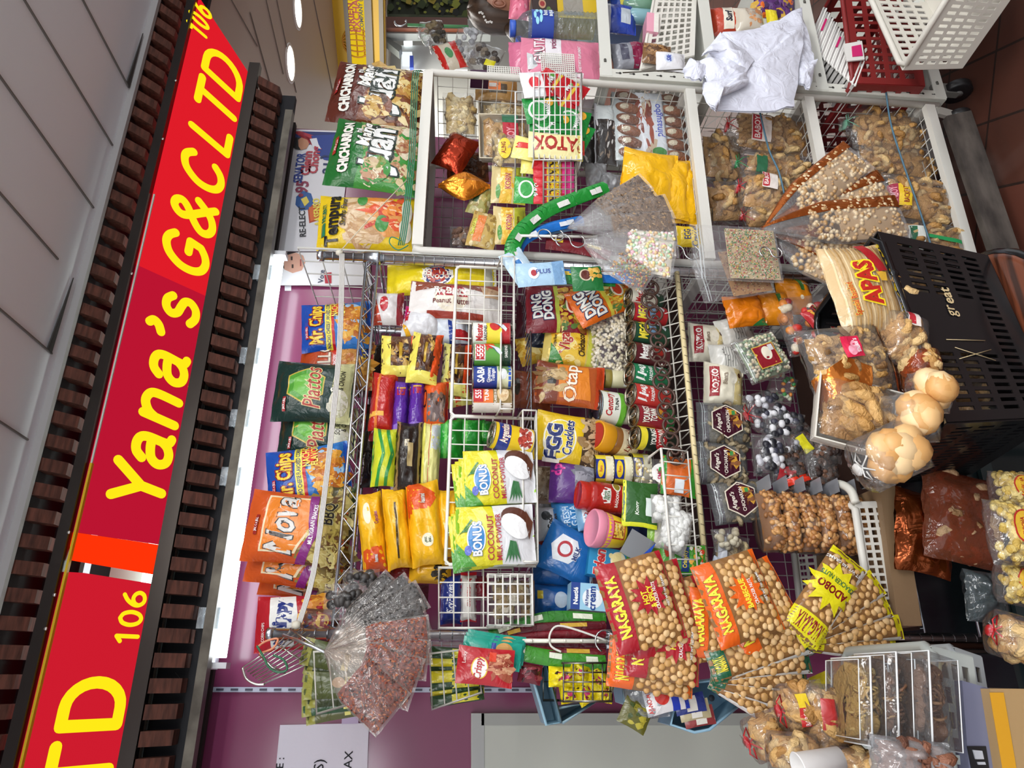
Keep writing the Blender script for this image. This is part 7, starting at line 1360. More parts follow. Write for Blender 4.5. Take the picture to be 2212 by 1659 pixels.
# clear bags of chilli flakes on a chrome arm
mb = MB(); mb.wire([P(612, 1372, 1.5), P(640, 1382, 1.46), P(706, 1410, 1.42)], .003, 'c9ccd0/x', 8); tag(mb.build('long_hook', rel=True), 'chrome arm sticking out from the left post with clear bags', 'hook')
BK = ['2f2a2a/r', '3d3836/r', '1f1c1c/r', '4f4a46/r']; CHL = ['8a3014/r', '5f1c0e/r', 'b0481c/r', '3a140c/r', 'c8703a/r']
for i, (tip, w_, cc, l) in enumerate([((858, 1252), 66, BK, 'dark peppercorn flakes, right uppermost'), ((896, 1262), 66, BK, 'dark flakes, second from the right'), ((918, 1284), 70, BK, 'dark flakes, third from the right'), ((925, 1330), 74, BK, 'dark flakes with bright glints, fourth'),
                                      ((932, 1385), 110, CHL, 'bright orange chilli flakes, broad in the middle'), ((925, 1430), 90, CHL, 'dark red chilli flakes behind the glossy one'), ((900, 1480), 120, CHL, 'brick red chilli flakes, broad lower one'), ((852, 1542), 120, CHL, 'brown red chilli shreds, lowest with pointed corner')]):
    fan('chilli_flake_bag' if cc is CHL else 'pepper_flake_bag', 'clear bag of '+l, 'clear bag', (702, 1408), tip, w_, 1.41-.007*i if i < 4 else 1.40-.007*i, 'flakes', n=420, cols=cc, cr=.0036, film='f6f2ee/t.09', d=.02, frac=.62, cname='flakes')
cbag('clear_wrapper', 'crumpled clear bag with black print at the top of the chrome arm', 'clear bag', 745, 1300, 80, 90, 1.47, 'nuts', 12, 0, .03, cname='dark_prunes', cols=['22201f/s', '3a3634/s'], r=.01, tied=False, wr=.3)
cbag('clear_wrapper', 'clear bag of dark lumps against the cupcake packs', 'clear bag', 780, 1260, 60, 80, 1.5, 'nuts', 12, 0, .03, cname='dark_prunes', cols=['22201f/s', '3a3634/s'], r=.01, tied=False, wr=.3)
# small round wire basket at the top left
wb = empty('wire_scoop_basket', P(620, 1440, 1.50), 'small tilted wire scoop basket hanging off the top left post', 'wire basket'); mb = MB()
a, b = P(530, 1455, 1.48), P(610, 1365, 1.50)
for k in range(9):
    t = k/8; o0 = lerp(P(524, 1442, 1.48), P(568, 1478, 1.48), t); o1 = lerp(P(640, 1352, 1.52), P(720, 1400, 1.52), t); mb.wire([o0, lerp(o0, o1, .5)+V((0, -.03*math.sin(t*PI), -.01)), o1], .0015, 'c9c8c2/x', 5)
mb.wire(crom([tuple(P(x, y, 1.48)) for x, y in ((524, 1442), (532, 1466), (552, 1478), (572, 1478))], 4), .0026, 'd3d1ca/x', 6)
for t in (.3, .6, .9): mb.wire([lerp(P(524, 1442, 1.48), P(640, 1352, 1.52), t), lerp(P(545, 1470, 1.45), P(680, 1376, 1.49), t), lerp(P(568, 1478, 1.48), P(720, 1400, 1.52), t)], .0018, 'c9c8c2/x', 5)
part(mb, 'wire_mesh', wb)
mb = MB(); mb.wire(crom([tuple(P(x, y, 1.47)) for x, y in ((555, 1395), (570, 1420), (580, 1440), (600, 1452), (620, 1446), (612, 1425), (590, 1415))], 5), .0022, '2f6b4a/s', 6); tag(mb.build('rubber_bands', rel=True), 'green rubber bands looped on the wire scoop basket', 'rubber band')
mb = MB(); mb.wire(crom([tuple(P(x, y, 1.485)) for x, y in ((556, 1398), (575, 1385), (600, 1380), (590, 1400), (560, 1412))], 5), .0022, 'e0906a/s', 6); tag(mb.build('rubber_bands', rel=True), 'orange rubber bands beside the wire scoop basket', 'rubber band')
# white wire bins with seasoning sachets at the left
def bin_(lab, a, b, c_, d_, Y, dep=.10, n=4):
    q = [P(x, y, Y) for x, y in (a, b, c_, d_)]; bk = V((.0, dep, 0)); g = empty('hanging_wire_bin', (q[2]+q[3])/2, lab, 'wire basket'); mb = MB()
    mb.wire(q, .0026, 'dcdad0/s', 8, True); mb.wire([p+bk for p in q], .002, 'dcdad0/s', 6, True)
    for k in range(n+1):
        t = k/n; mb.wire([lerp(q[3], q[2], t), lerp(q[3], q[2], t)+bk], .0014, 'd3d1c8/s', 5); mb.wire([lerp(q[0], q[3], t), lerp(q[0], q[3], t)+bk], .0014, 'd3d1c8/s', 5); mb.wire([lerp(q[1], q[2], t), lerp(q[1], q[2], t)+bk], .0014, 'd3d1c8/s', 5)
        mb.wire([lerp(q[0], q[3], t), lerp(q[1], q[2], t)], .0014, 'd3d1c8/s', 5)
    part(mb, 'wire_mesh', g)
bin_('white wire bin of green seasoning packets hanging upper left', (684, 1542), (678, 1408), (802, 1400), (830, 1500), 1.47)
bin_('white wire bin of yellow and green packets hanging below the chilli bags', (934, 1532), (928, 1412), (1030, 1400), (1040, 1496), 1.47)
for i in range(8):
    sachet('olive and green seasoning packet, %s in the upper left bin' % ('first', 'second', 'third', 'fourth', 'fifth', 'sixth', 'seventh', 'eighth')[i], 722+3*(i % 3), 1420+15*i, 62, 140-10*(i % 2), 1.50+.008*(i % 4), ('4a5222', '343d1c', '264a28', '55562a')[i % 4], [('r', -1, .7, 1, 1, '8c8a3a'), ('e', .2, -.1, .4, .2, ('c9a884', '8c4a2c')[i % 2]), ('r', -.8, -.5, .6, -.3, 'd8cf6a')], 14-3*i, .015, group='green packets in the upper left bin')
for i in range(7):
    sachet('green and yellow bouillon packet, %s in the bin below the chilli bags' % ('first', 'second', 'third', 'fourth', 'fifth', 'sixth', 'seventh')[i], 988, 1412+16*i, 26, 116, 1.495+.006*(i % 3), ('2f4a2a', 'e0d02e')[i % 2], [('r', -.8, -.8, .8, .2, ('d9ce34', '2f5a30')[i % 2])], 4-2*i, .014, group='bouillon packets in the lower bin')
for i in range(3):
    sachet('teal noodle pack behind the red one, %s' % ('front', 'middle', 'back')[i], 1062+4*i, 1412-7*i, 62, 128, 1.452+.008*i, '1f9a86', [('e', .3, -.4, .6, .3, 'c99a5a'), ('r', .0, -.1, .8, .05, '2a3a8c')], 8, .02, group='teal noodle packs')
sachet('red noodle pack with white script hanging at the left', 1048, 1440, 84, 122, 1.435, 'b5242c', [('e', -.1, .2, .6, .3, 'e8c43a'), ('e', -.1, .2, .54, .26, 'f4f0ec'), ('sc', -.5, -.8, .8, -.2, 26, .2, ['c98a6a', 'a85a44', 'e0b08a', '8c3a2a'], 3), ('r', .3, -.35, .8, -.1, 'd8442a')]+T('Crispy', -.1, .22, .26, 'b5242c', sh=.2, sx=.8, bold=.03)+T('Lucky', .4, .75, .12, 'f3d0cc'), 6, .02)
sachet('small dark red pouch hanging beside the noodle pack', 1145, 1455, 44, 50, 1.48, '6b1f2a', [('sc', -.8, -.8, .8, .8, 10, .3, ['8c3a44', '3a1418'], 3)], 10, .02)
# yellow candies in a steel wire basket, sky blue scoop bins
hbasket('steel wire basket of yellow candies hanging at the left', 1182, 1322, 1432, 1515, 1.45, 4, 5, .06, c='8f8c84/x')
for i, (x, y, w, h) in enumerate(((1215, 1462, 46, 60), (1250, 1452, 40, 50), (1290, 1470, 50, 60), (1262, 1490, 46, 60), (1228, 1494, 40, 50), (1305, 1495, 40, 44))):
    bag('candy_pack', 'crumpled yellow candy pack with pink print, %s in the steel basket' % ('upper left', 'upper middle', 'upper right', 'lower middle', 'lower left', 'lower right')[i], 'candy', x, y, w, h, 1.475+.004*i, 'e6d21c/b', [('r', -.3, -.4, .3, .2, 'c8306a'), ('sc', -.6, -.6, .6, .6, 5, .15, ['8c1f4a', '3a2a10'], i)], 20*i, .035, wr=.3, group='yellow candies in the steel basket')
def scoop(lab, px, Y, col, holes=()):
    mb = MB(); f0 = [P(x, y, Y) for x, y in px]; b0 = [lerp(p, f0[0], .0)+V((0, .09, 0)) for p in f0]; n = len(px)
    mb.add(f0+b0+[lerp(p, (f0[0]+f0[2])/2, .03)+V((0, .0, 0)) for p in f0]+[lerp(p, (b0[0]+b0[2])/2, .03)+V((0, -.003, 0)) for p in b0],
           [tuple(range(n, 2*n))]+[(i, (i+1) % n, n+(i+1) % n, n+i) for i in range(n)]+[(2*n+i, 3*n+i, 3*n+(i+1) % n, 2*n+(i+1) % n) for i in range(n)]+[tuple(range(3*n, 4*n))[::-1]]+[(i, 2*n+i, 2*n+(i+1) % n, (i+1) % n) for i in range(n)], col)
    mb.wire([lerp(p, f0[0], .0) for p in f0], .003, col, 6, True)
    for x, y in holes: c = P(x, y, Y+.085); mb.lathe([(.006, -.001), (.006, .001)], '14202c/m', 12, P(x, y, Y-.004), Matrix.Rotation(PI/2, 3, 'X'))
    return tag(mb.build('sky_blue_scoop_bin', rel=True), lab, 'bin')
scoop('sky blue plastic scoop bin behind the steel candy basket', [(1152, 1470), (1180, 1430), (1212, 1562), (1180, 1566)], 1.50, '8fb4c6/s')
scoop('second wall of the sky blue bin slanting to the right', [(1205, 1530), (1290, 1515), (1215, 1562), (1208, 1560)], 1.52, 'a0c0ce/s')
scoop('large sky blue scoop bin with round holes under the green nut bags', [(1470, 1478), (1600, 1462), (1626, 1500), (1532, 1576), (1500, 1582), (1448, 1566)], 1.47, '8fb6cc/s', [(1537, 1508), (1556, 1499), (1576, 1490)])
scoop('sky blue scoop bin edge behind the crinkled clear pack', [(1342, 1475), (1400, 1480), (1410, 1540), (1350, 1520)], 1.52, '8fb6cc/s')
sachet('white, red and blue seasoning pack inside a crinkled clear bag', 1436, 1502, 78, 92, 1.445, 'e3e0e0', [('r', -1, -.55, 1, -.2, '2a3fae'), ('e', 0, .2, .5, .34, 'c8342c'), ('r', -1, -1, 1, -.8, '2a3fae')]+T('AJI-NO-MOTO', .0, .78, .2, 'c8342c', sx=.7, bold=.03)+T('11g', .3, -.38, .22, 'eef0f6', bold=.03), -14, .02)
cbag('clear_wrapper', 'crinkled silver clear bag around the seasoning pack', 'clear bag', 1395, 1510, 90, 90, 1.46, None, 0, -10, .04, film='e3e6ea/t.18', tied=False, wr=.35)
sachet('olive foil sachet leaning at the lower left of the clear bag', 1372, 1545, 60, 66, 1.45, '5c5a22', [('sc', -.7, -.7, .7, .7, 12, .25, ['8a8430', '3a4a1c', 'b0a43a'], 4)], 26, .015)
for i in range(3): sachet('navy and beige sachet in the large sky blue bin, %s' % ('first', 'second', 'third')[i], 1490+10*i, 1520+14*i, 44, 66, 1.455+.006*i, ('2f3a7c', 'b5a884', '8c3a3a')[i], [('r', -.8, -.4, .8, .3, 'dad6cc')], -12, .012, group='sachets in the sky blue bin')
# ================================================================== goods on the slotted-angle rack (right edge)
def bottle(lab, x, y, w, h, Y, group=None):
    c, W, H, rl = place(x, y, w, h, Y, 0); r = W/2; e = empty('water_bottle', c, lab, 'bottle', group, rot=(0, rl, 0)); z0, z1 = -H/2, H/2
    pr = [(r*.8, z0), (r*.97, z0+.006)]
    for k in range(9): z = z0+.012+k*(H*.42/9); pr += [(r, z), (r*.93, z+.006)]
    pr += [(r*.96, z0+H*.52), (r*.96, z0+H*.78), (r*.8, z1-H*.14), (r*.4, z1-H*.07), (r*.38, z1-.016)]
    mb = MB(); mb.lathe(pr, 'e9f2f4/t.08', 26); mb.build('bottle_body', e)
    mb = MB(); mb.lathe([(r*.985, z0+H*.53), (r*.985, z0+H*.77)], '1f3f9c/s', 26, cap=False); g = lambda s, t, off=0, side=-1: V(((r*.99+off)*math.sin(s*PI/2), -(r*.99+off)*math.cos(s*PI/2), z0+H*.65+t*H*.12))
    art(mb, g, r*PI, H*.24, [('e', .25*math.cos(a), .42+.3*math.sin(a), .13, .16, '9adcf0/s', a) for a in [k*2*PI/5+.3 for k in range(5)]]+T('bon\naqua', .1, -.5, .4, 'eaf4fa/s', sx=.9)); mb.build('label_band', e)
    mb = MB(); mb.lathe([(r*.42, z1-.018), (r*.44, z1-.015), (r*.44, z1-.001), (r*.4, z1)], '2f5ac0/s', 20); mb.build('bottle_cap', e); return e
bottle('clear water bottle with blue label and cap on the slotted-angle rack', 1197, 66, 58, 190, 1.60)
bottle('second water bottle behind the first, only its blue cap showing', 1205, 96, 46, 180, 1.74)
box('chocolate_box', 'dark brown chocolate box with a cherry picture beside the water bottle', 'box', 1177, 14, 56, 52, 1.60, '2c1a14/s', [('e', .2, .2, .35, .3, 'b58a6a'), ('e', .2, .2, .2, .2, '8c1f1f'), ('e', -.3, -.3, .3, .2, '4f6a2a')]+T('SUPER', -.6, .8, .12, 'd9cfa8'), 0, .08)
box('yellow_box', 'yellow box with a grey window under the chocolate box', 'box', 1246, 8, 62, 84, 1.60, 'c9a81e/s', [('r', -.8, -.3, .9, .7, '8f8a80')], 0, .08)
bag('pink_pouch', 'pink pouch at the top edge above the chocolate box', 'pouch', 1122, 14, 58, 42, 1.62, 'd8708a', [('sc', -.6, -.6, .6, .4, 8, .2, ['e8a0b0', 'c8506a'], 3)], 6, .04)
bag('pink_pouch', 'large pink supplement pouch with white label standing on the slotted-angle rack', 'pouch', 1210, 132, 92, 170, 1.575, 'd9809a', [('p', [(-.2, .8), (.2, .5), (0, .35), (-.4, .6)], '6a6a6c'), ('r', -.5, .0, .9, .4, 'e3dfe4'), ('r', -.9, -.55, -.75, -.2, 'ecdfe4')]+T('GLUTA', .2, .55, .26, 'f0e6ea', 'a83a5a', sx=.8)+T('voice', .5, .2, .16, '8c3a5a', sh=.3)+T('DIETARY SUPPLEMENT', -.15, -.45, .07, 'f3e9ee', rot=-0, sx=.8), 2, .06)
bag('pink_pouch', 'shorter pink pouch with rounded shoulder left of the white label', 'pouch', 1140, 128, 72, 80, 1.61, 'cf7090', [('r', .2, -.6, .6, .2, 'c05a7a')], 0, .05)
mb = MB(); a, b, c_, d_ = (P(x, y, 1.545) for x, y in ((1243, 176), (1240, 118), (1166, 114), (1172, 172))); mb.lat(a, b, c_, d_, 13, 16, 'dcdcd4/s', .0015, .35, .35); o = tag(mb.build('white_mesh_tray', rel=True), 'fine white mesh tray edge in front of the pink pouch', 'tray')
mb = MB(); a, b, c_, d_ = (P(x, y, 1.56) for x, y in ((1125, 168), (1122, 146), (1052, 142), (1052, 166))); mb.lat(a, b, c_, d_, 5, 14, 'dcdcd4/s', .0015, .3, .3); o = tag(mb.build('white_mesh_tray', rel=True), 'smaller fine white mesh piece above the gelatin sachet', 'tray')
sachet('silver white sachet above the gelatin sachet', 1155, 132, 36, 32, 1.56, 'cfd2d4', [('r', -.6, -.2, .6, .3, '9a9ca0')], 0)
box('purple_box', 'dim purple box behind the white mesh pieces', 'box', 1036, 158, 14, 40, 1.6, '3f1c3a/s', [], 0, .05)
# second shelf
bag('blue_pack', 'blue and white detergent pack at the top edge of the second shelf', 'pouch', 1338, 42, 62, 70, 1.62, '2440a0', [('r', -.6, -.6, .4, .0, 'b9c4cc'), ('r', -1, .6, 1, .8, 'd8dce4')], 4, .05)
bag('blue_pack', 'blue and yellow pack cut by the top edge of the photo', 'pouch', 1350, 5, 50, 60, 1.66, '2a4fb0', [('r', -1, .2, 1, .5, 'd8c83a')], -4, .05)
for i, (x, y, c) in enumerate(((1378, 12, '6b8f78/g'), (1376, 36, '7fa8b0/g'))):
    c0, W, H, rl = place(x, y, 24, 62, 1.62, 0); mb = MB(); r = W/2; mb.lathe([(r*.9, -H/2), (r, -H/2+.004), (r, H*.2), (r*.5, H*.34), (r*.5, H/2)], c, 20); e = mb.build('toiletry_bottle', loc=c0); tag(e, ('green toiletry bottle at the top edge', 'pale teal toiletry bottle beside the white basket')[i], 'bottle')
bag('napkin_pack', 'silver and maroon napkin pack low on the second shelf', 'pouch', 1362, 122, 56, 80, 1.58, '8a8c94', [('r', -1, -.8, 1, .0, '7c2040'), ('r', -.6, .2, .6, .6, '4a4a5a')], -6, .05, wr=.15)
pbasket('white_plastic_basket', 'white perforated basket leaning on the second shelf of the slotted-angle rack', [(1385, 150), (1418, -30), (1505, -20), (1500, 120)], 1.56, .2, 'dedbd2/s', 12, 6, 6, .005)
bag('peanut_pouch', 'small pouch of brown nuts in the leaning white basket', 'pouch', 1418, 118, 44, 60, 1.545, '7c5a3a', [('sc', -.8, -.8, .8, .8, 40, .25, ['8f6a44', 'a88054', '5a3c26'], 3)], 8, .03)
box('pink_box', 'pink and white box inside the leaning white basket', 'box', 1410, 48, 40, 26, 1.55, 'e3a0b4/s', [('r', -1, -1, 1, -.2, 'e8e4dc')], 6, .05)
bag('tissue_pack', 'white tissue pack with blue script beside the white bags', 'pouch', 1448, 134, 40, 62, 1.53, 'e6e6ea', [('e', 0, .2, .5, .3, 'cfd8e8')]+T('Silk', .0, .2, .3, '24409c', sh=.3, bold=.05), 4, .03)
# third shelf
bag('detergent_pack', 'orange red detergent pouch with white name plate on the third shelf', 'pouch', 1572, 48, 60, 70, 1.58, 'b8422a', [('p', [(-.8, .5), (.8, .3), (.8, -.3), (-.8, -.1)], 'e6e0d0'), ('r', -1, -1, 1, -.6, '8c2a20')]+T('Surf', 0, .1, .34, '2a2c3a', rot=6, bold=.06), -6, .05)
bag('clear_tub', 'milky clear tub with orange sweets on the third shelf', 'tub', 1618, 46, 52, 62, 1.56, 'c9c0b0/g', [('sc', -.7, -.8, .8, .3, 20, .2, ['d8a070', 'c98a5a', 'b0a090'], 3)], 0, .05, wr=.02)
bag('snack_pack', 'purple and orange snack packs bundled at the top edge of the third shelf', 'pouch', 1672, 12, 60, 90, 1.60, '5a3470', [('sc', -.9, -.9, .9, .9, 24, .3, ['d8692a', '3f2450', 'c9a03a', '7a4a90'], 5)], 14, .05, wr=.2)
bag('snack_pack', 'brown and tan striped pack right of the purple packs', 'pouch', 1712, 16, 44, 50, 1.62, '8f6a4a', [('r', -1, -1+.4*k, 1, -.85+.4*k, 'b59468') for k in range(5)], 8, .04)
bag('yellow_pack', 'small yellow packet peeking over the white bags', 'packet', 1668, 42, 40, 24, 1.58, 'e2cf2a', (), 0, .03)
# white plastic bags
WB_ = 'dfe2f0/b'
pb = empty('white_plastic_bags', P(1600, 150, 1.44), 'sheaf of folded white plastic bags tied to the slotted post', 'plastic bag')
def lobe(px, Y, d, name='bag_fold'):
    q = [P(x, y, Y) for x, y in px]; c = sum(q, V((0, 0, 0)))/len(q); mb = MB(); n = len(q); vs = []; R_ = 5; N_ = n*4
    edge = []
    for i in range(n):
        for k in range(4): edge.append(lerp(q[i], q[(i+1) % n], k/4))
    for r_ in range(1, R_+1):
        for i, p in enumerate(edge):
            t = r_/R_; v = lerp(c, p, t); v = v+V((0, -d*(1-t*t)+.010*noise.noise(v*28)+.005*math.sin(i*1.9+t*4)*t, 0)); vs.append(v)
    vs.append(c+V((0, -d, 0))); m_ = len(vs)-1; fs = [(m_, i, (i+1) % N_) for i in range(N_)]
    for r_ in range(R_-1):
        for i in range(N_): j = (i+1) % N_; fs.append((r_*N_+i, r_*N_+j, (r_+1)*N_+j, (r_+1)*N_+i)[::-1])
    k0 = len(vs); vs += [v+V((0, .006, 0)) for v in vs]; fs += [tuple(i+k0 for i in f)[::-1] for f in fs]
    mb.add(vs, [f[::-1] for f in fs], WB_, True); return part(mb, name, pb)
lobe([(1560, 72), (1700, 50), (1738, 60), (1728, 140), (1716, 232), (1640, 240), (1545, 238), (1518, 190), (1528, 120)], 1.45, .02)
lobe([(1640, 60), (1732, 16), (1752, 100), (1760, 140), (1735, 160), (1690, 110)], 1.475, .01)
lobe([(1725, 130), (1765, 130), (1750, 190), (1722, 180)], 1.47, .01)
lobe([(1515, 120), (1556, 70), (1630, 128), (1612, 156), (1560, 122), (1528, 112)], 1.425, .02)
lobe([(1510, 132), (1560, 118), (1618, 152), (1600, 180), (1530, 182)], 1.43, .022)
lobe([(1520, 182), (1612, 158), (1618, 178), (1538, 218), (1548, 240), (1520, 210)], 1.42, .018)
lobe([(1474, 152), (1488, 130), (1512, 130), (1530, 150), (1516, 172), (1490, 168)], 1.43, .016, 'knot')
mb = MB(); mb.wire([P(1345, 157, 1.5), P(1400, 154, 1.49), P(1470, 150, 1.45), P(1505, 152, 1.43)], .0018, '3a3226/s', 5); tag(mb.build('wire_tie', rel=True), 'dark wire tying the white bags to the slotted post', 'wire')
# bottom shelf: papers and crates
for i in range(12):
    x, y = 1768+8*i, 60+9*i; c, W, H, rl = place(x, y, 90-3*i, 12, 1.50+.006*(11-i), 22); mb = MB()
    mb.wire([(-W/2, 0, .004), (-W/2+.004, -.002, .009), (W/2, 0, .008), (W/2, 0, 0), (-W/2, 0, -.001)], .0035, 'e6e4e0/p', 5); mb.box((0, .05, .004), (W*.96, .1, .009), 'd9d7d4/p')
    if i % 4 == 1: mb.box((W*.15, -.005, .004), (W*.3, .003, .006), 'c8206a/p')
    o = mb.build('folded_paper', loc=c); o.rotation_euler = (0, rl, 0); tag(o, 'folded white printed paper in the leaning stack beside the red crate', 'paper', 'folded papers beside the red crate')
mb = MB(); quadY(mb, [(1822, 95), (1862, 88), (1868, 128), (1830, 132)], 1.485, 'dedcd8/p', .004); quadY(mb, [(1840, 100), (1860, 96), (1864, 120), (1842, 122)], 1.483, 'c8206a/p', .002)
tag(mb.build('printed_flyer', rel=True), 'white flyer with a magenta block on the folded papers', 'paper')
pbasket('red_crate', 'dark red perforated crate at the bottom of the slotted-angle rack', [(1842, 180), (1815, -40), (1960, -40), (1998, 186)], 1.50, .3, '7c1f1f/s', 12, 4, 6, .007)
rimbasket('white_crate', 'milky white perforated crate in front of the red one at the top edge', (1868, -30), (1950, 150), (2062, -45), P(1950, 150, 1.38).z, .17, 'd9d5cb/s', 12, 12, 4, .008, .003, k=.93)
bag('plastic_bag', 'thin white plastic bag stuffed in the white crate', 'plastic bag', 1985, 10, 60, 60, 1.45, 'd3d5d0/b', (), 10, .06, wr=.3)
mb = MB(); mb.bar(P(2088, 118, 1.36), P(2180, -30, 1.30), .02, .02, 'b59a72/s'); tag(mb.build('wooden_strip', rel=True), 'light wooden strip under the white crate', 'wood strip')
bag('black_bag', 'black plastic bag on the floor at the top right corner', 'plastic bag', 2180, 40, 110, 70, 1.5, '1a1a1c/b', (), 0, .12, wr=.3)
# ================================================================== across the aisle
HY = 2.5
for i, (x, y, w, h, cc, l, Y_) in enumerate([(932, 72, 50, 60, ['5a4a3a/r', '8a7a5a/r'], 'clear bag of dark snacks hanging on a hook across the aisle, upper', 2.5), (945, 92, 46, 44, ['3f3a30/r', '6a5f4a/r'], 'clear bag of dark snacks hanging across the aisle, lower', 2.45),
                                      (1010, 96, 70, 56, ['c9ccd0/s', '9a9ca0/s'], 'crinkled clear bag behind the hair of the person', 2.5), (1048, 128, 60, 66, ['4a4038/r', '8a7f70/r'], 'clear bag of dark pieces above the mesh tray', 2.4)]):
    cbag('hanging_snack_bag', l, 'snack bag', x, y, w, h, Y_, 'nuts', 16, 10*i-10, .06, cname='snacks', cols=cc, r=.016, tied=i < 2, tie='d0d2d4/s' if i < 2 else None, wr=.2)
bag('instant_noodle_pack', 'white and red snack pack hanging across the aisle', 'snack pack', 972, 122, 62, 50, 2.4, 'e3d8c0', [('r', -1, -1, 1, -.3, 'd8342c'), ('r', -1, .6, 1, 1, 'd8342c'), ('e', 0, .1, .4, .3, '4f9a5a')], -20, .05)
bag('yellow_tag', 'small bright yellow tag hanging near the mesh tray', 'tag', 1058, 136, 14, 22, 2.3, 'efe62a', (), 20, .01)
mb = MB(); mb.wire(crom([tuple(P(x, y, 2.5)) for x, y in ((852, 46), (856, 54), (868, 56), (878, 50), (876, 44))], 4), .004, 'd0d2d4/x', 6); tag(mb.build('metal_hook', rel=True), 'steel hook with bags across the aisle', 'hook')
mb = MB(); mb.wire([P(880, 54, 2.5), P(1012, 58, 2.5)], .008, '5fa06a/s', 6); tag(mb.build('green_strap', rel=True), 'green strap stretched across the aisle behind the hanging bags', 'strap')
mb = MB(); mb.wire([P(1000, 112, 3.0), P(1010, 168, 3.0)], .015, 'e6e8ea/s', 6); mb.wire([P(1080, 106, 3.0), P(1086, 168, 3.0)], .02, 'dcdcda/s', 6)
# ---- the person beyond the goods
pc = P(1072, 14, 2.63); hz = pc.z
def skin(name, verts, edges, rad, m, parent=None, lv=2):
    me = bpy.data.meshes.new(name); me.from_pydata([tuple(v) for v in verts], edges, []); me.materials.append(mat(m)); o = bpy.data.objects.new(name, me); C.objects.link(o)
    sk = o.modifiers.new('s', 'SKIN'); me_ = o.data; 
    lay = me_.skin_vertices[0].data if me_.skin_vertices else None
    if lay is None: me_.attributes
    for i, r in enumerate(rad): lay[i].radius = (r, r) if not isinstance(r, tuple) else r
    lay[0].use_root = True; sk.use_smooth_shade = True; sb_ = o.modifiers.new('u', 'SUBSURF'); sb_.levels = lv; sb_.render_levels = lv
    if parent: o.parent = parent
    return o
pe = empty('person', (pc.x, pc.y, 0), 'seated person with brown hair and a pearl hair clip, seen from behind the ear', 'person', rot=(0, 0, -.62))
z = hz
bv = [(0, 0, z-.72), (0, .0, z-.5), (0, .0, z-.3), (0, 0, z-.18), (.0, 0, z-.08), (.0, -.17, z-.30), (.03, -.21, z-.52), (.2, -.2, z-.62), (.0, .17, z-.30), (.03, .21, z-.52), (.2, .2, z-.62), (.05, -.1, z-.76), (.42, -.11, z-.72), (.42, -.11, .09), (.52, -.11, .05), (.05, .1, z-.76), (.42, .11, z-.72), (.42, .11, .09), (.52, .11, .05)]
be = [(0, 1), (1, 2), (2, 3), (3, 4), (2, 5), (5, 6), (6, 7), (2, 8), (8, 9), (9, 10), (0, 11), (11, 12), (12, 13), (13, 14), (0, 15), (15, 16), (16, 17), (17, 18)]
br_ = [(.13, .15), (.12, .13), (.12, .15), .055, .05, .05, .042, .03, .05, .042, .03, .08, .065, .04, .035, .08, .065, .04, .035]
try: body = skin('body', bv, be, br_, 'c08a70/s', pe)
except Exception as ex_: pass
tr_ = skin('trousers', [bv[i]+() if i != 0 else (0, 0, z-.70) for i in (0, 11, 12, 13, 15, 16, 17)], [(0, 1), (1, 2), (2, 3), (0, 4), (4, 5), (5, 6)], [(.155, .165), .10, .085, .065, .10, .085, .065], '2a3348/m', pe)
mb = MB(); n, k = 24, 18; vs = []; fs = []
for j in range(k+1):
    th = PI*j/k
    for i in range(n):
        a = 2*PI*i/n; x_, y_, z_ = math.sin(th)*math.cos(a), math.sin(th)*math.sin(a), math.cos(th)
        fx = x_*.098*(1.0 if x_ > 0 else 1.05); fy = y_*.076; fz = z_*.118
        if z_ < 0: fx = fx*(1-.25*z_*z_)+(.018*z_*z_ if x_ > -.3 else 0); fy *= 1-.3*z_*z_
        if x_ > .8 and abs(y_) < .3: fx += .022*max(0, 1-abs(z_+.12)/.18)*(1-abs(y_)/.3)+.006*max(0, 1-abs(z_+.45)/.12)
        if x_ > .75 and .2 < abs(y_) < .55 and abs(z_-.05) < .15: fx -= .008
        vs.append((fx, fy, fz))
for j in range(k):
    for i in range(n): i2 = (i+1) % n; fs.append((j*n+i, (j+1)*n+i, (j+1)*n+i2, j*n+i2))
mb.add([V(v)+V((0, 0, z)) for v in vs], fs, 'b98268/s', True)
for s_ in (-1, 1):
    mb.wire([(-.005+.017*math.cos(t), s_*.077, z-.012+.03*math.sin(t)) for t in [q*PI/7 for q in range(1, 14)]], .0055, 'b07860/s', 6); mb.ball((-.004, s_*.073, z-.012), .018, 'a87058/s', (.8, .35, 1.5))
    mb.ball((.086, s_*.03, z+.008), .011, 'e8e4e0/s', (.6, 1.2, .7)); mb.ball((.091, s_*.03, z+.008), .005, '2a1a14/s')
mb.wire([(.098, -.02, z-.06), (.104, 0, z-.062), (.098, .02, z-.06)], .004, '8c4a44/s', 5); part(mb, 'head', pe, rel=False)
mb = MB(); vs = []; fs = []; n, k = 30, 22
for j in range(k+1):
    th = PI*.98*j/k
    for i in range(n):
        a = 2*PI*i/n; x_, y_, z_ = math.sin(th)*math.cos(a), math.sin(th)*math.sin(a), math.cos(th)
        lim = 1.0; rad_ = 1+.03*math.sin(a*23)+.02*math.sin(a*41+j)
        X, Y_, Z_ = x_*.115*rad_-.02, y_*.092*rad_, z_*.135*rad_+.008
        if x_ > -.05 and z_ < .62-.5*max(0, x_): X = min(X, -.03+max(0, z_)*.1); Y_ *= .9
        if z_ < -.2: Z_ -= .12*(-z_-.2)*(1 if x_ < 0 else .2); X -= .02*(-z_)
        vs.append((X, Y_, Z_+z))
for j in range(k):
    for i in range(n): i2 = (i+1) % n; fs.append((j*n+i, (j+1)*n+i, (j+1)*n+i2, j*n+i2))
matmod('brown_hair', '4f3a2a', .45, '2b1e16', 30, .35, .7, .5, (1, 1, .15)); mb.add(vs, fs, 'brown_hair', True)
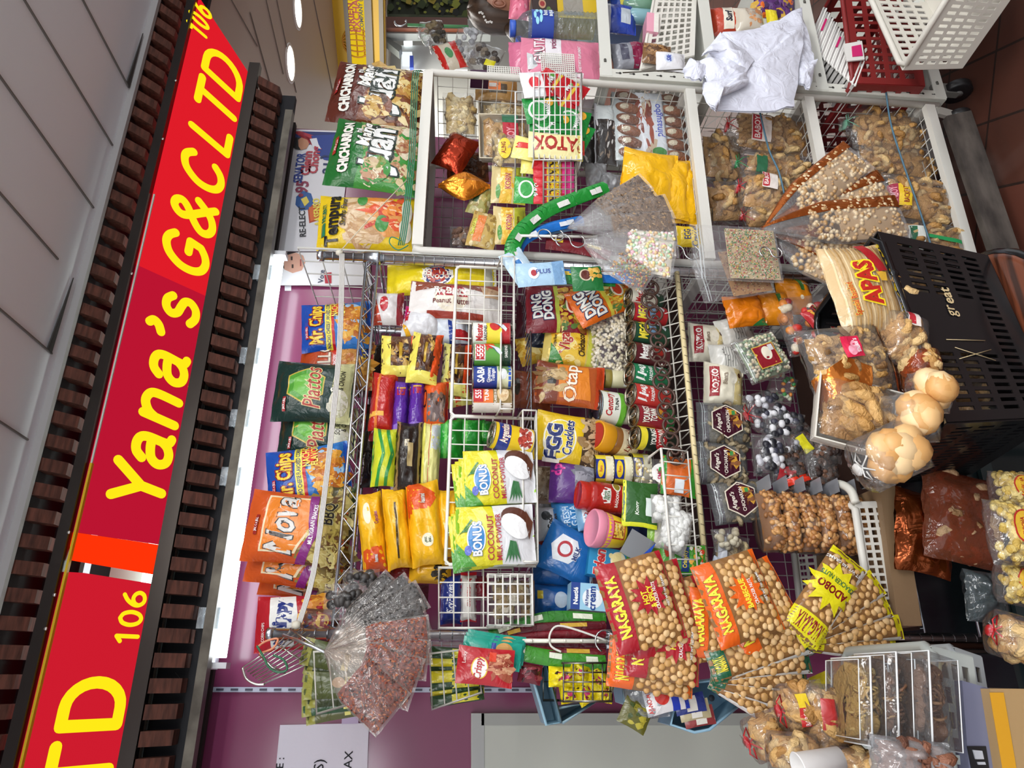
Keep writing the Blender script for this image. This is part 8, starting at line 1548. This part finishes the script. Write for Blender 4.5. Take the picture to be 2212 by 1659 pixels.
mb.wire([(-.09, -.03, z-.08), (-.15, -.05, z-.13), (-.17, -.05, z-.22), (-.15, -.05, z-.33)], [.05, .045, .04, .015], 'brown_hair', 12); part(mb, 'hair', pe, rel=False)
mb = MB()
for i in range(9): mb.ball((-.055-.006*i+.01*math.sin(i), -.083+.001*i, z+.085-.008*i), .006, 'eceae4/g')
part(mb, 'hair_clip', pe, 'pearl studded clip', rel=False)
mb = MB(); f = lambda s, t, off=0, side=-1: V((.135*math.cos(s*PI) if side < 0 else .125*math.cos(s*PI), .2*math.sin(s*PI)*(1-.25*max(0, t)), z-.5+t*.26)); shell(mb, f, '3a4a6a/m', 20, 8); part(mb, 'shirt', pe, rel=False)
s2 = empty('person_stool', (pc.x, pc.y+.0, 0), 'plain grey stool the person sits on, hidden behind the goods', 'stool'); mb = MB(); mb.lathe([(.16, z-.9), (.17, z-.89), (.17, z-.875), (.16, z-.87)], '77797c/s', 24, (pc.x, pc.y, 0)); part(mb, 'seat', s2)
for k in range(4): mb = MB(); a = k*PI/2+.7; mb.wire([(pc.x+.12*math.cos(a), pc.y+.12*math.sin(a), z-.885), (pc.x+.17*math.cos(a), pc.y+.17*math.sin(a), .01)], .012, '77797c/s', 8); part(mb, 'leg', s2)
# ================================================================== bottom of the stall
mb = MB(); mb.box(((XL+XR)/2-.1, 1.78, .17), (1.25, .5, .34), '1c2628/g'); mb.box(((XL+XR)/2-.1, 1.52, .30), (1.25, .012, .03), '2c3a3c/g'); o = tag(mb.build('dark_cabinet', rel=True), 'low dark glossy cabinet under the racks', 'cabinet')
mb = MB(); mb.wire([P(2085, 1230, 1.5), P(2118, 1376, 1.5)], .003, 'c9ccd0/x', 6); tag(mb.build('chrome_strip', rel=True), 'thin chrome strip along the dark cabinet top', 'strip')
foilbag('dark copper foil bag under the cardboard edge', 1992, 1150, 176, 118, 1.38, 6, '7c3a16/f', .06, name='copper_foil_bag', cat='foil bag', wr=.15)
cbag('copper_foil_bag', 'copper film bag of pale crackers left of the yellow corn packs', 'foil bag', 2080, 1120, 190, 170, 1.33, 'crackle', 30, 6, .07, cname='crackers', cols=['b5906a/r', '9a744c/r', 'c9a67e/r'], R_=.014, r=.009, tied=False, film='c0602c/t.28', wr=.15)
YC = ['d8bc6a/r', 'c9a850/r', 'e6d08a/r']
def corny(lab, x, y, w, h, Y, roll): return cbag('corn_chip_bag', lab, 'corn snack', x, y, w, h, Y, 'nuts', 130, roll, .06, cname='corn_flakes', cols=YC, r=.008, tied=False, lab=[('e', .1, .0, .55, .5, 'b5302a'), ('e', .1, .0, .50, .45, 'e0b43a')]+T('CHICHA', .1, .15, .16, 'a82a22', sx=.8, bold=.04)+T('CORN', .1, -.12, .2, 'a82a22', sx=.9, bold=.05))
corny('clear bag of yellow corn flakes with red oval print, upper right of three', 2188, 1062, 86, 90, 1.22, -6)
corny('clear bag of yellow corn flakes with red oval print, large middle one', 2190, 1152, 140, 110, 1.19, -4)
corny('clear bag of yellow corn flakes with red oval print, dim lower left one', 2192, 1262, 90, 80, 1.24, 4)
crk('crackling bag with a red ribbon at the bottom edge beside the corn bags', 2195, 1378, 100, 130, 1.18, 26, 8, 'c3202a/s', None, d=.08)
cbag('clear_wrapper', 'dim clear plastic bags piled on the dark cabinet', 'clear bag', 2130, 1290, 110, 90, 1.3, None, 0, 0, .05, film='8a9aa0/t.2', tied=False, wr=.3)
# dark tubes and grey crates at the lower left
pbasket('grey_crate', 'grey plastic crate at the lower left holding clear snack boxes', [(2062, 1720), (2012, 1398), (2100, 1420), (2140, 1720)], 1.12, .26, 'a3a8a4/s', 5, 3, 4, .010)
pbasket('grey_crate', 'second grey crate behind the first, its lip showing', [(2100, 1720), (2062, 1400), (2120, 1420), (2170, 1720)], 1.22, .2, '9a9fa2/s', 5, 3, 4, .008)
mb = MB(); quadY(mb, [(2078, 1470), (2148, 1490), (2172, 1720), (2098, 1720)], 1.10, '6d6f86/m', .2); o = tag(mb.build('grey_box', rel=True), 'blue grey box with a black label at the lower left edge', 'box')
mb = MB(); quadY(mb, [(2090, 1612), (2130, 1612), (2138, 1665), (2100, 1665)], 1.098, '17181c/p', .002); quadY(mb, [(2102, 1620), (2122, 1622), (2126, 1640), (2108, 1640)], 1.096, 'b9bcc4/p', .002); quadY(mb, [(2112, 1646), (2128, 1646), (2130, 1652), (2114, 1652)], 1.096, 'b9bcc4/p', .002); part(mb, 'label', o)
mb = MB(); quadY(mb, [(2138, 1488), (2212, 1488), (2240, 1720), (2176, 1720)], 1.08, 'a88a60/p', .25); o = tag(mb.build('cardboard_box', rel=True), 'brown cardboard box with yellow tape in the bottom corner', 'box')
mb = MB(); quadY(mb, [(2138, 1496), (2168, 1496), (2206, 1720), (2176, 1720)], 1.078, 'd0982a/g', .001); part(mb, 'yellow_tape', o)
def clam(lab, x, y, w, h, Y, cols, seed, roll=0):
    c, W, H, rl = place(x, y, w, h, Y, roll); e = empty('clear_snack_box', c, lab, 'snack box', rot=(0, rl, 0)); D = .11; mb = MB(); B = 'f4f6f8/t.025'
    for zz, k in ((-H/2, .92), (H/2, .9)): pass
    q0 = [V((a*W/2*.92, b*D/2, -H/2)) for a, b in ((-1, -1), (1, -1), (1, 1), (-1, 1))]; q1 = [V((a*W/2, b*D/2*1.05, H*.18)) for a, b in ((-1, -1), (1, -1), (1, 1), (-1, 1))]; q2 = [V((a*W/2*.9, b*D/2*.9, H/2)) for a, b in ((-1, -1), (1, -1), (1, 1), (-1, 1))]
    mb.hexa(q0, q1, B); mb.hexa(q1, q2, B); mb.wire(q1, .0016, 'e8ecee/g', 6, True); mb.wire(q2, .0010, 'e8ecee/g', 5, True); mb.wire(q0, .0010, 'e8ecee/g', 5, True); mb.build('plastic_box', e)
    cb = MB(); g_ = pillow(W*.88, H*.8, D*.8, seed, 5, .02, 0, .2); shell(cb, lambda s, t, off=0, side=-1: g_(s, t, 0, side), cols[0], 16, 10); crackle(cb, W*.92, H*.86, D*.95, 110, seed, .010, .0022, cols); q = cb.build('dried_shreds', e); q['kind'] = 'stuff'; return e
SH = ['6b4a34/r', '8a6440/r', '4a3226/r', 'a07c50/r']
clam('clear plastic box with golden pieces, topmost of the three boxes', 1848, 1512, 180, 58, 1.14, ['b5904f/r', '8a6438/r', 'cfae6a/r'], 31, 4)
clam('clear plastic box of brown shreds, middle of the three boxes', 1902, 1508, 190, 60, 1.12, SH, 32, 4)
clam('clear plastic box of brown shreds, lowest and largest of the three', 1975, 1512, 200, 92, 1.10, SH, 33, 4)
crk('crackling bag with red ribbon at the far lower left', 1660, 1588, 110, 110, 1.28, 26, -20, 'c3202a/s', None, d=.08)
crk('crackling bag with red and yellow label under the yellow sachet edges', 1730, 1530, 120, 110, 1.22, 28, -10, 'c3202a/s', [('r', -.6, .1, .1, .5, 'c02a2a'), ('r', .1, .1, .6, .5, 'e0c22e')]+T('BABOY', -.25, .3, .16, 'f6d0d0', sx=.8), d=.08)
crk('crackling bag with a small square label at the left edge below the ribboned ones', 1712, 1625, 90, 110, 1.18, 24, 0, None, [('r', -.5, .0, .0, .3, 'e0c8c4'), ('r', -.45, .05, -.05, .25, 'a82a30')], d=.08, tied=False)
crk('pale crackling bag with a red translucent label beside the clear boxes', 1788, 1560, 170, 110, 1.20, 34, 0, None, [('r', -.2, .1, .6, .6, 'a82a2a')], d=.07, tied=False)
crk('brown crackling bag at the lower left edge under the pale one', 1850, 1650, 70, 110, 1.16, 20, 0, None, None, d=.07, tied=False)
mb = MB(); c, W, H, rl = place(1772, 1650, 76, 90, 1.08, -16); mb.lathe([(W*.38, -H/2), (W*.5, H/2), (W*.53, H/2+.002), (W*.5, H/2+.003), (W*.36, -H/2+.003)], 'e6e4e2/p', 28); o = mb.build('paper_cup', loc=c); o.rotation_euler = (0, rl, 0); tag(o, 'white paper cup tilted at the left edge', 'cup')
cbag('clear_wrapper', 'crumpled hazy clear bag with brown pieces at the lower left edge', 'clear bag', 1965, 1640, 90, 170, 1.04, 'crackle', 10, 0, .05, cname='brown_pieces', cols=['6b4434/r', '8a5a44/r'], R_=.012, r=.008, film='e9ebee/t.2', tied=False, wr=.3)
for i, (y, c) in enumerate(((1392, '3a2c26/x'), (1404, '5a5a58/x'))):
    mb = MB(); mb.wire([P(1930, y, 1.5+.04*i), P(2240, y+6, 1.5+.04*i)], .008-.003*i, c, 8); tag(mb.build('metal_tube', rel=True), ('dark metal tube along the left foot of the chrome rack', 'thin grey rod beside the dark tube')[i], 'tube')
